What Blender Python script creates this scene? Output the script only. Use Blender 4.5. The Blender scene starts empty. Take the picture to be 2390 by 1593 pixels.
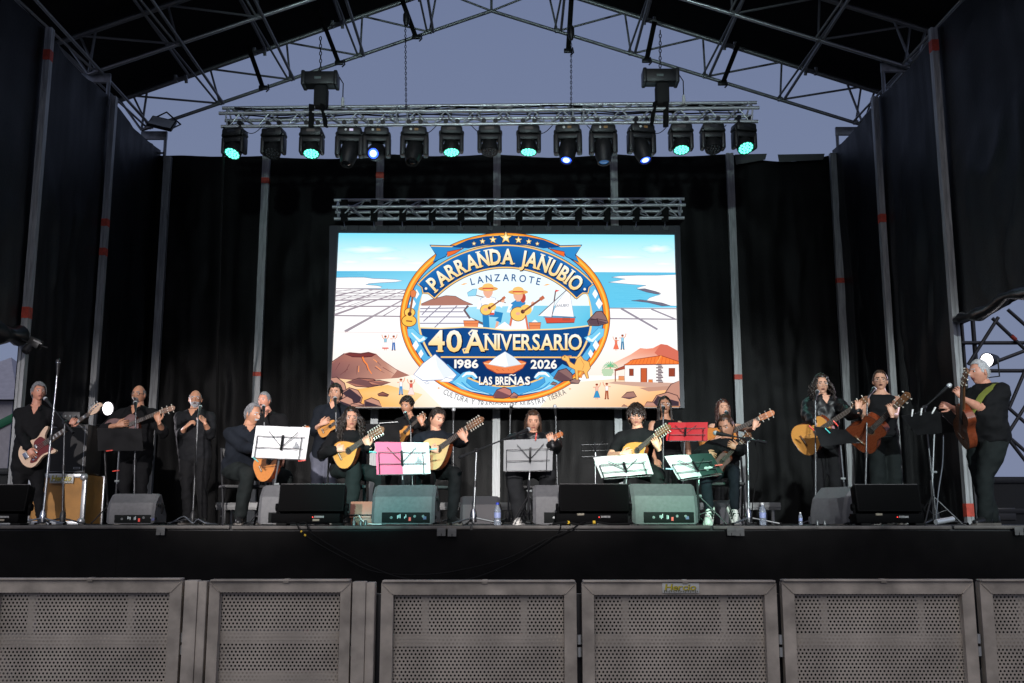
import bpy, bmesh, math, random
import numpy as np
from mathutils import Vector, Matrix, noise
R = math.radians
random.seed(7)
sc = bpy.context.scene
COL = sc.collection
V = Vector

# ---------------------------------------------------------------- camera
F = 2414.0; CX, CY = 1195.0, 796.5          # focal length and centre in photo pixels (2390 x 1593)
PITCH = math.atan((1217 - CY) / F)          # horizon lies at pixel row 1217
ZF, ZC = 1.5, 1.535                         # stage floor and eye height
cp, sp = math.cos(PITCH), math.sin(PITCH)
cam = bpy.data.cameras.new('camera'); camo = bpy.data.objects.new('camera', cam); COL.objects.link(camo)
camo.location = (0, 0, ZC); camo.rotation_euler = (math.pi / 2 + PITCH, 0, 0)
cam.sensor_width = 36; cam.lens = 36 * F / 2390; cam.clip_start = 0.1; cam.clip_end = 3000
sc.camera = camo

# ---------------------------------------------------------------- sky, sun, exposure
SUN_EL, SUN_AZ = R(42), R(188)              # faint afterglow from behind the camera
w = bpy.data.worlds.new('World'); sc.world = w; w.use_nodes = True
nt = w.node_tree; bg = nt.nodes['Background']
sky = nt.nodes.new('ShaderNodeTexSky'); sky.sky_type = 'NISHITA'; sky.sun_disc = False
sky.sun_elevation = R(2.0); sky.sun_rotation = SUN_AZ; sky.air_density = 1.6; sky.dust_density = 2.2; sky.ozone_density = 2.5
tc = nt.nodes.new('ShaderNodeTexCoord'); sx = nt.nodes.new('ShaderNodeSeparateXYZ'); rp = nt.nodes.new('ShaderNodeValToRGB')
rp.color_ramp.elements[0].position = 0.0; rp.color_ramp.elements[0].color = (2.32, 2.78, 4.2, 1)      # lavender dusk haze, deeper overhead
rp.color_ramp.elements[1].position = 0.75; rp.color_ramp.elements[1].color = (1.45, 1.85, 3.35, 1)
tint = nt.nodes.new('ShaderNodeMix'); tint.data_type = 'RGBA'; tint.blend_type = 'MIX'; tint.inputs[0].default_value = 0.85
nt.links.new(tc.outputs['Generated'], sx.inputs[0]); nt.links.new(sx.outputs[2], rp.inputs[0]); nt.links.new(rp.outputs[0], tint.inputs[7])
nt.links.new(sky.outputs[0], tint.inputs[6]); nt.links.new(tint.outputs[2], bg.inputs[0])
bg.inputs[1].default_value = 0.10
sun = bpy.data.lights.new('sun', 'SUN'); sun.energy = 0.88; sun.angle = R(50); sun.color = (1.0, 0.93, 0.83)
suno = bpy.data.objects.new('sun', sun); COL.objects.link(suno)
suno.rotation_euler = V((math.sin(R(8)) * math.cos(SUN_EL), math.cos(R(8)) * math.cos(SUN_EL), -math.sin(SUN_EL))).to_track_quat('-Z', 'Y').to_euler()
sc.view_settings.view_transform = 'Standard'; sc.view_settings.look = 'None'
sc.view_settings.exposure = 0.0; sc.view_settings.gamma = 1.0; sc.view_settings.use_curve_mapping = False
sc.render.engine = 'CYCLES'
sc.cycles.use_denoising = True
sc.cycles.max_bounces = 6; sc.cycles.diffuse_bounces = 3; sc.cycles.glossy_bounces = 3
sc.cycles.transparent_max_bounces = 8; sc.cycles.transmission_bounces = 4
sc.cycles.sample_clamp_indirect = 4.0

# ---------------------------------------------------------------- pixel -> place
def P(x, y, Y):
    u = (x - CX) / F; v = (CY - y) / F
    t = Y / (cp - v * sp)
    return V((u * t, Y, ZC + t * (sp + v * cp)))
def PF(x, Y, z=0.0):                       # on (or z above) the stage floor
    d = Y * cp + (ZF + z - ZC) * sp
    return V(((x - CX) / F * d, Y, ZF + z))
def reach(par, x, y, L, sign=-1):          # point on pixel ray at distance L from par
    o = V((0, 0, ZC)); d = (P(x, y, 10) - o).normalized()
    oc = o - par; b = oc.dot(d); c = oc.dot(oc) - L * L; q = b * b - c
    t = -b + (sign * math.sqrt(q) if q > 0 else 0)
    return o + d * t

# ---------------------------------------------------------------- materials
MATS = {}
def M(name, col=(.5, .5, .5), rough=.6, metal=0., emit=None, es=1., var=0., vscale=8., bump=0., bscale=40., spec=.5, sheen=0., vcol2=None, coat=0., stretch=None, trans=0.):
    if name in MATS: return MATS[name]
    m = bpy.data.materials.new(name); m.use_nodes = True; n = m.node_tree
    b = n.nodes['Principled BSDF']
    b.inputs['Base Color'].default_value = (*col, 1); b.inputs['Roughness'].default_value = rough
    b.inputs['Metallic'].default_value = metal; b.inputs['Specular IOR Level'].default_value = spec
    b.inputs['Coat Weight'].default_value = coat; b.inputs['Transmission Weight'].default_value = trans
    if sheen: b.inputs['Sheen Weight'].default_value = sheen
    if emit:
        b.inputs['Emission Color'].default_value = (*emit, 1); b.inputs['Emission Strength'].default_value = es
    if var or bump:
        tc = n.nodes.new('ShaderNodeTexCoord'); mp = n.nodes.new('ShaderNodeMapping')
        n.links.new(tc.outputs['Object'], mp.inputs[0])
        if stretch: mp.inputs['Scale'].default_value = stretch
    if var:
        t = n.nodes.new('ShaderNodeTexNoise'); t.inputs['Scale'].default_value = vscale; t.inputs['Detail'].default_value = 5
        n.links.new(mp.outputs[0], t.inputs[0])
        r = n.nodes.new('ShaderNodeValToRGB'); r.color_ramp.elements[0].position = .3; r.color_ramp.elements[1].position = .7
        c2 = vcol2 or tuple(min(1, c * (1 + var)) for c in col)
        r.color_ramp.elements[0].color = (*[c * (1 - var) for c in col], 1) if not vcol2 else (*col, 1)
        r.color_ramp.elements[1].color = (*c2, 1)
        n.links.new(t.outputs[0], r.inputs[0]); n.links.new(r.outputs[0], b.inputs['Base Color'])
        mr = n.nodes.new('ShaderNodeMapRange'); mr.inputs[3].default_value = max(.05, rough - .12); mr.inputs[4].default_value = min(1, rough + .12)
        n.links.new(t.outputs[0], mr.inputs[0]); n.links.new(mr.outputs[0], b.inputs['Roughness'])
    if bump:
        t = n.nodes.new('ShaderNodeTexNoise'); t.inputs['Scale'].default_value = bscale; t.inputs['Detail'].default_value = 4
        n.links.new(mp.outputs[0], t.inputs[0])
        bp = n.nodes.new('ShaderNodeBump'); bp.inputs['Strength'].default_value = bump; bp.inputs['Distance'].default_value = .01
        n.links.new(t.outputs[0], bp.inputs['Height']); n.links.new(bp.outputs[0], b.inputs['Normal'])
    MATS[name] = m; return m

alu = M('aluminium', (.62, .64, .66), .38, .6, var=.25, vscale=14)
alu_post = M('galvanised_post', (.36, .37, .372), .5, .25, var=.3, vscale=5, stretch=(6, 6, .6))
steel_dark = M('roof_truss_tube', (.30, .31, .32), .45, .6, var=.3, vscale=10)
black_pl = M('black_plastic', (.014, .014, .015), .45, var=.3, vscale=20)
black_mt = M('black_metal', (.018, .018, .02), .4, .3)
chrome = M('chrome', (.55, .56, .58), .22, 1.)
cloth_bk = M('black_backdrop_cloth', (.005, .005, .0051), .5, var=.4, vscale=3, bump=.35, bscale=60, spec=.11)
cloth_side = M('black_side_tarpaulin', (.0078, .009, .0108), .5, var=.35, vscale=1.5, bump=.3, bscale=30, spec=.2)
roof_skin = M('black_roof_tarpaulin', (.006, .006, .007), .7, var=.3, vscale=2, spec=.2)
orange_tape = M('orange_tape', (.55, .07, .04), .6, var=.25, vscale=18)
rubber = M('black_rubber', (.006, .006, .006), .8, spec=.2)
yellow_tape = M('yellow_tape', (.7, .45, .03), .6)
paper = M('white_paper', (.82, .83, .84), .7, var=.03, vscale=3)
white_pl = M('white_plastic', (.75, .75, .73), .5)
red_pl = M('red_plastic', (.65, .05, .03), .45)
cyan_pl = M('teal_plastic', (.05, .45, .42), .45)

# ---------------------------------------------------------------- mesh builder
class MB:
    def __init__(s): s.v = []; s.f = []; s.m = []
    def add(s, vs, fs, mi=0):
        o = len(s.v); s.v += [tuple(p) for p in vs]; s.f += [tuple(i + o for i in f) for f in fs]; s.m += [mi] * len(fs)
    def box(s, c, d, mi=0, rot=None, bev=0.):
        hx, hy, hz = d[0] / 2, d[1] / 2, d[2] / 2
        if bev > 0:
            b = min(bev, hx * .9, hy * .9, hz * .9); bm = bmesh.new()
            bmesh.ops.create_cube(bm, size=1); bmesh.ops.scale(bm, vec=d, verts=bm.verts)
            bmesh.ops.bevel(bm, geom=bm.edges[:], offset=b, segments=2, affect='EDGES', profile=.5)
            bm.verts.ensure_lookup_table()
            vs = [v.co.copy() for v in bm.verts]; fs = [[v.index for v in f.verts] for f in bm.faces]; bm.free()
        else:
            vs = [V((a * hx, b * hy, e * hz)) for a in (-1, 1) for b in (-1, 1) for e in (-1, 1)]
            fs = [(0, 1, 3, 2), (4, 6, 7, 5), (0, 4, 5, 1), (2, 3, 7, 6), (0, 2, 6, 4), (1, 5, 7, 3)]
        c = V(c)
        if rot is not None: vs = [rot @ p for p in vs]
        s.add([p + c for p in vs], fs, mi)
    def tube(s, pts, r, n=8, mi=0, round_ends=False, ell=None, closed=False):
        pts = [V(p) for p in pts]; k = len(pts)
        rs = list(r) if hasattr(r, '__len__') else [r] * k
        if round_ends:
            d0 = (pts[0] - pts[1]).normalized(); d1 = (pts[-1] - pts[-2]).normalized(); a, b = rs[0], rs[-1]
            pts = [pts[0] + d0 * a * .97, pts[0] + d0 * a * .72] + pts + [pts[-1] + d1 * b * .72, pts[-1] + d1 * b * .97]
            rs = [a * .24, a * .7] + rs + [b * .7, b * .24]; k = len(pts)
        up = None; vs = []
        for i in range(k):
            if closed: t = (pts[(i + 1) % k] - pts[i - 1])
            else: t = (pts[min(i + 1, k - 1)] - pts[max(i - 1, 0)])
            if t.length < 1e-9: t = V((0, 0, 1))
            t.normalize()
            if up is None:
                up = V((0, 0, 1)) if abs(t.z) < .9 else V((0, 1, 0))
            a = up - t * up.dot(t)
            if a.length < 1e-6: a = V((1, 0, 0)) - t * t.x
            a.normalize(); up = a; b = t.cross(a)
            ea, eb = ell if ell else (1, 1)
            for j in range(n):
                q = 2 * math.pi * j / n
                vs.append(pts[i] + (a * math.cos(q) * ea + b * math.sin(q) * eb) * rs[i])
        fs = []
        for i in range(k if closed else k - 1):
            i2 = (i + 1) % k
            for j in range(n):
                j2 = (j + 1) % n
                fs.append((i * n + j, i * n + j2, i2 * n + j2, i2 * n + j))
        if not closed:
            fs.append(tuple(range(n))[::-1]); fs.append(tuple((k - 1) * n + j for j in range(n)))
        s.add(vs, fs, mi)
    def lathe(s, prof, o, axis, n=16, mi=0):
        a = V(axis).normalized(); u = (V((0, 0, 1)) if abs(a.z) < .9 else V((1, 0, 0))); u = (u - a * u.dot(a)).normalized(); w_ = a.cross(u); o = V(o)
        vs = []
        for r_, z_ in prof:
            for j in range(n):
                q = 2 * math.pi * j / n; vs.append(o + a * z_ + (u * math.cos(q) + w_ * math.sin(q)) * max(r_, 1e-5))
        k = len(prof); fs = [(i * n + j, i * n + (j + 1) % n, (i + 1) * n + (j + 1) % n, (i + 1) * n + j) for i in range(k - 1) for j in range(n)]
        fs += [tuple(range(n))[::-1], tuple((k - 1) * n + j for j in range(n))]
        s.add(vs, fs, mi)
    def prism(s, out, z0, z1, mat=None, mi=0, mi_top=None):
        n = len(out); vs = [V((x, y, z0)) for x, y in out] + [V((x, y, z1)) for x, y in out]
        if mat is not None: vs = [mat @ p for p in vs]
        s.add(vs, [(i, (i + 1) % n, n + (i + 1) % n, n + i) for i in range(n)] + [tuple(range(n))[::-1]], mi)
        o = len(s.v) - 2 * n
        s.f.append(tuple(o + n + i for i in range(n))); s.m.append(mi if mi_top is None else mi_top)
    def sphere(s, c, r, seg=12, ring=8, mi=0, rot=None):
        r = r if hasattr(r, '__len__') else (r, r, r); c = V(c); vs = []; fs = []
        for i in range(ring + 1):
            ph = -math.pi / 2 + math.pi * i / ring; cr = max(math.cos(ph), 1e-3)
            for j in range(seg):
                q = 2 * math.pi * j / seg; p = V((r[0] * cr * math.cos(q), r[1] * cr * math.sin(q), r[2] * math.sin(ph)))
                if rot is not None: p = rot @ p
                vs.append(c + p)
        for i in range(ring):
            for j in range(seg): fs.append((i * seg + j, i * seg + (j + 1) % seg, (i + 1) * seg + (j + 1) % seg, (i + 1) * seg + j))
        s.add(vs, fs, mi)
    def mesh(s, name, mats, smooth=40):
        me = bpy.data.meshes.new(name); me.from_pydata(s.v, [], s.f)
        for m in (mats if isinstance(mats, (list, tuple)) else [mats]): me.materials.append(m)
        if any(s.m): me.polygons.foreach_set('material_index', s.m)
        if smooth:
            me.shade_smooth(); me.set_sharp_from_angle(angle=R(smooth))
        me.update(); return me
    def build(s, name, mats, parent=None, smooth=40, local=False):
        return put(name, s.mesh(name, mats, smooth), parent, local)
def put(name, me, parent=None, local=False, mat=None):
    o = bpy.data.objects.new(name, me); COL.objects.link(o)
    if mat is not None: o.matrix_basis = mat
    if parent is not None:
        o.parent = parent
        if not local:
            p = parent; mw = p.matrix_basis.copy()
            while p.parent is not None:
                mw = p.parent.matrix_basis @ p.matrix_parent_inverse @ mw; p = p.parent
            o.matrix_parent_inverse = mw.inverted()
    return o
def tag(o, label=None, cat=None, group=None, kind=None):
    if label: o['label'] = label
    if cat: o['category'] = cat
    if group: o['group'] = group
    if kind: o['kind'] = kind
    return o
def thing(name, label, cat, loc=(0, 0, 0), group=None, mat=None):
    o = bpy.data.objects.new(name, None); COL.objects.link(o); o.empty_display_size = .1
    if mat is not None: o.matrix_basis = mat
    else: o.location = loc; o.matrix_basis = Matrix.Translation(loc)
    return tag(o, label, cat, group)
UNIT = {}
def rod(name, p0, p1, r, m, parent, n=10, local=False):
    """one straight tube as an object of its own; alike rods share one mesh"""
    key = (m.name, n)
    if key not in UNIT:
        b = MB(); b.tube([(0, 0, 0), (0, 0, 1)], 1, n); UNIT[key] = b.mesh('tube', m, 40)
    p0, p1 = V(p0), V(p1); d = p1 - p0
    mt = Matrix.Translation(p0) @ d.to_track_quat('Z', 'Y').to_matrix().to_4x4() @ Matrix.Diagonal((r, r, d.length, 1))
    return put(name, UNIT[key], parent, local, mt)
def lerp(a, b, t): return a + (b - a) * t
def vl(a, b, t): return V(a).lerp(V(b), t)
def frame(o, x, zhint):
    """matrix at o with local X along x and local Z near zhint"""
    x = V(x).normalized(); z = V(zhint); z = (z - x * z.dot(x)).normalized(); y = z.cross(x)
    return Matrix(((x.x, y.x, z.x, o[0]), (x.y, y.y, z.y, o[1]), (x.z, y.z, z.z, o[2]), (0, 0, 0, 1)))
def spot(name, loc, target, power, col, size, blend=.5, radius=.08, parent=None):
    l = bpy.data.lights.new(name, 'SPOT'); l.energy = power; l.color = col; l.spot_size = R(size); l.spot_blend = blend; l.shadow_soft_size = radius
    o = bpy.data.objects.new(name, l); COL.objects.link(o); o.matrix_basis = Matrix.Translation(loc) @ (V(target) - V(loc)).to_track_quat('-Z', 'Y').to_matrix().to_4x4()
    if parent is not None: 
        o.parent = parent; o.matrix_parent_inverse = parent.matrix_basis.inverted()
    return o
# ================================================================ THE SETTING
XL, XR, YW, YE = -6.45, 5.88, 18.2, 9.2
b = MB(); b.box((0, 380, -.05), (1600, 900, .1)); g = b.build('ground', M('asphalt', (.045, .045, .047), .9, var=.3, vscale=.6, bump=.3, bscale=30), smooth=0); tag(g, kind='structure')
b = MB(); b.box(((XL + XR) / 2, (YE + YW) / 2 + .2, ZF - .06), (XR - XL + .5, YW - YE + .4, .12)); dk = b.build('stage_floor', M('stage_deck', (.022, .022, .024), .6, var=.4, vscale=4, bump=.15, bscale=40), smooth=0); tag(dk, kind='structure')
# worn wooden nosing along the stage edge
nose = thing('stage_edge_trim', 'pale worn trim board along the front edge of the stage', 'trim', (0, YE, ZF))
for i in range(6):
    x0 = XL - .2 + i * 2.1; b = MB(); b.box((x0 + 1.045, YE - .022, ZF - .016 + (.004 if i % 2 else 0)), (2.08, .03, .03), bev=.006)
    b.build('board', M('worn_edge_board', (.11, .10, .09), .6, var=.5, vscale=6), nose, 40)

def cloth(name, c00, c10, c11, c01, nu, nv, amp, seed, m, parent=None, vert=1.0, sag=0., drag=.0):
    """hanging sheet: corners bottom-left, bottom-right, top-right, top-left; folds run downwards"""
    c00, c10, c11, c01 = map(V, (c00, c10, c11, c01)); nrm = (c10 - c00).cross(c01 - c00).normalized()
    L = (c10 - c00).length; H = (c01 - c00).length; vs = []; fs = []
    for j in range(nv + 1):
        for i in range(nu + 1):
            u = i / nu; t = j / nv; p = c00.lerp(c10, u).lerp(c01.lerp(c11, u), t)
            env = min(1, 6 * u, 6 * (1 - u)); free = .35 + .65 * (1 - t)
            f = .45 * noise.noise(V((u * L * 2.2 + seed * 7.3, t * H * .22, seed))) + .22 * noise.noise(V((u * L * 6.5 + t * 1.2, t * H * .35, seed + 9)))
            f += .9 * noise.noise(V((u * L * .7 + t * H * .35, t * H * .45 - u * L * .35, seed + 4))) + .25 * noise.noise(V((u * L * 2.1 - t * H * 1.3, t * H * 1.6, seed + 14)))
            rg = 1 - abs(noise.noise(V((u * L * 1.1 + t * H * .55, t * H * .5 - u * L * .9, seed + 21)))) * 2.2; f += .55 * max(0, rg) ** 3 * (1.3 if noise.noise(V((u * 2, t * 3, seed + 2))) > 0 else .3)
            p = p + nrm * (amp * f * env * free * vert)
            p.z -= sag * math.sin(math.pi * u) * t ** 6 * 1.0
            vs.append(p)
    for j in range(nv):
        for i in range(nu):
            a = j * (nu + 1) + i; fs.append((a, a + 1, a + nu + 2, a + nu + 1))
    b = MB(); b.add(vs, fs); return b.build(name, m, parent, 80)

# black skirt hiding the stage substructure
sk = thing('stage_skirt', 'long black cloth skirt hanging from the stage front edge', 'stage skirt', (0, YE - .05, 0))
for i in range(4):
    x0 = XL - .2 + i * 3.2
    cloth('skirt_panel', (x0, YE - .05 + .004 * i, .02), (x0 + 3.22, YE - .05 + .004 * i, .02), (x0 + 3.22, YE - .05 + .004 * i, ZF - .035), (x0, YE - .05 + .004 * i, ZF - .035), 60, 10, .035, 40 + i, M('black_skirt_cloth', (.006, .0056, .0056), .8, var=.3, vscale=6, bump=.3, bscale=200, spec=.1), sk, sag=.012)
for k, (x, y) in enumerate([(375, 1236), (1030, 1238), (1055, 1239), (1707, 1237), (1727, 1238), (2378, 1236)]):
    p = P(x, y, YE - .085); b = MB(); b.box(p, (.075, .006, .05), bev=.002)
    for s_ in (-.02, .02): b.box(p + V((s_, -.003, -.03)), (.034, .004, .03))
    nm = ['left of the bearded singer', 'below the boom stand, nearer the left', 'below the boom stand, nearer the right', 'under the seated child, left one', 'under the seated child, right one', 'at the right end of the skirt'][k]
    tag(b.build('tape_tab', M('grey_gaffer_tape', (.10, .10, .097), .6, var=.2), None, 40), 'grey tape tab on the stage skirt ' + nm, 'tape', 'tape tabs on the skirt')

# ---- side and back walls: posts and cloths
EZ = P(390, 365, 18.2).z
def post(name, x, y, z0, z1, wd, dp, label, tapes=(), group='upright posts of the stage walls'):
    t = thing(name, label, 'post', (x, y, z0), group)
    b = MB()
    out = [(-wd / 2, -dp / 2), (-wd * .12, -dp / 2), (-wd * .12, -dp / 2 + .012), (wd * .12, -dp / 2 + .012), (wd * .12, -dp / 2), (wd / 2, -dp / 2), (wd / 2, dp / 2), (-wd / 2, dp / 2)]
    b.prism(out, z0, z1, Matrix.Translation((x, y, 0)))
    b.build('profile', alu_post, t, 30)
    for zt, h in tapes:
        b = MB(); b.box((x, y, zt), (wd + .006, dp + .006, h * .75)); b.build('tape_mark', orange_tape, t, 0)
    b = MB(); b.box((x, y, z0 + .012), (wd + .12, dp + .12, .024), bev=.004); b.build('foot_plate', alu_post, t, 40)
    return t
NB = ['leftmost post of the back wall, beside the left corner', 'back wall post left of the screen', 'back wall post behind the left third of the screen', 'back wall post rising behind the screen centre', 'back wall post behind the right third of the screen', 'back wall post right of the screen', 'right corner post of the back wall']
bpx = [392, 622, 888, 1160, 1432, 1703, 1945]; bX = []
for i, x in enumerate(bpx):
    X = P(x, 375, 18.0).x; bX.append(X)
    zt = lambda y: P(x, y, 18.0).z
    tp = {1: [(zt(422), .14), (zt(873), .1)], 2: [(zt(410), .16)], 5: [(zt(880), .12)], 6: [(zt(655), .12)]}.get(i, [])
    post('wall_post', X, 18.0, ZF, zt(358 + 8 * (i == 0)), .13, .09, 'grey metal ' + NB[i], tp)
for i in range(6):
    x0, x1 = bX[i] - (.25 if i == 0 else 0), bX[i + 1] + (.1 if i == 5 else 0)
    zt = EZ + [.0, -.02, .03, .02, .03, .04][i]
    o = cloth('backdrop_cloth', (x0, 18.14, ZF), (x1 + .02, 18.14, ZF), (x1 + .02, 18.14, zt), (x0, 18.14, zt), 44, 36, .11, 3 + i * 5, cloth_bk, None, sag=[.02, .05, .04, .06, .05, .16][i])
    tag(o, 'black backdrop cloth of the back wall, ' + ['by the left corner', 'just left of the screen', 'above the left end of the screen', 'between the screen centre posts', 'above the right end of the screen', 'right of the screen by the right corner'][i], 'backdrop', 'cloths of the back wall')
# pale hems of the backdrop where the edge is turned over
b = MB(); 
for x0, x1 in ((1715, 1790), (1815, 1925)):
    b.add([P(x0, 360, 17.95), P(x1, 358, 17.95), P(x1 - 4, 372, 17.95), P(x0 + 3, 384 - (x0 > 1800) * 6, 17.95)], [(0, 1, 2, 3)])
tag(b.build('folded_hem', M('dusty_hem', (.10, .105, .10), .8), None, 0), 'pale folded hem of backdrop along its top right edge', 'cloth hem')
SY = [18.2, 15.72, 13.38, 8.6]
TL = {1: [(P(263, 520, 15.72).z, .16), (P(255, 588, 15.72).z, .16)], 2: [(P(102, 130, 13.38).z, .2), (P(48, 730, 13.38).z, .2)]}
TR = {1: [(P(2050, 510, 15.72).z, .18)], 2: [(P(2183, 108, 13.38).z, .22), (P(2262, 1190, 13.38).z, .22)]}
for side, X, tp in (('left', XL, TL), ('right', XR, TR)):
    s = -1 if side == 'left' else 1
    for i in (1, 2):
        post('wall_post', X - s * .05, SY[i], ZF, EZ + .1, .09, .10, 'grey metal post of the %s wall, %s' % (side, ['', 'midway to the back', 'nearest the audience'][i]), tp[i])
    for i in range(3):
        ya, yb = SY[i], SY[i + 1]; zb = ZF
        if i == 2: zb = P(30, 800, 13.38).z if s < 0 else P(2240, 758, 13.38).z
        dx = s * .03
        A, B_ = (V((X + dx, yb, 0)), V((X + dx, ya, 0)))
        if s > 0: A, B_ = B_, A
        z1 = EZ + .12
        o = cloth('side_wall_cloth', (A.x, A.y, zb), (B_.x, B_.y, zb), (B_.x, B_.y, z1), (A.x, A.y, z1), 40, 36, .10, 60 + i * 3 + s, cloth_side, None, sag=.10)
        tag(o, 'dark tarpaulin of the %s stage wall, %s' % (side, ['bay at the back corner', 'middle bay', 'front bay, its lower edge rolled up'][i]), 'tarpaulin', 'tarpaulin side walls')
        if i == 2:   # rolled lower edge
            pts = []; rr = []
            for k in range(26):
                y_ = lerp(ya - .06, yb, k / 25); pts.append((X + dx - s * .10 + .02 * math.sin(k * 1.3), y_, zb + .02 + .035 * math.sin(k * .9 + 1))); rr.append(.13 + .03 * math.sin(k * 2.1) + .02 * math.sin(k * 5.3))
            rr[0] = .06
            if s > 0: rr = [q * .55 for q in rr]
            b = MB(); b.tube(pts, rr, 14); b.build('rolled_hem', M('shiny_rolled_tarpaulin', (.014, .015, .018), .32, bump=.4, bscale=12), o, 80)
# eave brackets on top of the walls
for k, (x, y, Y, s) in enumerate([(385, 345, 18.1, -1), (252, 215, 15.7, -1), (1955, 335, 18.1, 1), (2062, 190, 15.7, 1)]):
    p = P(x, y, Y); t = thing('eave_bracket', 'rectangular metal bracket on the %s wall eave, %s' % ('left' if s < 0 else 'right', 'at the back corner' if Y > 17 else 'over the middle post'), 'bracket', p, 'eave brackets')
    w_, h_ = .42, .48
    rod('upright', p + V((0, 0, -h_ / 2)), p + V((0, 0, h_ / 2)), .03, steel_dark, t); rod('upright', p + V((s * w_, 0, -h_ / 2)), p + V((s * w_, 0, h_ / 2)), .03, steel_dark, t)
    b = MB(); b.box(p + V((s * w_ / 2, 0, h_ / 2)), (w_ + .06, .06, .16), bev=.01); b.build('crosspiece', steel_dark, t)
    rod('lower_bar', p + V((0, 0, -h_ * .2)), p + V((s * w_, 0, -h_ * .2)), .02, steel_dark, t)

# ---- roof: gable trusses, purlins, tarpaulin
Lr, Le, Re = P(1147, 25, 18), P(330, 303, 18), P(2015, 292, 18)
Ur, Ule, Ure = P(1147, -68, 18), P(262, 240, 18), P(2060, 218, 18)
TY = [18.0, 15.6, 13.1, 10.6]
TNM = ['back gable roof truss framing the dusk sky', 'middle roof truss with a bright lower tube', 'third roof truss from the back, above the players', 'front roof truss above the stage edge']
def at(p, y): return V((p.x, y, p.z))
NL = 5
nodesL = [vl(Le, Lr, (i + .1) / NL) for i in range(NL)] ; nodesR = [vl(Re, Lr, (i + .1) / NL) for i in range(NL)]
for ti, y in enumerate(TY):
    t = thing('roof_truss', 'dark metal ' + TNM[ti], 'truss', at(Lr, y), 'gable trusses of the stage roof')
    for e, u, nn in ((Le, Ule, nodesL), (Re, Ure, nodesR)):
        rod('lower_chord', at(e, y), at(Lr, y), .032, M('lit_truss_tube', (.50, .52, .54), .32, .8, var=.2) if ti == 1 else steel_dark, t, 12)  # middle truss: paler material puts the light on this chord into its colour
        rod('upper_chord', at(u, y), at(Ur, y), .042, steel_dark, t, 12)
        rod('end_strut', at(e, y), at(vl(u, Ur, .02), y), .022, steel_dark, t); rod('end_strut', at(e, y), at(vl(u, Ur, .09), y), .022, steel_dark, t)
        for i in range(NL):
            n0 = at(nn[i], y); a0 = at(vl(u, Ur, min(1, (i + .62) / NL - .07)), y)
            rod('brace', n0, a0, .02, steel_dark, t)
            if i + 1 < NL: rod('brace', a0, at(nn[i + 1], y), .02, steel_dark, t)
            else: rod('brace', a0, at(Lr, y), .02, steel_dark, t)
            if ti < 2: # node joint
                b = MB(); b.box(n0 + V((0, 0, .01)), (.09, .08, .07), bev=.012); b.build('joint', steel_dark, t)
    rod('king_post', at(Lr, y), at(Ur, y), .025, steel_dark, t)
for side, u, nn in (('left', Ule, nodesL), ('right', Ure, nodesR)):
    for i in range(NL):
        t = thing('roof_purlin', 'pair of roof tubes running to the back, %s slope, %s from the eave' % (side, ['lowest', 'second', 'third', 'fourth', 'topmost'][i]), 'purlin', nn[i], 'roof purlins')
        for k in range(3):
            y0, y1 = TY[k], TY[k + 1]; up1 = vl(u, Ur, max(0, (i + .1) / NL - .02))
            rod('tube', at(nn[i], y0) + V((.07, 0, .0)), at(nn[i], y1) + V((.07, 0, .0)), .026, steel_dark, t)
            rod('diagonal', at(nn[i], y0) + V((-.05, 0, .02)), at(up1, y1), .02, steel_dark, t)
            rod('upper_tube', at(up1, y0), at(up1, y1), .026, steel_dark, t)
            if k == 0:
                b = MB()
                for s_ in (-1, 1): b.tube([at(up1, y0) + V((.09 * s_, -.5, -.2)), at(up1, y0) + V((.09 * s_, -.42, -.32))], .03, 8)
                b.box(at(up1, y0) + V((0, -.46, -.26)), (.24, .05, .05)); b.build('clamp', steel_dark, t)
for side, u in (('left', Ule), ('right', Ure)):
    up = V((0, 0, .09)); vs = []; fs = []; nu, nv = 26, 20
    for j in range(nv + 1):
        for i in range(nu + 1):
            p = vl(u + (u - Ur) * .03, Ur, i / nu); sagv = .05 * math.sin(math.pi * ((j / nv * 4) % 1)) * (1 if 0 < i < nu else 0)
            vs.append(V((p.x, lerp(18.15, 8.2, j / nv), p.z + .09 + sagv)))
    for j in range(nv):
        for i in range(nu):
            a = j * (nu + 1) + i; fs.append((a, a + 1, a + nu + 2, a + nu + 1))
    b = MB(); b.add(vs, fs); tag(b.build('roof_tarpaulin', roof_skin, None, 80), 'black roof tarpaulin over the %s slope of the stage' % side, 'roof')

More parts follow.
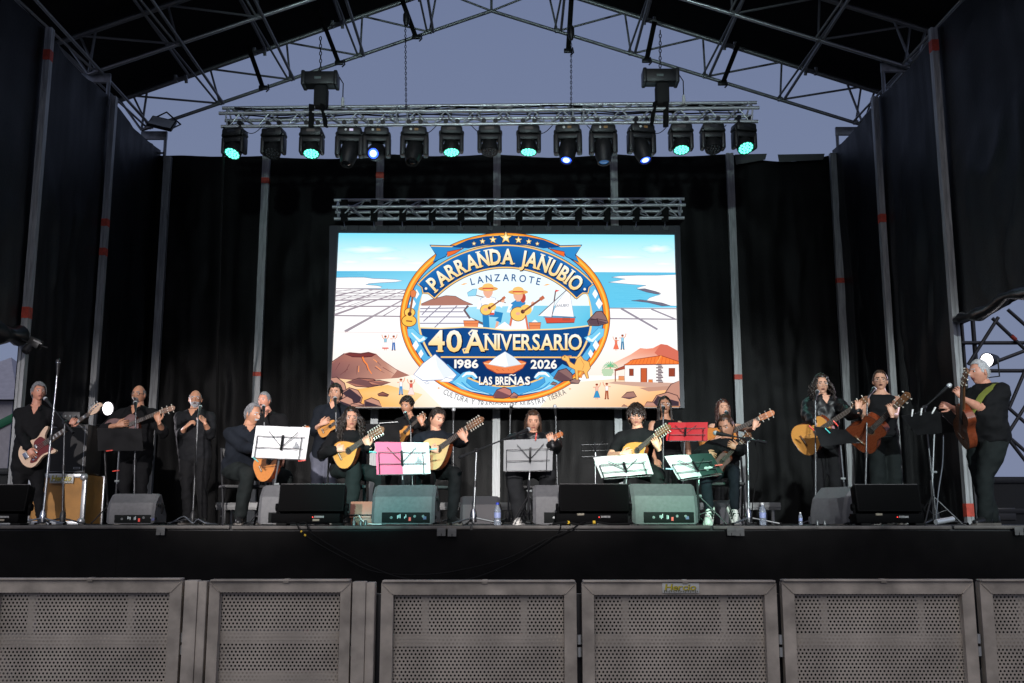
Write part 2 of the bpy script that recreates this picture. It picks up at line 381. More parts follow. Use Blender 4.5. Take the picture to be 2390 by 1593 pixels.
# ---- box trusses
def box_truss(name, label, fu, fl, bu, bl, Yf, Yb, bays, r=.024, splice=()):
    """px ends ((xl,yl),(xr,yr)) of front-upper, front-lower, back-upper, back-lower chords"""
    E = [(P(*c[0], Y), P(*c[1], Y)) for c, Y in ((fu, Yf), (fl, Yf), (bu, Yb), (bl, Yb))]
    t = thing(name, label, 'truss', E[1][0].lerp(E[1][1], .5))
    for e in E: rod('chord', e[0], e[1], r, alu, t, 12)
    def zig(a, c, nb, off=0):
        pa = lambda q: vl(a[0], a[1], q); pc = lambda q: vl(c[0], c[1], q)
        for i in range(nb):
            q0, qm, q1 = [.012 + .976 * (i + k) / nb for k in (0.05, .5, .95)]
            if off: q0, qm, q1 = q0, qm, q1
            rod('brace', pc(q0) if not off else pa(q0), pa(qm) if not off else pc(qm), r * .42, alu, t, 8)
            rod('brace', pa(qm) if not off else pc(qm), pc(q1) if not off else pa(q1), r * .42, alu, t, 8)
    zig(E[0], E[1], bays); zig(E[2], E[0], bays, 1); zig(E[2], E[3], bays, 1)
    zig(E[3], E[1], bays)
    for q in (.012, .988) + tuple(splice):
        c = [vl(e[0], e[1], q) for e in E]
        for i, j in ((0, 1), (2, 3), (0, 2), (1, 3)): rod('end_bar', c[i], c[j], r * .5, alu, t, 8)
    return t, E
LT, LE_ = box_truss('lighting_truss', 'long aluminium box truss carrying a row of moving-head lamps', ((511, 264), (1772, 251)), ((516, 295), (1769, 283)), ((519, 252), (1766, 239)), ((525, 281), (1757, 271)), 14.4, 14.64, 18, .026, (.328, .348, .655, .675))
ST, SE_ = box_truss('screen_truss', 'short aluminium box truss holding up the picture screen', ((776, 483), (1600, 478)), ((780, 510), (1597, 508)), ((780, 467), (1597, 464)), ((783, 495), (1593, 493)), 16.9, 17.14, 12, .028, (.487, .507))
# cables dressed along the lamp truss
b = MB()
for k in range(6):
    pts = []
    for i in range(70):
        q = .02 + .96 * i / 69; c = vl(LE_[3][0], LE_[3][1], q)
        pts.append(c + V((0, -.03 - .03 * (k % 3), .05 + .018 * k + .045 * noise.noise(V((q * 14, k * 3.1, 0))))))
    b.tube(pts, .012, 6)
cab = b.build('cable_loom', rubber, None, 60); tag(cab, 'bundle of black cables dressed along the lamp truss', 'cables')
b = MB()
for k in range(9):
    x0 = 560 + k * 135; p0 = P(x0, 292, 14.38); p1 = P(x0 + 55, 291, 14.38)
    b.tube([vl(p0, p1, i / 8) - V((0, 0, .13 * math.sin(math.pi * i / 8))) for i in range(9)], .006, 6)
tag(b.build('cable_swag', rubber, None, 60), 'thin black cables looping between the hanging lamps', 'cables')
b = MB()
p0 = P(524, 296, 14.36); b.tube([p0, P(520, 400, 14.5), P(514, 560, 14.9), P(508, 800, 15.6), PF(505, 16.2)], .02, 6)
tag(b.build('cable_drop', rubber, None, 60), 'black cable dropping from the left end of the lamp truss', 'cable')

# ---- chain hoists and straps
def chain_links(p0, p1, parent, r=.022):
    n = max(3, int((p1 - p0).length / (r * 2.6))); d = (p1 - p0) / n; b = MB()
    for i in range(n):
        c = p0 + d * (i + .5); pts = []
        for k in range(8):
            a = 2 * math.pi * k / 8; off = V((math.cos(a) * r * .75, 0, 0)) if i % 2 else V((0, math.cos(a) * r * .75, 0))
            pts.append(c + off + V((0, 0, math.sin(a) * r * 1.6)))
        b.tube(pts, r * .32, 4, closed=True)
    return b.build('chain', black_mt, parent, 60)
def strap(p0, p1, wd, parent, m):
    b = MB(); mid = vl(p0, p1, .5); d = p1 - p0; rot = d.to_track_quat('Z', 'Y').to_matrix(); b.box(mid, (wd, .03, d.length), 0, rot, .006); return b.build('strap', m, parent)
for k, (x, y, yc) in enumerate([(748, 187, 85), (1541, 181, 70)]):
    p = P(x, y, 14.5); t = thing('chain_hoist', 'black chain hoist hanging above the %s part of the lamp truss' % ['left', 'right'][k], 'hoist', p, 'chain hoists')
    b = MB(); b.box(p, (.50, .24, .21), bev=.03); b.box(p + V((-.24, 0, 0)), (.06, .26, .23), bev=.02); b.box(p + V((.24, 0, 0)), (.06, .26, .23), bev=.02); b.build('motor', black_pl, t)
    b = MB(); b.box(p + V((.02, 0, -.27)), (.20, .22, .34), bev=.05); b.build('chain_bag', M('black_bag', (.012, .012, .012), .8), t)
    chain_links(p + V((0, 0, .10)), P(x, yc, 14.5), t)
    b = MB(); b.box(p + V((-.02, -.122, -.01)), (.10, .006, .035)); b.build('label_plate', M('grey_label', (.16, .20, .19), .5), t)
    for s_ in (-.10, .06):
        strap(p + V((s_, -.1, -.42)), P(x + 180 * s_ * 1.2, 296, 14.36), .08, t, rubber)
    b = MB(); q = p + V((.28, 0, .05)); b.tube([q, q + V((.06, 0, -.1)), q + V((.06, 0, -.32))], .008, 6); b.build('control_cable', rubber, t)
    b = MB(); b.lathe([(.0, 0), (.024, .0), (.024, .10), (.014, .14), (.0, .14)], q + V((.06, 0, -.46)), (0, 0, 1), 10); b.build('plug', white_pl, t)
for k, (x, y0, y1) in enumerate([(948, 62, 262), (1333, 95, 252)]):
    t = thing('hanging_chain', 'thin black chain from the roof to the %s middle of the lamp truss' % ['left', 'right'][k], 'chain', P(x, y1, 14.5), 'hanging chains')
    chain_links(P(x - 2 + 2 * k, y0, 14.5), P(x, y1, 14.5), t, .016)
    b = MB(); b.lathe([(0, 0), (.03, .02), (.05, .10), (.05, .2), (.02, .26), (0, .26)], P(x, y0, 14.5), (0, 0, 1), 10); b.build('hook_block', black_mt, t)
for k, (a, c) in enumerate([((575, 95), (615, 208)), ((742, 20), (792, 150)), ((935, -10), (972, 90)), ((1334, -10), (1326, 122)), ((1528, 50), (1508, 145)), ((1724, 100), (1685, 198))]):
    p1 = P(*c, 17.9); p0 = P(*a, 17.5); t = thing('ratchet_strap', 'black strap slung over the back roof truss, %s from the left' % ['first', 'second', 'third', 'fourth', 'fifth', 'sixth'][k], 'strap', p1, 'straps on the back roof truss')
    strap(p0, p1, .09, t, rubber); b = MB(); b.box(p1 + V((0, -.03, .02)), (.16, .06, .08), bev=.015); b.tube([p1 + V((.05, 0, -.05)), p1 + V((.1, 0, 0)), p1 + V((.08, 0, .1))], .014, 6); b.build('ratchet', black_mt, t)

# ---- moving heads
led_on = M('lit_teal_led', (.1, .6, .5), .3, emit=(.16, 1.0, .70), es=2.4)
led_glow = M('teal_led_glow', (.02, .2, .16), .3, emit=(.02, .62, .42), es=.55)
led_off = M('unlit_led', (.05, .055, .06), .25, spec=.8)
lens_off = M('dark_lens', (.01, .012, .016), .08, spec=1., coat=1.)
beam_on = M('lit_blue_lens', (.2, .3, .8), .2, emit=(.03, .10, 1.0), es=3.)
beam_core = M('lit_white_core', (.8, .8, .9), .2, emit=(.45, .65, 1.0), es=2.2)
beam_dim = M('dim_blue_lens', (.05, .08, .16), .1, emit=(.05, .16, .38), es=.6)
disp_on = M('lamp_display', (.1, .1, .1), .3, emit=(.6, .55, .8), es=.8); disp_or = M('lamp_display_label', (.35, .18, .06), .5)
def moving_head(x, ytop, kind, state, aim, label, yaw=0):
    top = P(x, ytop, 14.42); rz = Matrix.Rotation(R(yaw), 3, 'Z')
    t = thing('wash_light' if kind == 'wash' else 'beam_light', label, 'stage light', top, 'wash lights on the truss' if kind == 'wash' else 'beam lights on the truss')
    wd = .32 if kind == 'wash' else .36
    q = lambda *a: top + rz @ V(a)
    for s_ in (-.085, .085):
        b = MB(); b.box(q(s_, 0, .035), (.045, .06, .10), 0, rz, .01); b.tube([q(s_, -.05, .085), q(s_, .05, .085)], .035, 10); b.build('clamp', black_mt, t)
    b = MB(); b.box(q(0, 0, -.07), (wd, .24, .13), 0, rz, .035); b.box(q(0, 0, -.10), (wd + .05, .17, .07), 0, rz, .03)
    base = b.build('base', black_pl, t)
    if kind == 'beam':
        b = MB(); b.box(q(.03, -.122, -.06), (.055, .006, .035), 0, rz); b.build('display', disp_on if state == 'shut' else disp_or, base, 0)
        b = MB(); b.lathe([(0, 0), (.018, 0), (.018, .006), (0, .006)], q(-.05, -.12, -.06), rz @ V((0, -1, 0)), 12); b.build('badge', white_pl, base)
    else:
        b = MB(); b.box(q(0, -.122, -.06), (.12, .006, .04), 0, rz); b.build('display', M('dark_display', (.02, .02, .022), .2), base, 0)
    yz = -.31 if kind == 'wash' else -.36; ar = wd / 2 - .012
    b = MB(); b.box(q(0, 0, -.175), (wd * .94, .17, .09), 0, rz, .03)
    for s_ in (-1, 1):
        b.box(q(s_ * ar, 0, yz / 2 - .10), (.062 if kind == 'wash' else .082, .17, abs(yz) - .05), 0, rz, .028); b.tube([q(s_ * (ar - .035), 0, yz), q(s_ * (ar + .03), 0, yz)], .055, 12)
    b.build('yoke', black_pl, t)
    c = q(0, 0, yz); d = V(aim).normalized();
    b = MB()
    if kind == 'wash':
        prof = [(0, -.115), (.075, -.11), (.105, -.07), (.122, -.01), (.126, .06), (.124, .085), (.116, .088), (.114, .078), (0, .078)]
        b.lathe(prof, c, d, 24); body = b.build('head', black_pl, t, 35)
        u = d.orthogonal().normalized(); w_ = d.cross(u); spots = [(0, 0)] + [(.045 * math.cos(a), .045 * math.sin(a)) for a in [k * math.pi / 3 for k in range(6)]] + [(.088 * math.cos(a), .088 * math.sin(a)) for a in [k * math.pi / 6 + .2 for k in range(12)]]
        b = MB()
        for a, e in spots: b.lathe([(.019, .0), (.0185, .006), (.012, .011), (0, .012)], c + d * .0785 + u * a + w_ * e, d, 10)
        b.build('led_cluster', led_on if state == 'on' else led_off, body, 60)
        b = MB(); b.lathe([(0, 0), (.113, 0), (.113, .001), (0, .001)], c + d * .0787, d, 24); b.build('lens_plate', led_glow if state == 'on' else black_pl, body, 0)
        if state == 'on': spot('wash_lamp', c + d * .12, c + d * 5, 45, (.35, 1.0, .8), 60, .8, .08, t)
    else:
        prof = [(0, -.17), (.09, -.165), (.125, -.11), (.132, .0), (.122, .10), (.104, .17), (.092, .225), (.078, .225), (.074, .195), (0, .195)]
        b.lathe(prof, c, d, 24); b.box(c - d * .05 + rz @ V((0, -.02, 0)), (.19, .16, .22), 0, d.to_track_quat('Z', 'Y').to_matrix(), .03); body = b.build('head', black_pl, t, 35)
        b = MB(); b.lathe([(.074, .0), (.066, .012), (.04, .02), (0, .023)], c + d * .196, d, 20)
        b.build('lens', {'on': beam_on, 'dim': beam_dim}.get(state, lens_off), body, 60)
        if state == 'on':
            b = MB(); b.lathe([(.05, 0), (.03, .004), (0, .005)], c + d * .216, d, 16); b.build('lamp_core', beam_core, body, 60)
            spot('beam_lamp', c + d * .26, c + d * 5, 40, (.25, .4, 1.0), 22, .4, .05, t)
    return t
heads = [(549, 300, 'wash', 'on', (-.22, -.42, -.88), 'leftmost of the lamps, its teal lens tilted left', -14), (640, 300, 'wash', 'off', (-.12, -.45, -.88), 'second from the left, unlit', -8), (729, 299, 'wash', 'on', (.02, -.32, -.95), 'third from the left, lit teal under the left hoist', 0),
 (817, 298, 'beam', 'shut', (-.12, -.30, -.93), 'fourth from the left, unlit with a lit display', 4), (880, 298, 'beam', 'on', (-.10, -.95, -.45), 'fifth from the left, glaring blue at the audience', 3), (968, 297, 'beam', 'off', (-.10, -.45, -.85), 'sixth from the left, unlit', 3),
 (1054, 295, 'wash', 'on', (.05, -.22, -.97), 'seventh from the left, lit teal', 4), (1143, 294, 'wash', 'off', (.0, -.28, -.96), 'eighth from the left, unlit, over the screen centre', 0), (1234, 294, 'wash', 'on', (-.04, -.16, -.98), 'ninth from the left, lit teal and pointing down', 0),
 (1325, 292, 'beam', 'on', (-.14, -.40, -.9), 'tenth from the left, small blue glow', -6), (1407, 292, 'beam', 'dim', (.02, -.2, -.97), 'eleventh from the left, only faintly lit', 0), (1496, 291, 'beam', 'on', (.20, -.35, -.9), 'twelfth from the left, blue glow tilted right', 12),
 (1588, 290, 'wash', 'on', (.02, -.30, -.95), 'third from the right end, lit teal', 0), (1662, 289, 'wash', 'off', (.03, -.34, -.94), 'second from the right end, unlit', 2), (1735, 288, 'wash', 'on', (.16, -.50, -.85), 'rightmost of the lamps, its teal lens tilted right', 14)]
for h in heads: moving_head(h[0], h[1] + 2, h[2], h[3], h[4], 'black moving-head lamp, ' + h[5], h[6])
# white floodlight on the left of the back truss
p = P(378, 288, 17.6); rt = Matrix.Rotation(R(14), 3, 'Y') @ Matrix.Rotation(R(-30), 3, 'X'); t = thing('floodlight', 'flat white floodlight clamped under left end of back roof truss', 'floodlight', p)
b = MB(); b.box(p, (.46, .07, .26), 0, rt, .02); fb = b.build('housing', black_mt, t)
b = MB(); b.box(p + rt @ V((0, -.036, 0)), (.41, .006, .21), 0, rt, .004); b.build('glass_panel', M('floodlight_glass', (.62, .66, .68), .25), fb)
b = MB(); b.tube([p + rt @ V((-.22, 0, -.05)), p + rt @ V((-.25, .1, .2)), p + V((0, .2, .3)), p + rt @ V((.25, .1, .2)), p + rt @ V((.22, 0, -.05))], .016, 8); b.build('bracket', black_mt, t)

# ---- perforated crowd barriers in the foreground
YB = 5.3
bar_m = M('barrier_steel', (.43, .375, .31), .5, .1, var=.35, vscale=7, bump=.2, bscale=25)
bar_sheet = M('perforated_steel', (.45, .395, .33), .5, .1, var=.25, vscale=4)
ZT = P(1130, 1358, YB).z
def perf_mesh(wd, ht, pitch=.0196, rowh=.0170, rad=.0056):
    b = MB(); nr = int(ht / rowh); nc = int(wd / pitch); vs = []; fs = []
    x00 = -nc * pitch / 2; z00 = -nr * rowh
    for r_ in range(nr):
        for c in range(nc - (r_ % 2)):
            cx = x00 + (c + .5 + (.5 if r_ % 2 else 0)) * pitch; cz = z00 + (r_ + .5) * rowh; o = len(vs)
            for k in range(8):
                a = k * math.pi / 4; ca, sa = math.cos(a), math.sin(a)
                vs.append((cx + rad * ca, 0, cz + rad * sa))
                vs.append((cx + pitch / 2 * (0 if abs(ca) < .1 else math.copysign(1, ca)), 0, cz + rowh / 2 * (0 if abs(sa) < .1 else math.copysign(1, sa))))
            for k in range(8):
                k2 = (k + 1) % 8; fs.append((o + 2 * k, o + 2 * k + 1, o + 2 * k2 + 1, o + 2 * k2))
    b.add(vs, fs); 
    for s_ in (-1, 1): b.box((s_ * wd / 2, .001, -ht / 2), (.024, .001, ht))
    return b.mesh('perforated_sheet', bar_sheet, 0)
PERF = {}
def barrier(x0, x1, label, gate=False, ytop=1358):
    X0, X1 = P(x0, ytop + 10, YB).x, P(x1, ytop + 10, YB).x; wd = X1 - X0; cx = (X0 + X1) / 2; H = P(1130, ytop, YB).z; fw = .060 if not gate else .052
    t = thing('crowd_barrier', label, 'barrier', (cx, YB, 0), 'perforated crowd barriers')
    def bx(n, c, d, bev=.006): b = MB(); b.box(c, d, 0, None, bev); return b.build(n, bar_m, t)
    # mitred frame: each member its own piece
    def mem(n, pts, y0, dy):
        b = MB(); b.prism([(p[0], p[1]) for p in pts], 0, dy, Matrix(((1, 0, 0, 0), (0, 0, 1, y0), (0, 1, 0, 0), (0, 0, 0, 1)))); return b.build(n, bar_m, t, 30)
    zt, zb, g_ = H, .12, .002
    mem('top_member', [(X0 + g_, zt), (X1 - g_, zt), (X1 - fw - g_, zt - fw), (X0 + fw + g_, zt - fw)], YB, .05)
    mem('side_member', [(X0, zt - g_), (X0 + fw, zt - fw - g_), (X0 + fw, zb), (X0, zb)], YB, .05)
    mem('side_member', [(X1, zt - g_), (X1, zb), (X1 - fw, zb), (X1 - fw, zt - fw - g_)], YB, .05)
    mem('bottom_member', [(X0 + fw + g_, zb), (X1 - fw - g_, zb), (X1 - fw - g_, zb + fw), (X0 + fw + g_, zb + fw)], YB, .05)
    b = MB(); b.box((cx, YB + .02, zt + .006), (wd - .01, .07, .010), 0, None, .004); b.box((cx + .03, YB + .012, zt + .004), (.03, .05, .02), 0, None, .004)
    b.build('top_cap', bar_m, t)
    for s_, X in ((1, X0), (-1, X1)):   # weld beads at the mitres
        b = MB(); b.tube([(X + s_ * .006, YB - .001, zt - .006), (X + s_ * (fw - .004), YB - .001, zt - fw + .004)], .0045, 6); b.build('weld_seam', bar_m, t)
    key = (round(wd - 2 * fw, 2)); iw = wd - 2 * fw + .02; ih = zt - fw - zb - fw + .02
    if key not in PERF: PERF[key] = perf_mesh(iw, ih)
    put('perforated_sheet', PERF[key], t, False, Matrix.Translation((cx, YB + .032, zt - fw + .008)))
    rails = [P(1130, 1492, YB + .1).z] if not gate else [P(1130, 1484, YB + .1).z, P(1130, 1578, YB + .1).z]
    for z in rails + [.35]: bx('rear_rail', (cx, YB + .0545, z), (wd - .1, .04, .062))
    if not gate:
        for q in (.185, .765): bx('rear_stile', (lerp(X0 + fw, X1 - fw, q), YB + .0515, (zt - fw + rails[0]) / 2 + .02), (.036, .034, zt - fw - rails[0] - .01))
    bx('foot_plate', (cx, YB + .30, .008), (wd - .04, 1.0, .012)); 
    for X in (X0 + .06, X1 - .06):
        b = MB(); b.tube([(X, YB + .06, zt * .72), (X, YB + .74, .03)], .024, 8); b.build('rear_brace', bar_m, t)
    for dz in (.30, .36):   # hinge knuckles on the right edge
        b = MB(); b.lathe([(0, 0), (.012, 0), (.012, .045), (0, .045)], (X1 + .013, YB + .02, zt - dz), (0, 0, 1), 10); b.build('hinge_knuckle', M('bright_hinge', (.42, .43, .42), .45, .4), t)
    return t, H
barrier(-32, 425, 'perforated steel barrier panel at the left edge of the photo', ytop=1354)
for (x0, x1, yt, lb) in ((431, 484, 1354, 'left'), (822, 876, 1357, 'right')):
    X0, X1 = P(x0, yt, YB).x, P(x1, yt, YB).x; H = P(1130, yt, YB).z
    t = thing('barrier_post', 'plain wide steel barrier post on the %s side of the narrow gate' % lb, 'post', ((X0 + X1) / 2, YB, 0), 'gate posts')
    b = MB(); b.box(((X0 + X1) / 2 - .022, YB + .03, H / 2), ((X1 - X0) * .58, .07, H), 0, None, .005); b.build('post_face', bar_m, t)
    b = MB(); b.box((X1 - (X1 - X0) * .2, YB + .034, H / 2 - .002), ((X1 - X0) * .38, .07, H - .004), 0, None, .005); b.build('side_strip', bar_m, t)
    b = MB(); b.box(((X0 + X1) / 2, YB + .03, .01), (.22, .5, .02), 0, None, .004); b.build('foot_plate', bar_m, t)
barrier(489, 819, 'narrow perforated steel gate panel between two plain posts', True, 1357)
barrier(890, 1345, 'perforated steel barrier panel right of the narrow gate', ytop=1359)
pt_, Hh = barrier(1358, 1812, 'perforated steel barrier panel carrying a yellow lettered sticker', ytop=1359)
barrier(1825, 2272, 'perforated steel barrier panel second from the right edge', ytop=1357)
barrier(2287, 2742, 'perforated steel barrier panel cut off by the right edge', ytop=1357)
# dark bars added behind the joints to imitate their shadow gaps
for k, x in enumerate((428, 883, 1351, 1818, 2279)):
    X = P(x, 1370, YB).x; b = MB(); b.box((X, YB + .10, .6), (.05, .05, 1.15), bev=.006); tag(b.build('joint_shade_bar', black_mt, None), 'dark bar imitating the shaded gap at the barrier joint, %s from the left' % ['first', 'second', 'third', 'fourth', 'fifth'][k], 'post', 'joint shade bars')

# ---- lettering helper (flat glyph meshes)
GLY = {}
def glyph(ch, bold=0.0, sp_=False):
    k = (ch, bold)
    if k not in GLY:
        cu = bpy.data.curves.new('t', 'FONT'); cu.body = ch; cu.size = 1; cu.offset = bold; cu.resolution_u = 3
        o = bpy.data.objects.new('t', cu); COL.objects.link(o); bpy.context.view_layer.update()
        me = o.to_mesh(); vs = [(v.co.x, v.co.y) for v in me.vertices]; fs = [tuple(p.vertices) for p in me.polygons]
        o.to_mesh_clear(); COL.objects.unlink(o); bpy.data.objects.remove(o)
        xs = [v[0] for v in vs] or [0, .3]
        GLY[k] = (vs, fs, min(xs), max(xs))
    return GLY[k]
# ================================================================ THE LED SCREEN
YS = 17.0
def cpx(x, y): return (750 + x / 2.7046, 440 + y / 2.7046)     # tracing units -> photo pixels
def lin(c): 
    return tuple((v / 255 / 12.92 if v / 255 <= .04045 else ((v / 255 + .055) / 1.055) ** 2.4) for v in c)
class Canvas:
    def __init__(s): s.v = []; s.f = []; s.c = []; s.layer = 0
    def nxt(s): s.layer += 1
    def poly(s, pts, col, cols=None, faces=None):
        s.layer += 1; o = len(s.v); y = YS - .004 - .0006 * s.layer
        for i, (x, yy) in enumerate(pts):
            p = P(*cpx(x, yy), YS); s.v.append((p.x, y, p.z)); s.c.append(lin(cols[i] if cols else col))
        s.f += [tuple(o + i for i in f) for f in (faces or [tuple(range(len(pts)))])]
    def line(s, pts, w_, col, closed=False):
        n = len(pts); L = []; Rr = []
        for i in range(n):
            a = pts[i - 1] if (i > 0 or closed) else pts[i]; c = pts[(i + 1) % n] if (i < n - 1 or closed) else pts[i]
            dx, dy = c[0] - a[0], c[1] - a[1]; l = math.hypot(dx, dy) or 1; ww = (w_[i] if hasattr(w_, '__len__') else w_) / 2
            L.append((pts[i][0] - dy / l * ww, pts[i][1] + dx / l * ww)); Rr.append((pts[i][0] + dy / l * ww, pts[i][1] - dx / l * ww))
        m = n if closed else n - 1
        s.poly(L + Rr, col, None, [(i, (i + 1) % n, n + (i + 1) % n, n + i) for i in range(m)])
    def shape(s, pts, fill, edge=None, w_=4):
        s.poly(pts, fill)
        if edge: s.line(pts, w_, edge, True)
    def ring(s, c, r0, r1, col, a0=0, a1=360, n=72, col2=None):
        pts = []; cols = []
        for k in range(n + 1):
            a = R(lerp(a0, a1, k / n)); 
            pts += [(c[0] + r0[0] * math.cos(a), c[1] - r0[1] * math.sin(a)), (c[0] + r1[0] * math.cos(a), c[1] - r1[1] * math.sin(a))]
            cc = col if col2 is None else tuple(lerp(col2[i], col[i], .5 + .5 * math.sin(a)) for i in range(3)); cols += [cc, cc]
        s.poly(pts, col, cols, [(2 * k, 2 * k + 1, 2 * k + 3, 2 * k + 2) for k in range(n)])
    def ell(s, c, r, col, n=40, a0=0, a1=360):
        s.poly([(c[0] + r[0] * math.cos(R(lerp(a0, a1, k / n))), c[1] - r[1] * math.sin(R(lerp(a0, a1, k / n)))) for k in range(n)], col)
    def letters(s, items, col, bold, col2=None):
        """items: (char, centre-x, baseline-y, height, angle deg, x-stretch)"""
        s.layer += 1; y = YS - .004 - .0006 * s.layer
        for ch, cx, by, h, ang, xs in items:
            vs, fs, x0, x1 = glyph(ch, bold); o = len(s.v); k = h / .70; ca, sa = math.cos(R(ang)), math.sin(R(ang))
            for gx, gy in vs:
                lx, ly = (gx - (x0 + x1) / 2) * k * xs, gy * k
                X, Y_ = cx + lx * ca + ly * sa, by + lx * sa - ly * ca
                p = P(*cpx(X, Y_), YS); s.v.append((p.x, y, p.z))
                s.c.append(lin(tuple(lerp(col2[i], col[i], min(1, max(0, gy / .7))) for i in range(3)) if col2 else col))
            s.f += [tuple(o + i for i in f) for f in fs]
def widths(txt, gap=.10): return [(glyph(c, 0)[3] - glyph(c, 0)[2]) if c != ' ' else .30 for c in txt]
def straight(txt, x0, x1, y, h, y1=None, slope=0):
    ws = widths(txt); gap = .09; tot = sum(ws) + gap * (len(txt) - 1); k = (x1 - x0) / tot; xs = k / (h / .70); out = []; x = x0
    for ch, w_ in zip(txt, ws):
        if ch != ' ': out.append((ch, x + w_ * k / 2, y + slope * (x - x0), h, math.degrees(math.atan(slope)), xs))
        x += (w_ + gap) * k
    return out
def arc(txt, c, r, a0, a1, h, under=False, gap=.09):
    """centre c, radii r, from angle a0 to a1 (degrees, 90 = top)"""
    ws = widths(txt); tot = sum(ws) + gap * (len(txt) - 1); out = []; x = 0
    arclen = abs(R(a1 - a0)) * (r[0] + r[1]) / 2; xs = arclen / tot / (h / .70)
    for ch, w_ in zip(txt, ws):
        a = lerp(a0, a1, (x + w_ / 2) / tot)
        px, py = c[0] + r[0] * math.cos(R(a)), c[1] - r[1] * math.sin(R(a))
        tx, ty = -r[0] * math.sin(R(a)), -r[1] * math.cos(R(a)); 
        if a1 < a0: tx, ty = -tx, -ty
        ang = math.degrees(math.atan2(ty, tx))
        if ch != ' ': out.append((ch, px, py, h, ang, xs))
        x += w_ + gap
    return out

cv = Canvas()
TLc, TRc, BRc, BLc = (110, 280), (2228, 292), (2258, 1380), (57, 1380)
def edge(x, y):   # clamp to the lit area
    return x
W = (255, 255, 255); NAVY = (20, 74, 138); NAVYD = (14, 50, 104); BLUE = (38, 128, 200); SKYB = (110, 196, 236); ORG = (250, 150, 40); GOLD = (255, 205, 120); OUT = (70, 50, 60); ROCK = (128, 100, 100); ROCKD = (66, 52, 62); CREAM = (255, 246, 222)
cv.poly([TLc, TRc, BRc, BLc], W)
cv.poly([TLc, TRc, (2238, 530), (97, 522)], W, [(128, 226, 255), (140, 232, 255), (252, 255, 255), (252, 255, 255)])
def blob(cx, cy, rx, ry, wh=(250, 254, 255)):
    q = min(1, max(0, (cy - 285) / 240)); e = tuple(lerp(x, y, q) for x, y in zip((132, 228, 255), (252, 255, 255))); n = 24
    cv.poly([(cx, cy)] + [(cx + rx * (1 + .15 * math.sin(k * 2.7)) * math.cos(2 * math.pi * k / n), cy + ry * (1 + .2 * math.sin(k * 1.9)) * math.sin(2 * math.pi * k / n)) for k in range(n)], W, [wh] + [tuple(lerp(x, y, min(1, max(0, (cy + ry * math.sin(2 * math.pi * k / n) - 285) / 240))) for x, y in zip((132, 228, 255), (252, 255, 255))) for k in range(n)], [(0, 1 + k, 1 + (k + 1) % n) for k in range(n)])
for bb in ((300, 385, 200, 26), (180, 462, 80, 14), (420, 440, 130, 16), (1880, 432, 190, 14), (2120, 380, 110, 30), (2160, 474, 80, 12), (620, 470, 120, 14)): blob(*bb)
cv.poly([(75, 900), (2250, 905), (2256, 1180), (62, 1180)], W, [(255, 255, 255), (255, 255, 255), (255, 238, 226), (255, 236, 224)])
# sea, left
cv.poly([(97, 520), (620, 520), (600, 640), (90, 630)], W, [(96, 190, 226), (120, 206, 236), (150, 222, 246), (120, 206, 238)])
for y in (530, 540, 552, 566): cv.line([(100, y), (180 + y % 37 * 4, y + 1)], 2, (80, 172, 214))
cv.shape([(94, 562), (180, 560), (270, 560), (330, 568), (400, 570), (470, 574), (515, 582), (470, 590), (380, 594), (300, 600), (280, 606), (350, 612), (385, 620), (370, 630), (92, 632)], W, (120, 130, 160), 3)
# sea, right
cv.poly([(1690, 527), (2238, 530), (2250, 752), (1810, 752)], W, [(100, 196, 230), (96, 190, 226), (110, 206, 240), (100, 200, 236)])
for k in range(9): cv.line([(1850 + 30 * (k % 3), 620 + k * 13), (2010 + 20 * (k % 4), 622 + k * 13)], 2.5, (90, 190, 228))
cv.shape([(1810, 592), (1880, 580), (1920, 572), (1830, 560), (1880, 552), (2000, 548), (2120, 548), (2240, 544), (2250, 742), (2160, 738), (2050, 710), (2070, 690), (2140, 670), (2010, 640), (1990, 628), (2050, 612), (1940, 604)], W, (120, 140, 170), 3)
cv.shape([(1990, 634), (2040, 632), (2110, 650), (2145, 662), (2120, 668), (2050, 654)], (112, 110, 130), (70, 70, 96), 2)
cv.shape([(1955, 708), (2010, 702), (2090, 712), (2150, 722), (2205, 740), (2150, 742), (2060, 720)], (112, 110, 130), (70, 70, 96), 2)
# salt pans
GL = (158, 146, 156)
for a, c in (((90, 632), (560, 640)), ((88, 660), (540, 662)), ((86, 678), (530, 680)), ((84, 706), (520, 700)), ((82, 745), (505, 744)), ((80, 802), (500, 808))): cv.line([a, c], 5 if a[1] < 700 else 8, GL)
for a, c, w_ in (((90, 680), (290, 632), 7), ((86, 745), (420, 634), 8), ((84, 798), (540, 640), 9), ((150, 904), (540, 690), 12), ((300, 640), (500, 640), 3), ((390, 806), (520, 730), 5)): cv.line([a, c], [w_ * 1.4, w_ * .5], GL)
cv.line([(75, 906), (500, 910)], 4, (240, 214, 210))
for a, c, w_ in (((1815, 756), (2250, 760), 6), ((1818, 822), (2240, 826), 8), ((1890, 758), (2120, 890), 12), ((2080, 762), (2230, 824), 9)): cv.line([a, c], w_, (150, 142, 156))
cv.line([(1820, 918), (2100, 918)], 3, (226, 222, 226))
for a, c, w_ in (((88, 646), (470, 650), 3), ((86, 692), (515, 690), 4), ((90, 655), (210, 634), 4), ((86, 715), (350, 634), 5), ((240, 700), (480, 640), 4), ((90, 770), (300, 700), 5), ((330, 806), (530, 700), 6), ((200, 745), (330, 700), 4), ((420, 700), (540, 660), 3)): cv.line([a, c], [w_, w_ * .6], (172, 162, 170))
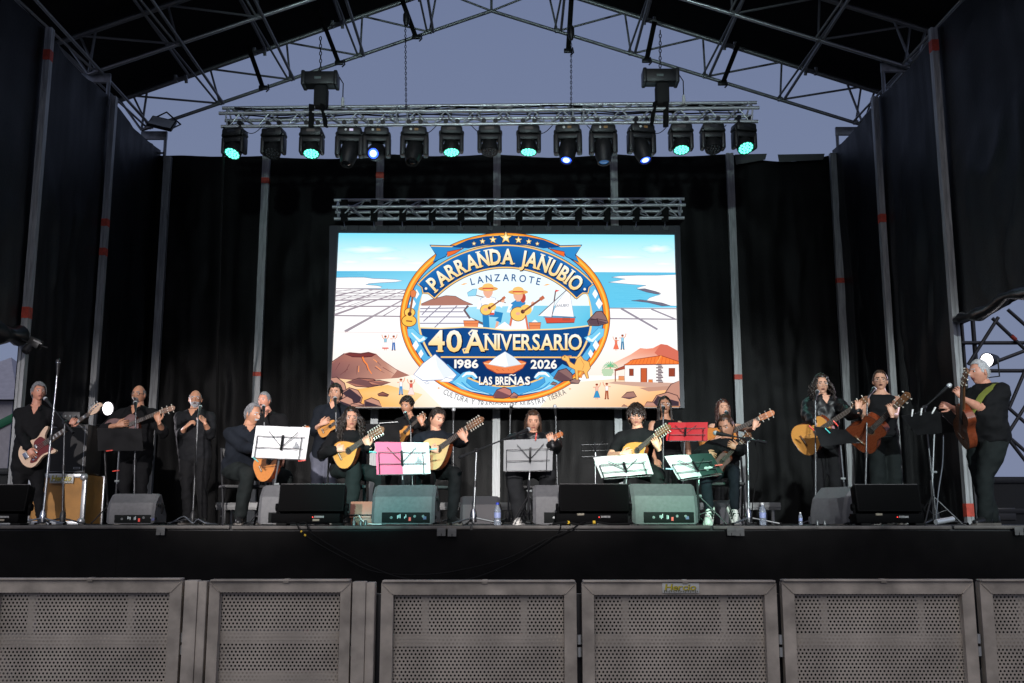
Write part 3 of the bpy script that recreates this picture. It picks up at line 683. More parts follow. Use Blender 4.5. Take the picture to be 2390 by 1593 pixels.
# warm sand at the bottom, left and right
cv.poly([(66, 1200), (560, 1180), (760, 1380), (57, 1380)], W, [(255, 206, 150), (255, 246, 232), (255, 240, 220), (255, 168, 70)])
cv.poly([(1500, 1230), (2255, 1170), (2258, 1380), (1380, 1380)], W, [(255, 244, 228), (255, 206, 150), (255, 160, 62), (255, 238, 214)])
cv.poly([(60, 1290), (420, 1240), (640, 1300), (560, 1380), (57, 1380)], W, [(255, 176, 84), (255, 196, 116), (255, 220, 164), (255, 200, 130), (255, 156, 56)])
# volcano
cv.shape([(62, 1100), (100, 1075), (148, 1042), (180, 1034), (250, 1040), (300, 1032), (345, 1044), (390, 1085), (470, 1140), (560, 1180), (490, 1196), (380, 1205), (250, 1215), (60, 1195)], (172, 118, 104), None)
cv.poly([(148, 1042), (250, 1050), (345, 1048), (400, 1095), (480, 1150), (440, 1200), (240, 1212), (66, 1194), (64, 1110)], W, [(168, 110, 98), (186, 126, 108), (170, 112, 100), (186, 134, 118), (230, 190, 170), (206, 150, 130), (150, 104, 98), (120, 82, 84), (140, 92, 90)])
cv.shape([(152, 1046), (185, 1038), (250, 1044), (300, 1036), (345, 1048), (320, 1062), (270, 1066), (200, 1064)], (120, 58, 56), (70, 34, 44), 4)
cv.line([(262, 1064), (272, 1090), (290, 1110), (300, 1140), (320, 1170)], [10, 9, 8, 7, 5], (255, 140, 70)); cv.line([(256, 1066), (266, 1092), (284, 1114), (296, 1150)], 3, (90, 40, 44))
for a, c in (((120, 1100), (90, 1150)), ((180, 1110), (150, 1165)), ((230, 1120), (225, 1175)), ((350, 1090), (380, 1120)), ((340, 1130), (400, 1165)), ((390, 1130), (460, 1170)), ((170, 1140), (120, 1180))): cv.line([a, c], [4, 1.5], (110, 64, 66))
for a, c in (((330, 1078), (355, 1098)), ((240, 1120), (238, 1160)), ((345, 1120), (380, 1150))): cv.line([a, c], [3, 6], (255, 160, 100))
cv.line([(62, 1100), (100, 1075), (148, 1042)], 4, OUT); cv.line([(345, 1044), (390, 1085), (470, 1140), (520, 1166)], 3, (150, 100, 96))
def rockc(pts, fill=(196, 144, 126), dk=ROCKD):
    cv.shape(pts, fill, (56, 36, 46), 5); n = len(pts); cx = sum(p[0] for p in pts) / n; cy = sum(p[1] for p in pts) / n
    cv.poly([(lerp(cx, p[0], .9), lerp(cy, p[1], .9)) for p in pts if p[1] > cy - 6 or p[0] < cx - 20][:max(3, n - 2)], dk) if n > 4 else None
rockc([(160, 1225), (240, 1198), (330, 1204), (395, 1240), (300, 1256), (220, 1250)], (176, 116, 100), (120, 82, 82)); rockc([(300, 1218), (370, 1212), (440, 1226), (380, 1244), (320, 1240)], (190, 128, 108), (140, 96, 90))
rockc([(57, 1200), (100, 1192), (150, 1230), (165, 1290), (130, 1330), (57, 1330)]); rockc([(130, 1290), (180, 1258), (235, 1275), (262, 1320), (255, 1350), (200, 1360), (140, 1350)])
rockc([(115, 1340), (165, 1312), (200, 1330), (215, 1378), (120, 1378)]); rockc([(275, 1340), (320, 1322), (365, 1340), (385, 1378), (270, 1378)]); rockc([(190, 1362), (240, 1350), (280, 1370), (278, 1379), (190, 1379)]); rockc([(358, 1300), (390, 1286), (430, 1304), (420, 1314), (365, 1310)], (150, 96, 84), (110, 70, 70))
# hills, palm, house on the right
cv.poly([(1760, 1150), (1850, 1100), (1950, 1050), (2010, 1010), (2050, 1014), (2090, 1010), (2140, 984), (2180, 990), (2252, 1030), (2256, 1130), (1900, 1150)], W, [(255, 236, 220), (250, 200, 176), (244, 176, 150), (238, 150, 124), (240, 158, 132), (236, 140, 114), (226, 118, 94), (224, 118, 94), (222, 122, 98), (240, 170, 140), (255, 236, 220)])
cv.poly([(2140, 984), (2100, 1040), (2150, 1080), (2252, 1100), (2252, 1030), (2180, 990)], (214, 112, 92))
for k in range(11):
    a = R(-15 + k * 21); cv.line([(1822, 1128), (1822 + 34 * math.cos(a), 1124 - 30 * math.sin(a)), (1822 + 52 * math.cos(a), 1132 - 34 * math.sin(a) + 10)], [7, 5, 2], (150 - k % 3 * 30, 190, 140))
cv.line([(1822, 1128), (1818, 1180)], 7, (190, 150, 110))
for k in range(14): cv.ell((1780 + 8 * (k % 7), 1150 + 14 * (k % 3)), (14, 10), (190, 214, 180), 10)
cv.shape([(1912, 1118), (2258, 1112), (2258, 1232), (1912, 1228)], (255, 248, 244), OUT, 4)
cv.shape([(1905, 1118), (1960, 1084), (2140, 1058), (2258, 1098), (2258, 1112), (2120, 1112)], (244, 128, 60), (150, 60, 40), 4)
for k in range(9): cv.line([(1950 + k * 22, 1086 - k * 3), (1925 + k * 24, 1116)], 3, (214, 92, 44))
for k in range(5): cv.line([(2150 + k * 22, 1064 + k * 8), (2140 + k * 26, 1110)], 3, (214, 92, 44))
cv.line([(2140, 1058), (2110, 1112)], 5, (255, 170, 90))
cv.shape([(1845, 1148), (1912, 1122), (1912, 1142), (1850, 1156)], (170, 80, 60), OUT, 3); cv.line([(1852, 1152), (1852, 1222)], 7, (140, 80, 66))
cv.shape([(1940, 1142), (1966, 1142), (1966, 1186), (1940, 1186)], (150, 70, 50), OUT, 3); cv.shape([(2012, 1138), (2050, 1138), (2050, 1230), (2012, 1230)], (200, 96, 56), OUT, 4); cv.shape([(2188, 1138), (2226, 1138), (2226, 1190), (2188, 1190)], (150, 70, 50), OUT, 3)
for k in range(13): cv.shape([(2108 + (k % 2) * 12, 1112 + k * 10), (2140 + (k % 3) * 6, 1112 + k * 10), (2142 + (k % 3) * 5, 1120 + k * 10), (2108 + (k % 2) * 11, 1120 + k * 10)], (112, 96, 104))
cv.shape([(2060, 1210), (2085, 1210), (2088, 1236), (2058, 1236)], (230, 130, 70), OUT, 2); cv.shape([(1872, 1188), (1908, 1188), (1908, 1214), (1872, 1214)], (232, 150, 100), OUT, 2)
cv.poly([(1850, 1222), (2258, 1232), (2256, 1248), (2100, 1262), (1960, 1250), (1800, 1232)], (208, 168, 150)); cv.poly([(2000, 1262), (2200, 1250), (2240, 1270), (2060, 1285)], (196, 150, 130))
rockc([(2160, 1300), (2200, 1240), (2258, 1215), (2258, 1330), (2180, 1340)]); rockc([(2085, 1350), (2110, 1310), (2180, 1290), (2240, 1310), (2258, 1350), (2258, 1379), (2080, 1379)]); rockc([(1890, 1322), (1925, 1290), (1965, 1286), (1985, 1318), (1940, 1332)], (170, 124, 112), (130, 96, 96)); rockc([(2030, 1379), (2050, 1350), (2090, 1352), (2110, 1379)]); rockc([(1890, 1379), (1905, 1368), (1930, 1379)])
# little dancers
def figure(x, y, h, skirt, top, armL, armR, skin=(236, 170, 140), man=False, hat=None):
    cv.ell((x, y), (h * .075, h * .085), skin, 14); cv.ell((x, y - h * .05), (h * .09, h * .06), hat or (150, 70, 50), 12)
    cv.shape([(x - h * .10, y + h * .10), (x + h * .10, y + h * .10), (x + h * .08, y + h * .38), (x - h * .08, y + h * .38)], top, (120, 90, 100), 1.5)
    for s_, a in ((-1, armL), (1, armR)): cv.line([(x + s_ * h * .10, y + h * .13), (x + s_ * h * .20, y + h * .13 - a * h * .12), (x + s_ * h * .24, y + h * .13 - a * h * .30)], h * .055, top if a < 0 else skin)
    if man:
        for s_ in (-1, 1): cv.line([(x + s_ * h * .045, y + h * .38), (x + s_ * h * .075, y + h * .88)], h * .095, skirt); cv.ell((x + s_ * h * .09, y + h * .9), (h * .06, h * .03), (90, 50, 46), 8)
    else:
        cv.shape([(x - h * .07, y + h * .36), (x + h * .07, y + h * .36), (x + h * .22, y + h * .80), (x - h * .22, y + h * .80)], skirt, (150, 90, 90), 1.5)
        for s_ in (-1, 1): cv.line([(x + s_ * h * .05, y + h * .8), (x + s_ * h * .06, y + h * .9)], h * .05, skin)
figure(410, 944, 92, (232, 100, 90), (150, 200, 220), 1, 1); cv.poly([(400, 978), (420, 978), (430, 1010), (394, 1010)], (255, 246, 244)); figure(462, 944, 92, (60, 110, 180), (255, 250, 250), 0, 1, man=True)
figure(508, 1216, 100, (70, 150, 210), (255, 248, 246), 0, 1, man=True); figure(572, 1226, 100, (255, 226, 220), (226, 100, 84), 1, 1)
figure(1855, 956, 82, (240, 120, 90), (240, 130, 100), 1, 0); figure(1895, 940, 92, (60, 130, 170), (150, 206, 232), 0, 1, man=True)
figure(1734, 1248, 98, (60, 150, 200), (246, 190, 170), 0, 1); figure(1796, 1244, 100, (170, 84, 56), (255, 250, 246), 1, 0, man=True)
# ---- emblem
EC = (1160, 826)
cv.ring(EC, (0, 0), (658, 533), OUT, n=90); cv.ring(EC, (0, 0), (654, 529), ORG, n=90, col2=(255, 130, 40)); cv.ring(EC, (632, 508), (645, 520), (255, 196, 84), n=90)
cv.ring(EC, (0, 0), (618, 496), (30, 60, 110), n=90); cv.ring(EC, (0, 0), (612, 490), SKYB, n=90, col2=(90, 176, 226))
cv.ring(EC, (0, 0), (545, 470), (255, 214, 140), n=90); cv.ring(EC, (0, 0), (533, 458), NAVY, n=90)
# picture inside
def inside(pts): return [(EC[0] + max(-526, min(526, x - EC[0])), y) for x, y in pts]
cv.poly([(640, 690), (680, 620), (780, 540), (1000, 500), (1160, 490), (1320, 500), (1500, 560), (1640, 640), (1680, 700), (1692, 800), (1692, 905), (626, 905), (626, 800)], W, [(236, 250, 255)] * 11 + [(255, 255, 255)] * 2)
cv.poly([(1350, 752), (1692, 752), (1694, 890), (1560, 905), (930, 905), (900, 760)], W, [(120, 206, 236), (110, 200, 232), (90, 190, 226), (110, 204, 234), (140, 214, 240), (170, 226, 246)])
cv.shape([(636, 740), (700, 712), (790, 688), (850, 692), (900, 720), (960, 745), (640, 765)], (176, 122, 108), (100, 70, 76), 3)
cv.poly([(626, 752), (930, 748), (905, 780), (960, 850), (1060, 890), (626, 890)], (250, 250, 255))
for a, c in (((630, 770), (910, 765)), ((628, 790), (900, 790)), ((626, 822), (925, 822)), ((626, 862), (960, 862)), ((650, 850), (760, 752)), ((720, 888), (860, 752)), ((640, 810), (690, 756))): cv.line([a, c], 6, (140, 134, 152))
cv.line([(930, 752), (905, 780), (940, 830), (1060, 880)], 14, (110, 92, 100))
# sail boat
cv.shape([(1405, 820), (1600, 822), (1592, 858), (1420, 862)], (214, 84, 66), OUT, 4); cv.line([(1400, 822), (1602, 826)], 8, (70, 150, 190)); cv.line([(1452, 825), (1476, 660)], 8, (110, 90, 90))
cv.shape([(1560, 640), (1480, 740), (1455, 815), (1590, 822)], W, (150, 160, 190), 3); cv.shape([(1470, 720), (1366, 815), (1450, 822)], W, (150, 160, 190), 3); cv.line([(1372, 812), (1560, 640)], 5, (110, 100, 110)); cv.poly([(1474, 652), (1502, 658), (1476, 668)], (226, 90, 80))
cv.letters(straight('JANUBIO', 1474, 1560, 762, 17, slope=-.06), (90, 100, 130), .005)
cv.shape([(1520, 828), (1565, 828), (1565, 842), (1520, 842)], (190, 90, 70), OUT, 2)
# baskets and salt
for x, y, w_ in ((948, 870, 48), (1346, 882, 38)):
    cv.poly([(x - w_ * .8, y - 18), (x, y - 42), (x + w_ * .8, y - 18)], W); cv.shape([(x - w_, y - 24), (x + w_, y - 24), (x + w_ * .82, y + 26), (x - w_ * .82, y + 26)], (236, 140, 90), (130, 66, 50), 4); cv.line([(x - w_ * .95, y - 4), (x + w_ * .92, y - 4)], 3, (180, 90, 60))
# man and woman with guitars
SK = (238, 178, 150)
def player(x, y, man):
    if man:
        cv.line([(930, 676), (1165, 735)], 6, (150, 120, 110)); cv.shape([(925, 672), (960, 650), (985, 648), (978, 690), (930, 694)], (150, 216, 240), (90, 140, 180), 3)
        cv.line([(x - 16, y + 130), (x - 10, y + 245)], 40, (44, 130, 190)); cv.line([(x + 10, y + 140), (x + 80, y + 150), (x + 62, y + 190)], 40, (44, 130, 190)); cv.line([(x + 60, y + 190), (x + 48, y + 245)], 16, SK)
        cv.shape([(x - 46, y + 46), (x - 6, y + 30), (x + 48, y + 44), (x + 40, y + 140), (x - 34, y + 140)], (250, 252, 255), (130, 150, 190), 3); cv.line([(x - 30, y + 142), (x + 38, y + 142)], 14, (226, 90, 70))
    else:
        cv.poly([(x - 46, y + 140), (x - 20, y + 120), (x + 50, y + 120), (x + 72, y + 240), (x - 66, y + 240)], (226, 120, 90)); cv.shape([(x - 30, y + 130), (x + 40, y + 130), (x + 58, y + 240), (x - 52, y + 240)], W, (200, 190, 200), 2)
        cv.shape([(x - 44, y + 56), (x - 10, y + 34), (x + 44, y + 50), (x + 40, y + 130), (x - 30, y + 130)], (60, 140, 200), (60, 90, 140), 3)
        cv.ell((x + 30, y + 22), (18, 30), (190, 74, 60), 16)
    cv.line([(x - 44, y + 60), (x - 64, y + 104), (x + 2, y + 110)], 22, (250, 252, 255)); cv.line([(x - 20, y + 112), (x + 24, y + 112)], 14, SK); cv.line([(x + 44, y + 60), (x + 86, y + 96), (x + 92, y + 60)], 20, (250, 252, 255)); cv.ell((x + 92, y + 58), (12, 14), SK, 12)
    cv.line([(x, y + 24), (x, y + 44)], 22, SK); cv.ell((x, y + 4), (30, 36), SK, 20); cv.ell((x - 2, y - 10), (32, 20), (120, 60, 46), 16, 0, 180)
    cv.ell((x, y - 14), (62, 15), (232, 170, 90), 24); cv.ell((x, y - 24), (36, 24), (246, 200, 120), 20); cv.line([(x - 34, y - 16), (x + 34, y - 16)], 9, (214, 84, 60))
    gx, gy = (x + 2, y + 108) if man else (x + 20, y + 110); k = .82 if man else 1.1
    cv.ell((gx - 18 * k, gy + 12 * k), (46 * k, 42 * k), (120, 66, 46), 24); cv.ell((gx - 18 * k, gy + 12 * k), (42 * k, 38 * k), (255, 206, 110), 24); cv.ell((gx + 26 * k, gy - 12 * k), (33 * k, 30 * k), (255, 206, 110), 20); cv.ell((gx + 8 * k, gy - 2), (12 * k, 12 * k), (96, 56, 50), 14)
    cv.line([(gx + 10 * k, gy - 2), (gx + 106 * k, gy - 70 * k)], 11 * k, (140, 84, 66)); cv.line([(gx + 106 * k, gy - 70 * k), (gx + 128 * k, gy - 86 * k)], 20 * k, (196, 110, 80))
    cv.ell((gx - 20 * k, gy + 10 * k), (14, 10), SK, 10)
player(1054, 662, True); player(1242, 684, False)
cv.shape([(1085, 905), (1120, 880), (1158, 855), (1195, 884), (1220, 908)], W, (190, 200, 220), 2)
# navy band and lines
cv.poly([(626, 895), (760, 900), (900, 892), (1040, 896), (1160, 912), (1300, 910), (1500, 904), (1640, 888), (1694, 882), (1692, 1000), (1640, 1072), (680, 1072), (626, 980)], NAVY)
cv.line([(626, 893), (760, 897), (900, 889), (1040, 894), (1160, 909), (1300, 907), (1500, 901), (1640, 886), (1694, 878)], 8, (255, 224, 160))
cv.ring(EC, (533, 458), (545, 470), (255, 214, 140), 175, 235, 30); cv.ring(EC, (533, 458), (545, 470), (255, 214, 140), 305, 365, 30)
cv.poly([(700, 1088), (1630, 1088), (1540, 1190), (1380, 1260), (1160, 1285), (920, 1250), (790, 1180)], NAVYD)
cv.line([(760, 1076), (1640, 1078)], 9, GOLD)
cv.ring(EC, (470, 428), (480, 438), GOLD, 235, 305, 30); cv.ring(EC, (480, 438), (560, 480), (70, 160, 220), 222, 318, 40)
# title ribbon
BC = (1163, 1120)
def bandpts(r0, r1, a0, a1, n=50):
    a = [R(lerp(a0, a1, k / n)) for k in range(n + 1)]
    return [(BC[0] + r1 * math.cos(q), BC[1] - r1 * math.sin(q)) for q in a], [(BC[0] + r0 * math.cos(q), BC[1] - r0 * math.sin(q)) for q in a]
def bandpoly(r0, r1, a0, a1, col, col2=None, n=50):
    o_, i_ = bandpts(r0, r1, a0, a1, n); cv.poly(o_ + i_, col, [col2 or col] * (n + 1) + [col] * (n + 1), [(k, k + 1, n + 2 + k, n + 1 + k) for k in range(n)])
for s_ in (-1, 1):   # ribbon tails
    f = lambda x, y: (1165 + s_ * (x - 1165), y)
    cv.shape([f(1640, 378), f(1425, 384), f(1430, 400), f(1525, 420), f(1540, 450), f(1620, 486), f(1598, 440)], (50, 140, 205), (30, 50, 96), 5); cv.line([f(1632, 384), f(1440, 390), f(1440, 402)], 6, GOLD)
    cv.shape([f(1415, 388), f(1440, 402), f(1530, 420), f(1530, 452), f(1480, 430)], (240, 110, 50), (110, 50, 50), 4)
for k_, (gr, cc) in enumerate(((12, (30, 44, 90)), (8, GOLD), (0, NAVY))):
    bandpoly(606 - gr, 736 + gr, 137, 43, cc, (34, 110, 182) if k_ == 2 else None)
    for s_ in (-1, 1):
        f = lambda x, y: (1163 + s_ * (x - 1163), y); e = gr * 1.2
        cv.poly([f(1595, 696 - 0), f(1700 - 4, 622 - e * .4), f(1704 + e, 624), f(1682 + e * .5, 642), f(1674 + e * .6, 676 + e * .4), f(1644, 674 + e * .8), f(1606, 704 + e), f(1596 - e, 690), f(1600, 640)], cc)
it = arc('PARRANDA JANUBIO', BC, (624, 624), 134, 46, 92)
cv.letters([(c, x + 4, y + 5, h, a, s_) for c, x, y, h, a, s_ in it], (10, 26, 60), .045); cv.letters(it, (255, 252, 236), .03, (255, 214, 140))
for x, y in ((668, 650), (1656, 654)): cv.ell((x, y), (8, 8), CREAM, 12)
cv.letters(arc('LANZAROTE', (1163, 1464), (861, 861), 104.2, 75.8, 44, gap=.3), (26, 84, 140), .012)
for x, y, s_ in ((905, 622, -1), (1420, 626, 1)): cv.poly([(x - 22, y + 6), (x, y - 5), (x + 22, y - 4), (x, y + 5)], (250, 190, 120))
# star band
cv.ring(BC, (812, 846), (930, 868), (30, 70, 130), 112, 68, 40) if False else None
cv.poly([(828, 392), (930, 347), (1040, 325), (1165, 318), (1290, 325), (1400, 347), (1506, 392), (1400, 400), (1290, 380), (1165, 374), (1040, 380), (930, 400)], NAVY)
for x, y, r_ in ((1165, 334, 38), (1085, 346, 24), (1244, 348, 24), (1020, 357, 19), (1308, 358, 19), (967, 371, 14), (1361, 372, 14)):
    st = lambda k: [(x + (r_ * k if i % 2 == 0 else r_ * k * .42) * math.sin(i * math.pi / 5), y - (r_ * k if i % 2 == 0 else r_ * k * .42) * math.cos(i * math.pi / 5)) for i in range(10)]
    cv.poly(st(1.25), (30, 40, 80)); cv.poly(st(1.0), (255, 214, 120)); cv.poly(st(.55), (255, 246, 210))
# big texts
def serif(items, col, dark, bold, col2=None): cv.letters([(c, x + 4, y + 5, h, a, s_) for c, x, y, h, a, s_ in items], dark, bold + .02); cv.letters(items, col, bold, col2)
serif(straight('40', 688, 888, 1042, 130), (255, 254, 244), (10, 26, 60), .02, (255, 208, 124))
serif(straight('A', 915, 1030, 1040, 128), (255, 254, 244), (10, 26, 60), .02, (255, 208, 124)); cv.line([(935, 1046), (905, 1050), (898, 1030), (916, 1024)], [12, 12, 10, 8], (255, 220, 150)); cv.line([(990, 916), (955, 912), (935, 930), (946, 944)], [12, 12, 10, 8], CREAM)
serif(straight('NIVERSARIO', 1036, 1636, 1032, 96), (255, 254, 244), (10, 26, 60), .02, (255, 214, 136))
# stroke serifs for the big line
def serifs(items, col, which='NIVRA40PDJ'):
    for c, x, y, h, a, s_ in items:
        if c in 'NIRPAD4' :
            vs, fs, x0, x1 = glyph(c, .0); w_ = (x1 - x0) * h / .70 * s_; ca, sa = math.cos(R(a)), math.sin(R(a))
            feet = {'I': [(0, 0), (0, 1)], 'N': [(-.42, 0), (-.42, 1), (.42, 1)], 'R': [(-.40, 0), (.42, 0)], 'P': [(-.40, 0)], 'A': [(-.46, 0), (.46, 0)], 'D': [(-.40, 0), (-.4, 1)], '4': [(.22, 0)]}[c]
            for fx, fy in feet:
                lx, ly = fx * w_, fy * h * 1.0; hw = h * .17
                pts = [(lx - hw, ly - h * .035), (lx + hw, ly - h * .035), (lx + hw, ly + h * .035), (lx - hw, ly + h * .035)]
                cv.poly([(x + px * ca + py * sa, y + px * sa - py * ca) for px, py in pts], col[fy])
serifs(it, [(255, 216, 146), CREAM]); serifs(straight('NIVERSARIO', 1036, 1636, 1032, 96), [(255, 216, 146), CREAM]); serifs(straight('40', 688, 888, 1042, 130), [(255, 210, 130), CREAM])
serif(straight('1986', 848, 992, 1146, 50), (255, 250, 240), NAVYD, .03); serif(straight('2026', 1322, 1480, 1150, 52), (255, 250, 240), NAVYD, .03)
serif(straight('LAS BRE', 1000, 1178, 1250, 48), (255, 250, 240), NAVYD, .03); serif(straight('NAS', 1184, 1314, 1250, 48), (255, 250, 240), NAVYD, .03); cv.line([(1186, 1194), (1200, 1188), (1212, 1194), (1226, 1188)], 6, (255, 250, 240))
# bowl of salt
cv.shape([(1022, 1112), (1060, 1100), (1260, 1100), (1294, 1112), (1270, 1150), (1210, 1182), (1110, 1182), (1048, 1150)], (236, 130, 80), (120, 50, 44), 5); cv.line([(1030, 1118), (1160, 1142), (1288, 1118)], 8, (255, 190, 140))
cv.shape([(1056, 1124), (1100, 1082), (1160, 1046), (1215, 1080), (1262, 1124), (1160, 1142)], (252, 254, 255), (150, 170, 200), 3); cv.poly([(1160, 1046), (1215, 1080), (1262, 1124), (1180, 1138)], (226, 236, 246))
for k in range(6): cv.line([(1070 + k * 36, 1156), (1090 + k * 32, 1164)], 3, (190, 90, 60))
# salt heap left, waves, rocks, camel
cv.shape([(594, 1188), (650, 1120), (727, 1062), (780, 1110), (860, 1190), (840, 1215), (760, 1222), (650, 1226)], (252, 254, 255), (110, 130, 180), 4); cv.poly([(727, 1066), (780, 1112), (856, 1190), (780, 1210), (740, 1140)], (232, 240, 248)); cv.shape([(755, 1232), (795, 1206), (840, 1220), (815, 1236)], W, (110, 130, 180), 3); cv.shape([(660, 1240), (678, 1230), (692, 1242), (670, 1248)], W, (110, 130, 180), 3)
for s_ in (-1, 1):
    f = lambda x, y: (1165 + s_ * (x - 1165), y)
    cv.shape([f(1338, 1210), f(1352, 1184), f(1390, 1166), f(1430, 1176), f(1462, 1206), f(1500, 1240), f(1440, 1280), f(1330, 1304), f(1250, 1314), f(1370, 1270), f(1410, 1236), f(1404, 1208), f(1380, 1202), f(1362, 1222)], (120, 204, 240), (40, 110, 170), 3)
    cv.line([f(1344, 1208), f(1370, 1182), f(1410, 1182), f(1436, 1204)], [8, 18, 16, 6], W); cv.line([f(1300, 1304), f(1400, 1272), f(1440, 1236)], [4, 10, 6], (60, 150, 212)); cv.line([f(1270, 1310), f(1380, 1290), f(1470, 1240)], [3, 7, 4], (200, 236, 250))
    cv.shape([f(1650, 960), f(1700, 940), f(1740, 900), f(1776, 906), f(1770, 950), f(1730, 990), f(1680, 990)], (120, 204, 240), (50, 130, 190), 3); cv.line([f(1668, 962), f(1700, 980), f(1750, 930)], [22, 18, 6], (236, 250, 255))
    for dx, dy, r_ in ((1718, 690, 22), (1742, 750, 26), (1722, 1008, 24), (1690, 1060, 20)): cv.shape([f(dx - r_ * .8, dy), f(dx, dy - r_ * 1.4), f(dx + r_ * .9, dy), f(dx + 2, dy + r_ * 1.4)], W, (130, 190, 226), 2)
rockc([(1670, 860), (1690, 838), (1725, 800), (1760, 796), (1785, 830), (1800, 870), (1740, 888), (1680, 886)], (140, 110, 112), (96, 74, 84)); cv.line([(1730, 840), (1740, 880)], 4, (60, 40, 50)); cv.line([(1690, 850), (1740, 846), (1790, 856)], 4, (60, 40, 50))
rockc([(1460, 1215), (1490, 1165), (1540, 1152), (1575, 1185), (1580, 1225), (1500, 1232)], (140, 106, 104), (104, 76, 82)); rockc([(1560, 1232), (1590, 1214), (1628, 1226), (1615, 1246), (1570, 1246)], (160, 124, 116), (120, 90, 92)); rockc([(1440, 1250), (1458, 1234), (1486, 1244), (1470, 1256)], (150, 116, 112), (110, 84, 88))
rockc([(1085, 1325), (1110, 1285), (1155, 1268), (1195, 1285), (1205, 1325), (1150, 1338), (1095, 1336)], (190, 124, 116), (120, 78, 86)); rockc([(1190, 1325), (1215, 1300), (1242, 1318), (1235, 1336), (1195, 1336)], (190, 130, 120), (130, 90, 92))
CM = (246, 190, 104)
cv.shape([(1508, 1082), (1530, 1070), (1556, 1078), (1562, 1110), (1590, 1130), (1606, 1090), (1630, 1074), (1650, 1100), (1680, 1110), (1690, 1150), (1670, 1178), (1680, 1214), (1666, 1216), (1646, 1170), (1612, 1166), (1616, 1222), (1600, 1222), (1592, 1160), (1560, 1144), (1540, 1110), (1514, 1098)], CM, (140, 84, 50), 4)
cv.line([(1640, 1172), (1630, 1212)], 12, (226, 150, 84)); cv.line([(1628, 1090), (1650, 1130), (1640, 1160)], 4, (224, 150, 80)); cv.ell((1530, 1082), (4, 4), (70, 40, 30), 8); cv.line([(1548, 1078), (1572, 1076)], 7, (226, 150, 84))
# guitar on the left rim
GX = (570, 842)
cv.ell((566, 858), (48, 38), (130, 70, 40), 28); cv.ell((570, 806), (36, 30), (130, 70, 40), 24); cv.ell((566, 858), (43, 33), (255, 196, 84), 28); cv.ell((570, 806), (31, 26), (255, 206, 100), 24); cv.line([(571, 815), (590, 700)], 13, (150, 96, 70)); cv.ell((570, 816), (13, 13), (86, 50, 40), 16); cv.line([(548, 858), (586, 862)], 8, (150, 80, 50)); cv.shape([(578, 710), (574, 676), (596, 664), (612, 680), (604, 712)], (226, 130, 80), (110, 56, 40), 3)
# motto below
cv.letters(arc('CULTURA Y TRADICION DE NUESTRA TIERRA', (1158, 545), (855, 855), 243.4, 296.6, 34, gap=.14), (84, 84, 92), 0.0)
for x, y in ((750, 1275), (1562, 1280)): cv.poly([(x - 8, y), (x, y - 6), (x + 8, y), (x, y + 6)], (240, 170, 110))

sp0 = P(*cpx(1160, 1382), YS)
scr = thing('led_screen', 'huge lit LED screen showing an anniversary emblem of musicians', 'screen', sp0)
me = bpy.data.meshes.new('screen_picture'); me.from_pydata(cv.v, [], cv.f)
ca = me.color_attributes.new('paint', 'FLOAT_COLOR', 'POINT'); ca.data.foreach_set('color', [x for c in cv.c for x in (*c, 1)])
# trim what reaches past the lit area, as the panel edge does
bm = bmesh.new(); bm.from_mesh(me)
cor = [P(*cpx(*c), YS) for c in (TLc, TRc, BRc, BLc)]
for i in range(4):
    a, c = cor[i], cor[(i + 1) % 4]; d = c - a; nn = V((d.z, 0, -d.x)); mid = (cor[0] + cor[2]) / 2
    if (mid - a).dot(nn) > 0: nn = -nn
    bmesh.ops.bisect_plane(bm, geom=bm.verts[:] + bm.edges[:] + bm.faces[:], plane_co=a, plane_no=nn, clear_outer=True)
bm.to_mesh(me); bm.free()
ms = bpy.data.materials.new('led_picture'); ms.use_nodes = True; n = ms.node_tree; n.nodes.clear()
oo = n.nodes.new('ShaderNodeOutputMaterial'); em = n.nodes.new('ShaderNodeEmission'); at_ = n.nodes.new('ShaderNodeAttribute'); at_.attribute_name = 'paint'; em.inputs[1].default_value = 1.1
n.links.new(at_.outputs['Color'], em.inputs[0]); n.links.new(em.outputs[0], oo.inputs[0]); me.materials.append(ms)
put('screen_picture', me, scr)
navy_fr = M('screen_frame_blue_black', (.012, .014, .026), .45)
def quadbox(name, pts, y0, y1, m, parent):
    q = [P(*cpx(*p), YS) for p in pts]; b = MB(); n_ = len(q); vs = [V((p.x, y0, p.z)) for p in q] + [V((p.x, y1, p.z)) for p in q]
    b.add(vs, [tuple(range(n_)), tuple(range(n_, 2 * n_))[::-1]] + [(i, (i + 1) % n_, n_ + (i + 1) % n_, n_ + i) for i in range(n_)]); return b.build(name, m, parent, 0)
quadbox('cabinet', [(60, 240), (2260, 246), (2288, 1386), (42, 1386)], YS + .002, YS + .16, navy_fr, scr)
quadbox('frame_side', [(54, 240), (108, 240), (55, 1386), (40, 1386)], YS - .05, YS, navy_fr, scr); quadbox('frame_side', [(2230, 246), (2262, 246), (2290, 1386), (2260, 1386)], YS - .05, YS, navy_fr, scr)
cols_ = [145, 332, 512, 700, 880, 1065, 1247, 1432, 1622, 1803, 1987, 2170]
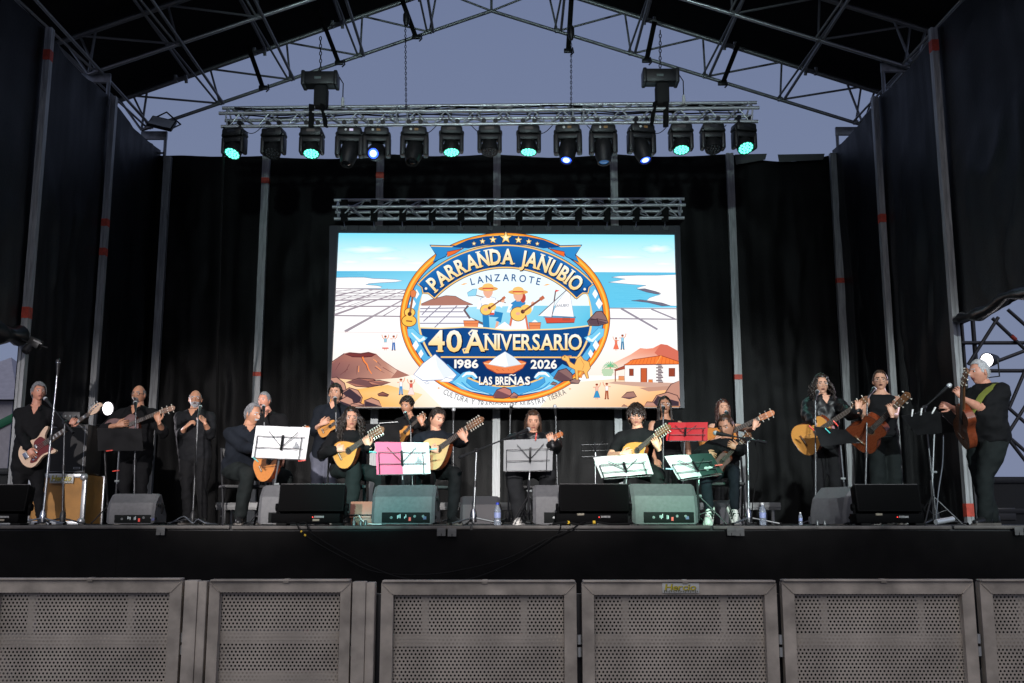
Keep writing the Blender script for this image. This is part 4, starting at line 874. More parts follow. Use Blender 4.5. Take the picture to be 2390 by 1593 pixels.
for i, x in enumerate(cols_):
    l, r_ = (x + (cols_[i - 1] if i else 58 - (x - 58))) / 2 if i else 58, (x + cols_[i + 1]) / 2 if i < 11 else 2262
    quadbox('header_tile', [(l + 2, 236), (r_ - 2, 236), (r_ - 2, 276 + i), (l + 2, 276 + i)], YS - .035, YS, M('screen_header', (.022, .024, .032), .5), scr)
    quadbox('hanger_block', [(x - 20, 242), (x + 20, 242), (x + 14, 268), (x - 14, 268)], YS - .06, YS - .037, M('hanger_grey', (.06, .065, .07), .5), scr)
    p0 = P(*cpx(x, 244), YS - .05); p1 = P(*cpx(x, 205), YS - .05); rod('hanger_bolt', p0, p1, .014, chrome, scr, 8)
    q0 = P(*cpx(x, 206), 16.86); q1 = P(*cpx(x + 2, 70), 16.98); b = MB(); b.box(vl(q0, q1, .5), (.12, .03, (q1 - q0).length), 0, (q1 - q0).to_track_quat('Z', 'Y').to_matrix(), .006); b.build('hanger_strap', rubber, scr)
# ================================================================ INSTRUMENTS
wood_top = {'amber': M('amber_spruce_top', (.62, .28, .065), .35, coat=.4, var=.12, vscale=30, stretch=(1, 12, 1)), 'orange': M('orange_cedar_top', (.60, .22, .05), .3, coat=.5, var=.15, vscale=30, stretch=(1, 12, 1)),
 'pale': M('pale_spruce_top', (.68, .44, .20), .35, coat=.4, var=.1, vscale=30, stretch=(1, 12, 1)), 'brown': M('brown_wood_top', (.20, .075, .03), .3, coat=.5, var=.2, vscale=25, stretch=(1, 12, 1)), 'dusky': M('dusky_wood_top', (.16, .09, .085), .35, coat=.4, var=.15, vscale=25),
 'mahogany': M('red_mahogany', (.22, .05, .018), .28, coat=.5, var=.2, vscale=20, stretch=(1, 10, 1)), 'ash': M('pale_ash_body', (.66, .47, .33), .3, coat=.5, var=.12, vscale=18, stretch=(1, 9, 1))}
side_w = M('red_brown_sides', (.17, .035, .012), .28, coat=.6, var=.25, vscale=15); neck_w = M('brown_neck_wood', (.16, .07, .03), .4, var=.2); board_w = M('dark_fingerboard', (.075, .055, .045), .4); hole_m = M('sound_hole_dark', (.006, .005, .004), .9); bone = M('bone_white', (.7, .66, .55), .4); fret_m = M('fret_metal', (.6, .6, .58), .3, 1.); string_m = M('string', (.55, .52, .48), .35, .8)
guard_m = M('tortoise_guard', (.13, .018, .014), .2, coat=.6); rose_m = M('rosette', (.18, .08, .04), .4)
def outline(kind):
    """half outline, list of (x along the neck axis from the tail, half width)"""
    K = {'guitar': [(0, .02), (.004, .075), (.03, .135), (.08, .175), (.14, .186), (.20, .172), (.26, .137), (.30, .123), (.34, .125), (.39, .138), (.43, .140), (.465, .118), (.485, .07), (.49, .028)],
         'bandurria': [(0, .02), (.005, .06), (.025, .10), (.06, .128), (.10, .138), (.14, .132), (.18, .112), (.22, .083), (.255, .053), (.28, .032)],
         'laud': [(0, .02), (.006, .075), (.03, .125), (.075, .16), (.125, .172), (.18, .162), (.235, .134), (.285, .098), (.33, .06), (.36, .034)],
         'timple': [(0, .015), (.005, .045), (.03, .07), (.07, .082), (.11, .078), (.15, .062), (.18, .056), (.21, .06), (.25, .062), (.275, .045), (.285, .02)]}
    return K[kind]
DIM = {'guitar': (.095, .34, .20, 3, .027), 'bandurria': (.075, .15, .19, 6, .026), 'laud': (.09, .26, .21, 6, .027), 'timple': (.07, .20, .13, 3, .02)}   # depth, neck, head, pegs per side, half neck width
def smooth_out(pts, sub=3):
    out = []
    for i in range(len(pts) - 1):
        p0 = pts[max(0, i - 1)]; p1 = pts[i]; p2 = pts[i + 1]; p3 = pts[min(len(pts) - 1, i + 2)]
        for k in range(sub):
            t = k / sub; f = lambda a: .5 * (2 * p1[a] + (p2[a] - p0[a]) * t + (2 * p0[a] - 5 * p1[a] + 4 * p2[a] - p3[a]) * t * t + (-p0[a] + 3 * p1[a] - 3 * p2[a] + p3[a]) * t ** 3)
            out.append((f(0), f(1)))
    return out + [pts[-1]]
def instrument(kind, label, cat, tail, head, top, scale=1.0, normal=(0, -1, .15), sign=-1, group=None, sides=None, cutaway=False, headw=None):
    """tail: world point at the tail of the body; head: pixel of the headstock end"""
    dep, nl, hl, npg, nw = DIM[kind]; hf = outline(kind); bl = hf[-1][0]; tot = (bl + nl + hl) * scale
    tip = reach(tail, head[0], head[1], tot, sign); x = tip - tail
    t = thing(kind if kind != 'laud' else 'lute', label, cat, mat=frame(tail, x, normal), group=group)
    S = scale; hs = smooth_out(hf); out = [(a * S, w_ * S) for a, w_ in hs] + [(a * S, -w_ * S) for a, w_ in hs[::-1]]
    if cutaway: out = [(a, max(w_, -.06 * S) if a > .40 * S else w_) for a, w_ in out]
    d = dep * S; bend = lambda pts, k: [(a * k + (1 - k) * bl * S / 2, w_ * k) for a, w_ in pts]
    b = MB(); b.prism(out, -d * .88, -.003); b.prism(bend(out, .93), -d, -d * .875); b.build('body', sides or side_w, t, 50, True)
    b = MB(); b.prism(out, -.0028, .0015 * S); b.build('soundboard', wood_top[top], t, 50, True)
    b = MB(); ring = bend(out, 1.004); 
    b.tube([(a, w_, 0) for a, w_ in ring], .0032 * S, 5, closed=True); b.build('binding', M('dark_binding', (.05, .02, .012), .4), t, 60, True)
    hx = {'guitar': .325, 'bandurria': .185, 'laud': .225, 'timple': .19}[kind] * S; hr = {'guitar': .043, 'bandurria': .03, 'laud': .036, 'timple': .022}[kind] * S
    b = MB(); b.lathe([(0, 0), (hr, 0), (hr, .0012), (0, .0012)], (hx, 0, .002), (0, 0, 1), 20); so = b.build('sound_hole', hole_m, t, 0, True)
    b = MB(); b.lathe([(hr, 0), (hr * 1.28, 0), (hr * 1.28, .001), (hr, .001)], (hx, 0, .0016), (0, 0, 1), 20); b.build('rosette', rose_m, so, 0, True)
    bx = {'guitar': .12, 'bandurria': .075, 'laud': .09, 'timple': .07}[kind] * S
    b = MB(); b.box((bx, 0, .006), (.022 * S, .14 * S * (nw / .027) * (.6 if kind != 'guitar' else 1), .010), 0, None, .003); br = b.build('bridge', neck_w, t, 40, True)
    b = MB(); b.box((bx + .004, 0, .0125), (.004, .075 * S, .004)); b.build('saddle', bone, br, 0, True)
    x0, x1 = (bl - .02) * S, (bl + nl) * S
    b = MB(); b.tube([(x0 - .05 * S, 0, -.03 * S), (x0 + .02 * S, 0, -.018 * S), (x1, 0, -.012 * S)], [.03 * S, nw * S * .95, nw * S * .85], 12, ell=(.62, 1)); b.build('neck', neck_w, t, 60, True)
    f0 = hx + hr * .95; b = MB(); b.add([(f0, nw * S * 1.1, .003), (f0, -nw * S * 1.1, .003), (x1, -nw * S * .9, .003), (x1, nw * S * .9, .003), (f0, nw * S * 1.1, .009), (f0, -nw * S * 1.1, .009), (x1, -nw * S * .9, .009), (x1, nw * S * .9, .009)], [(4, 5, 6, 7), (0, 4, 7, 3), (1, 2, 6, 5), (0, 1, 5, 4), (3, 7, 6, 2)]); fb = b.build('fingerboard', board_w, t, 0, True)
    sclen = x1 - bx; b = MB(); k = 1
    while k < 20:
        fx = x1 - sclen * (1 - 2 ** (-k / 12))
        if fx < f0: break
        b.box((fx, 0, .0096), (.0028, nw * S * 1.85, .0016)); k += 1
    b.build('fret_row', fret_m, fb, 0, True)
    b = MB(); b.box((x1 + .002, 0, .010), (.005, nw * S * 1.85, .006)); b.build('nut', bone, fb, 0, True)
    b = MB(); ns = 6 if kind == 'guitar' else 5
    for i in range(ns):
        yy = (i / (ns - 1) - .5) * nw * S * 1.5; b.tube([(bx, yy * 1.3, .013), (x1, yy, .0125), (x1 + hl * S * .5, yy * 1.1, .004)], .0009, 4)
    b.build('string_set', string_m, t, 0, True)
    hw = (headw or (.034 if kind == 'guitar' else .030 if kind in ('bandurria', 'laud') else .026)) * S; tl = -.03 * S
    ho = [(x1, nw * S * .85), (x1 + .02 * S, hw), (x1 + hl * S * .9, hw * 1.06), (x1 + hl * S * .95, hw * .6), (x1 + hl * S, hw * .35), (x1 + hl * S, -hw * .35), (x1 + hl * S * .95, -hw * .6), (x1 + hl * S * .9, -hw * 1.06), (x1 + .02 * S, -hw), (x1, -nw * S * .85)]
    b = MB(); mt = Matrix.Translation((x1, 0, 0)) @ Matrix.Rotation(R(12), 4, 'Y') @ Matrix.Translation((-x1, 0, 0)); b.prism(ho, -.014 * S, .003 * S, mt); hd = b.build('headstock', neck_w if top != 'orange' else M('orange_headstock', (.42, .13, .035), .35, coat=.4), t, 40, True)
    b = MB()
    for i in range(npg):
        px = x1 + hl * S * (.16 + .66 * i / max(1, npg - 1))
        for s_ in (-1, 1):
            q0 = mt @ V((px, s_ * hw * .9, -.005)); q1 = mt @ V((px, s_ * (hw + .016 * S), -.008)); b.tube([q0, q1], .004 * S, 6); b.sphere(mt @ V((px, s_ * (hw + .022 * S), -.008)), (.009 * S, .007 * S, .012 * S), 8, 6)
            b.tube([mt @ V((px, s_ * hw * .45, 0)), mt @ V((px, s_ * hw * .45, .012))], .006 * S, 6)
    b.build('tuner_row', M('ivory_tuner', (.6, .57, .5), .3, .3), hd, 60, True)
    return t, lambda a, y=0, z=0: t.matrix_basis @ V((a * S, y * S, z * S))
def bass_guitar(label, tail, head):
    x = reach(tail, *head, 1.16, -1) - tail; t = thing('bass_guitar', label, 'bass guitar', mat=frame(tail, x, (0, -1, .12)))
    up = [(0, .0), (.008, .06), (.04, .115), (.09, .148), (.15, .158), (.21, .14), (.27, .118), (.32, .122), (.37, .15), (.42, .172), (.455, .176), (.475, .165), (.47, .148), (.43, .118), (.39, .085), (.37, .05), (.365, .032)]
    dn = [(.365, -.032), (.37, -.06), (.39, -.09), (.415, -.125), (.425, -.15), (.41, -.165), (.375, -.162), (.33, -.138), (.28, -.122), (.22, -.132), (.16, -.158), (.10, -.166), (.05, -.142), (.015, -.09), (.0, -.03)]
    out = [(a, w_) for a, w_ in smooth_out(up) + smooth_out(dn)]
    b = MB(); b.prism(out, -.042, 0); b.build('body', wood_top['ash'], t, 45, True)
    pg = smooth_out([(.12, -.125), (.09, -.10), (.13, -.06), (.19, -.045), (.20, .01), (.24, .085), (.30, .105), (.345, .10), (.375, .04), (.375, -.04), (.40, -.10), (.40, -.125), (.34, -.115), (.27, -.10), (.20, -.115), (.15, -.14)])
    b = MB(); b.prism(pg[:-1], .0005, .004); gd = b.build('pickguard', guard_m, t, 45, True)
    b = MB()
    for s_, dx in ((1, .0), (-1, .03)): b.box((.225 + dx * -1 + .015, s_ * .026, .012), (.03, .05, .016), 0, None, .005)
    b.build('pickup', M('chrome_pickup', (.35, .36, .38), .3, .7), t, 40, True)
    b = MB(); b.box((.085, 0, .010), (.055, .085, .018), 0, None, .004); b.build('bridge', chrome, t, 40, True)
    for kx, ky in ((.145, -.10), (.185, -.092)):
        b = MB(); b.lathe([(0, 0), (.013, 0), (.012, .018), (0, .02)], (kx, ky, .004), (0, 0, 1), 12); b.build('control_knob', chrome, t, 40, True)
    b = MB(); b.tube([(.34, 0, -.012), (.98, 0, -.008)], [.033, .022], 10, ell=(.5, 1)); b.build('neck', M('maple_neck', (.50, .32, .17), .4), t, 60, True)
    b = MB(); b.add([(.335, .031, .001), (.335, -.031, .001), (.98, -.022, .001), (.98, .022, .001), (.335, .031, .010), (.335, -.031, .010), (.98, -.022, .010), (.98, .022, .010)], [(4, 5, 6, 7), (0, 4, 7, 3), (1, 2, 6, 5), (0, 1, 5, 4), (3, 7, 6, 2)]); fb = b.build('fingerboard', board_w, t, 0, True)
    b = MB()
    for k in range(1, 20): b.box((.98 - .86 * (1 - 2 ** (-k / 12)), 0, .0105), (.003, .046, .002))
    b.build('fret_row', fret_m, fb, 0, True)
    b = MB()
    for k in (1, 3, 5, 7, 9, 11, 13, 15): 
        f0 = .98 - .86 * (1 - 2 ** (-k / 12)); f1 = .98 - .86 * (1 - 2 ** (-(k + 1) / 12)); b.box(((f0 + f1) / 2, 0, .0103), (abs(f0 - f1) * .62, .040, .001))
    tag(b.build('inlay_row', M('pearl_inlay', (.6, .62, .62), .25), fb, 0, True), kind='stuff')
    b = MB()
    for i in range(4): b.tube([(.09, (i - 1.5) * .019, .018), (.98, (i - 1.5) * .011, .014), (1.02 + .035 * i, .02 + .004 * i, .004)], .0016, 4)
    b.build('string_set', string_m, t, 0, True)
    ho = smooth_out([(.98, .021), (1.0, .034), (1.05, .052), (1.10, .058), (1.14, .05), (1.165, .02), (1.16, -.01), (1.13, -.006), (1.10, -.03), (1.05, -.04), (1.0, -.032), (.98, -.021)])
    b = MB(); b.prism(ho, -.014, .003); hd = b.build('headstock', wood_top['ash'], t, 45, True)
    b = MB()
    for i in range(4):
        px = 1.015 + .035 * i; b.tube([(px, .02 + .004 * i, .003), (px, .02 + .004 * i, .014)], .009, 8); b.tube([(px, .045, -.006), (px, .072, -.006)], .004, 6); b.sphere((px, .082, -.006), (.011, .010, .006), 8, 6)
    b.build('tuner_row', chrome, hd, 60, True)
    return t, lambda a, y=0, z=0: t.matrix_basis @ V((a, y, z))

# ================================================================ PEOPLE
SKIN = {'fair': M('fair_skin', (.62, .33, .22), .5, var=.08, vscale=25), 'tan': M('tanned_skin', (.49, .24, .145), .5, var=.08, vscale=25), 'ruddy': M('ruddy_skin', (.57, .26, .175), .5, var=.1, vscale=25)}
LIP = M('lips', (.36, .12, .10), .45); EYEW = M('eye_white', (.75, .72, .70), .3); IRIS = M('iris_dark', (.02, .012, .008), .2); MOUTH = M('open_mouth', (.05, .012, .012), .6)
HAIR = {'grey': M('grey_hair', (.19, .19, .20), .6, var=.35, vscale=60, stretch=(1, 1, .25)), 'dark': M('dark_brown_hair', (.016, .010, .007), .42, var=.4, vscale=60, stretch=(1, 1, .25)), 'white': M('white_hair', (.40, .40, .41), .6, var=.3, vscale=60), 'brown': M('brown_hair', (.045, .022, .012), .42, var=.4, vscale=60, stretch=(1, 1, .25)), 'auburn': M('auburn_hair', (.055, .016, .009), .42, var=.4, vscale=60), 'salt': M('salt_and_pepper_hair', (.16, .16, .165), .55, var=.5, vscale=80)}
CL = {'black': M('black_shirt_cloth', (.0065, .0065, .0075), .85, bump=.3, bscale=150, var=.25, vscale=5, spec=.2), 'char': M('charcoal_shirt_cloth', (.010, .0105, .0125), .85, bump=.3, bscale=150, var=.25, vscale=5, spec=.2), 'navy': M('dark_blue_cloth', (.0085, .011, .0165), .85, bump=.3, bscale=150, var=.25, vscale=5, spec=.2), 'leather': M('black_leather', (.007, .007, .008), .46, bump=.2, bscale=25, var=.3, vscale=8, spec=.4), 'jeans': M('grey_blue_jeans', (.10, .105, .14), .8, bump=.25, bscale=200, var=.3, vscale=9), 'green': M('dark_green_trousers', (.0095, .0125, .0125), .85, bump=.25, bscale=150, var=.25, vscale=6, spec=.2), 'grey': M('dark_grey_trousers', (.016, .017, .019), .85, bump=.25, bscale=150, var=.25, vscale=6, spec=.2)}
shoe_bk = M('black_shoe', (.012, .012, .013), .4); shoe_wh = M('white_trainer', (.62, .60, .57), .5, var=.1, vscale=12); sole_m = M('shoe_sole', (.10, .09, .08), .7)
frame_m = M('spectacle_frame', (.03, .03, .035), .3, .4); frame_lt = M('clear_spectacle_frame', (.38, .38, .40), .25, .6); lens_m = M('spectacle_lens', (.9, .93, .95), .05, trans=1.0)

def head_fn(d, fat=1.0, jaw=1.0):
    dx, dy, dz = d; x, y, z = .074 * dx * fat, .093 * dy, .118 * dz
    if dz < 0:
        k = -dz; x *= 1 - (.30 / jaw) * k ** 1.3; y *= (1 - .10 * k) if dy > 0 else (1 - .45 * k)
    else:
        if dy > 0: y *= 1 - .10 * dz
    if dy > 0:
        g = lambda x0, z0, sx, sz: math.exp(-((x - x0) / sx) ** 2 - ((z - z0) / sz) ** 2)
        y += .022 * g(0, -.022, .011, .015) + .012 * g(0, .002, .008, .02) - .010 * (g(.031, .010, .016, .011) + g(-.031, .010, .016, .011)) + .005 * g(0, .034, .045, .010)
        y += .006 * g(0, -.052, .022, .012) + .009 * g(0, -.092, .022, .016) - .004 * g(0, -.070, .02, .006) - .004 * (g(.05, -.045, .02, .03) + g(-.05, -.045, .02, .03))
    return V((x, y, z))
def dirv(th, ph): return (math.sin(th) * math.cos(ph), math.cos(th) * math.cos(ph), math.sin(ph))
NU, NV = 52, 40
def hair_limit(th, fl, style):
    a = abs((th + math.pi) % (2 * math.pi) - math.pi)
    if a < R(48): l = fl
    elif a < R(72): l = lerp(fl, -.02, (a - R(48)) / R(24))
    elif a < R(100): l = lerp(-.12, .02, (a - R(72)) / R(28)) if style != 'long' else -.25
    else: l = lerp(.0, -.66, min(1, (a - R(100)) / R(22)))
    return l
def add_head(b, mt, spec):
    """mi: 0 skin 1 lips 2 brow/beard hair 3 eye white 4 iris 5 mouth"""
    vs = []; grid = []
    fat, jaw = spec.get('fat', 1.0), spec.get('jaw', 1.0)
    for j in range(NV + 1):
        ph = -math.pi / 2 + math.pi * j / NV
        for i in range(NU): grid.append(head_fn(dirv(2 * math.pi * i / NU, ph), fat, jaw))
    beard = spec.get('beard'); groups = {}
    for j in range(NV):
        for i in range(NU):
            q = (j * NU + i, j * NU + (i + 1) % NU, (j + 1) * NU + (i + 1) % NU, (j + 1) * NU + i); c = sum((grid[k] for k in q), V((0, 0, 0))) / 4; mi = 0
            if c.y > .03:
                ax = abs(c.x)
                if ax < .022 and abs(c.z + .053) < .0075: mi = 5 if (spec.get('sing') and ax < .016) else 1
                elif .011 < ax < .045 and abs(c.z - .033 + .1 * (ax - .028) ** 2 * 40) < spec.get('brow', .0042): mi = 2
                elif beard == 'full' and c.z < -.034 and not (ax < .012 and c.z > -.04): mi = 2
                elif beard == 'goatee' and ax < .032 and c.z < -.036: mi = 2
                elif beard == 'tache' and ax < .032 and -.046 < c.z < -.034: mi = 2
            elif beard == 'full' and c.z < -.03 and c.y > -.012: mi = 2
            groups.setdefault(mi, []).append(q)
    o = len(b.v); b.v += [tuple(mt @ p) for p in grid]
    for mi, qs in groups.items():
        for q in qs: b.f.append(tuple(o + k for k in q)); b.m.append(mi)
    if beard in ('full', 'goatee', 'tache'):
        rnd = random.Random(5)
        for _ in range(130):
            x = rnd.uniform(-.05, .05) if beard == 'full' else rnd.uniform(-.03, .03); z = rnd.uniform(-.105, -.036) if beard != 'tache' else rnd.uniform(-.046, -.036)
            if abs(x) < .02 and -.062 < z < -.046: continue
            th = math.asin(max(-1, min(1, x / .07))); p = head_fn(dirv(th, math.asin(max(-.98, z / .118))), fat, jaw); q = p + V((0, .006, -.008))
            b.tube([mt @ p, mt @ q], [.005, .002], 4, 2)
    for s_ in (-1, 1):
        p = head_fn(dirv(s_ * R(24), R(5)), fat, jaw); c = V((s_ * .031, p.y - .004, .010)); rot = mt.to_3x3().normalized()
        b.sphere(mt @ c, .0115, 10, 8, 3)
        gaze = V((0, 1, -.15)).normalized(); b.lathe([(0, 0), (.0058, 0), (.0045, .0016), (0, .002)], mt @ (c + gaze * .0108), rot @ gaze, 10, 4)
        b.tube([mt @ (c + V((dx, .0085 + .002 * (1 - abs(dx) / .013), .0062 - 18 * dx * dx))) for dx in (-.013, -.006, 0, .006, .013)], .0022, 5, 2 if spec.get('closed') is None else 2)
        if spec.get('closed'): b.sphere(mt @ (c + V((0, .0012, 0))), (.0122, .0118, .0112), 10, 8, 0, rot)
        e = V((s_ * .076 * fat, -.004, -.004)); b.sphere(mt @ e, (.008, .018, .031), 10, 8, 0, rot @ Matrix.Rotation(s_ * R(-18), 3, 'Z'))
        b.sphere(mt @ (e + V((s_ * .005, .004, .002))), (.005, .009, .018), 8, 6, 0, rot)
def make_hair(spec, mt, parent, seed):
    st = spec['hair']; col = HAIR[spec['haircol']]; rnd = random.Random(seed); b = MB(); fat, jaw = spec.get('fat', 1.0), spec.get('jaw', 1.0)
    fl = {'bald': 1.4, 'crop': .60, 'short': .56, 'mop': .30, 'curly': .52, 'long': .64, 'bigcurl': .60, 'pulled': .66, 'recede': .74}[st]; th_ = {'bald': .004, 'crop': .007, 'short': .014, 'mop': .028, 'curly': .022, 'long': .018, 'bigcurl': .022, 'pulled': .010, 'recede': .009}[st]
    pts = []; msk = []
    for j in range(NV + 1):
        ph = -math.pi / 2 + math.pi * j / NV
        for i in range(NU):
            d = dirv(2 * math.pi * i / NU, ph); th = 2 * math.pi * i / NU; p = head_fn(d, fat, jaw)
            lim = hair_limit(th, fl, 'long' if st in ('long', 'bigcurl') else st)
            if st == 'bald': 
                a = abs((th + math.pi) % (2 * math.pi) - math.pi); lim = max(lim, 0) if a < R(70) else lim
                m_ = (d[2] - lim) / .1 if d[2] < .48 and a > R(68) else -1
            else: m_ = (d[2] - lim) / .12 + .25 * noise.noise(V(d) * 7 + V((seed, 0, 0)))
            mm = max(0, min(1, m_)); nz = noise.noise(V(d) * (9 if st in ('curly', 'mop', 'bigcurl') else 5) + V((seed * 3.1, 0, 0)))
            te = th_ * (.35 + .65 * max(0, min(1, d[2] * 1.8))) if st in ('curly', 'short', 'crop', 'recede') else th_
            pts.append(p + p.normalized() * (mm ** .6 * te * (1 + .5 * nz) * (1.25 if d[2] > .5 else 1) + .0012)); msk.append(m_)
    fs = []
    for j in range(NV):
        for i in range(NU):
            q = (j * NU + i, j * NU + (i + 1) % NU, (j + 1) * NU + (i + 1) % NU, (j + 1) * NU + i)
            if sum(msk[k] > 0 for k in q) >= 3: fs.append(q)
    b.add([mt @ p for p in pts], fs)
    rot = mt.to_3x3().normalized(); dn = V((0, 0, -1))
    if st in ('mop', 'curly', 'short', 'crop', 'recede'):
        n_, ln, r_ = {'mop': (240, .05, .007), 'curly': (260, .030, .008), 'short': (330, .024, .0045), 'crop': (260, .009, .0035), 'recede': (300, .018, .004)}[st]
        for _ in range(n_):
            th = rnd.uniform(-math.pi, math.pi); z = rnd.uniform(max(hair_limit(th, fl, st) + .05, .30 if st == 'curly' else -1), 1); ph = math.asin(min(1, z)); d = V(dirv(th, ph)); p = head_fn(d, fat, jaw) + d * th_ * .7
            if st == 'curly':
                u = d.orthogonal().normalized(); w_ = d.cross(u); k0 = rnd.uniform(0, 6.3); q = [p + d * (.004 + ln * .35 * k / 5) + (u * math.cos(k0 + k * 1.2) + w_ * math.sin(k0 + k * 1.2)) * .011 for k in range(6)]
            else:
                tang = V((d.x * .5 + rnd.uniform(-.3, .3), .6 if th_ > .015 and abs(th) < 1.5 else -.3, -.7)); tang = (tang - d * tang.dot(d)).normalized(); q = [p, p + tang * ln * .5 + d * ln * .25, p + tang * ln + d * ln * .05]
            b.tube([mt @ a for a in q], [r_ * (1 - .6 * k / (len(q) - 1)) for k in range(len(q))], 5)
    if st in ('long', 'bigcurl'):
        L = spec.get('hlen', .34); n_ = 150 if st == 'long' else 170
        for _ in range(n_):
            s_ = rnd.choice((-1, 1)); th = s_ * rnd.uniform(R(52 if st == 'bigcurl' else 60), R(180)); z = rnd.uniform(.25, .85); ph = math.asin(z); d = V(dirv(th, ph)); p = head_fn(d, fat, jaw)
            hor = V((d.x, d.y, 0)).normalized(); spread = rnd.uniform(.010, .050 if st == 'bigcurl' else .022) * (1.5 if st == 'bigcurl' else 1); out = head_fn(dirv(th, 0), fat, jaw); ph0 = rnd.uniform(0, 6.3); q = []; LL = L * rnd.uniform(.75, 1.08); K = 13 if st == 'bigcurl' else 8
            for k in range(K + 1):
                f = k / K; a = p.lerp(out + hor * spread, min(1, f * 3)) if f < .34 else out + hor * (spread + (f - .34) * (.05 if st == 'bigcurl' else .015)); 
                zz = lerp(p.z, p.z - LL, f); a = V((a.x * (1 - .1 * f), a.y - .02 * f, zz))
                if st == 'bigcurl': a += V((math.cos(ph0 + k * 1.7), math.sin(ph0 + k * 1.7), 0)) * .013 * min(1, k / 2)
                else: a += V((math.cos(ph0 + k * .7), math.sin(ph0 + k * .6), 0)) * .005
                wp = mt @ V((a.x, a.y, max(a.z, -.02))) if False else mt @ a
                q.append(wp)
            b.tube(q, [(.0085 if st == 'bigcurl' else .008) * (1 - .55 * k / K) for k in range(K + 1)], 5)
    if st == 'pulled':
        q = [mt @ V((0, -.10, .03)), mt @ V((.01, -.125, -.02)), mt @ V((.015, -.12, -.10)), mt @ V((.01, -.10, -.19))]; b.tube(q, [.018, .024, .02, .006], 8)
    return b.build('hair', col, parent, 80)
def make_glasses(mt, parent, m, rr=.021):
    b = MB(); y = head_fn(dirv(R(20), R(5))).y + .010
    for s_ in (-1, 1):
        c = V((s_ * .031, y, .008)); b.tube([mt @ (c + V((rr * 1.1 * math.cos(a), 0, rr * .92 * math.sin(a)))) for a in [k * math.pi / 8 for k in range(16)]], .0019, 5, closed=True)
        b.tube([mt @ V((s_ * (.031 + rr), y - .002, .012)), mt @ V((s_ * .074, y - .03, .014)), mt @ V((s_ * .078, -.01, .012))], .0019, 5)
    b.tube([mt @ V((-.011, y, .012)), mt @ V((0, y + .004, .015)), mt @ V((.011, y, .012))], .0019, 5)
    return b.build('spectacles', m, parent, 60)
def limb(b, pts, rs, n=14): b.tube(pts, rs, n, 0, True)
def hand(b, mt_pts, wrist, d, nrm, s, curl, left, mi=0):
    """palm + five fingers; d hand direction, nrm palm normal (fingers curl towards it)"""
    d = V(d).normalized(); nrm = V(nrm); nrm = (nrm - d * nrm.dot(d)).normalized(); side = d.cross(nrm)
    if left: side = -side                      # side points to the thumb
    o = wrist
    ring = [(0, .024, .016), (.03, .034, .017), (.065, .041, .015), (.088, .038, .012), (.098, .02, .006)]
    vs = []; n = 12
    for z, a, t_ in [(-.03, .02, .016)] + ring:
        for k in range(n):
            q = 2 * math.pi * k / n; vs.append(o + d * z * s + side * (a * math.cos(q)) * s + nrm * (t_ * math.sin(q)) * s)
    m = len(ring) + 1; b.add(vs, [(i * n + j, i * n + (j + 1) % n, (i + 1) * n + (j + 1) % n, (i + 1) * n + j) for i in range(m - 1) for j in range(n)] + [tuple(range(n))[::-1], tuple((m - 1) * n + j for j in range(n))], mi)
    for k, (off, L, sp_) in enumerate(((.030, .072, .10), (.010, .080, .02), (-.011, .075, -.05), (-.030, .060, -.14))):
        p = o + d * .085 * s + side * off * s; q = [p - d * .012 * s]; ang = curl * (.5 + .08 * k); dd = (d + side * sp_).normalized(); segs = (.46, .31, .23); q.append(p)
        for sg in segs:
            q.append(q[-1] + (dd * math.cos(ang) + nrm * math.sin(ang)) * L * sg * s); ang += curl * .75
        b.tube(q, [.0095 * s, .0095 * s, .0088 * s, .008 * s, .0065 * s], 7, mi, True)
    p = o + d * .022 * s + side * .026 * s; td = (side * .75 + d * .6 + nrm * .35).normalized(); t2 = (side * .25 + d * .9 + nrm * .45 * max(.3, curl)).normalized()
    b.tube([p - td * .012 * s, p + td * .034 * s, p + td * .034 * s + t2 * .030 * s, p + td * .034 * s + t2 * .052 * s], [.012 * s, .0115 * s, .0095 * s, .007 * s], 7, mi, True)
def ik(a, c, l1, l2, pole):
    d = c - a; L = d.length
    if L > (l1 + l2) * .985: k = L / (l1 + l2) / .985; l1 *= k; l2 *= k
    x = (l1 * l1 - l2 * l2 + L * L) / (2 * L); h = math.sqrt(max(0, l1 * l1 - x * x)); u = d.normalized(); p = pole - a; p = p - u * p.dot(u)
    if p.length < 1e-5: p = V((0, 0, -1)) - u * (-u.z)
    return a + u * x + p.normalized() * h
JOBS = []
def fuse_job(b, voxel, cb, folds=0., seed=0, smooth=5):
    me = bpy.data.meshes.new('tmp'); me.from_pydata(b.v, [], b.f); o = bpy.data.objects.new('tmp', me); COL.objects.link(o)
    m = o.modifiers.new('r', 'REMESH'); m.mode = 'VOXEL'; m.voxel_size = voxel
    m2 = o.modifiers.new('s', 'SMOOTH'); m2.factor = .5; m2.iterations = smooth
    JOBS.append((o, cb, folds, seed))
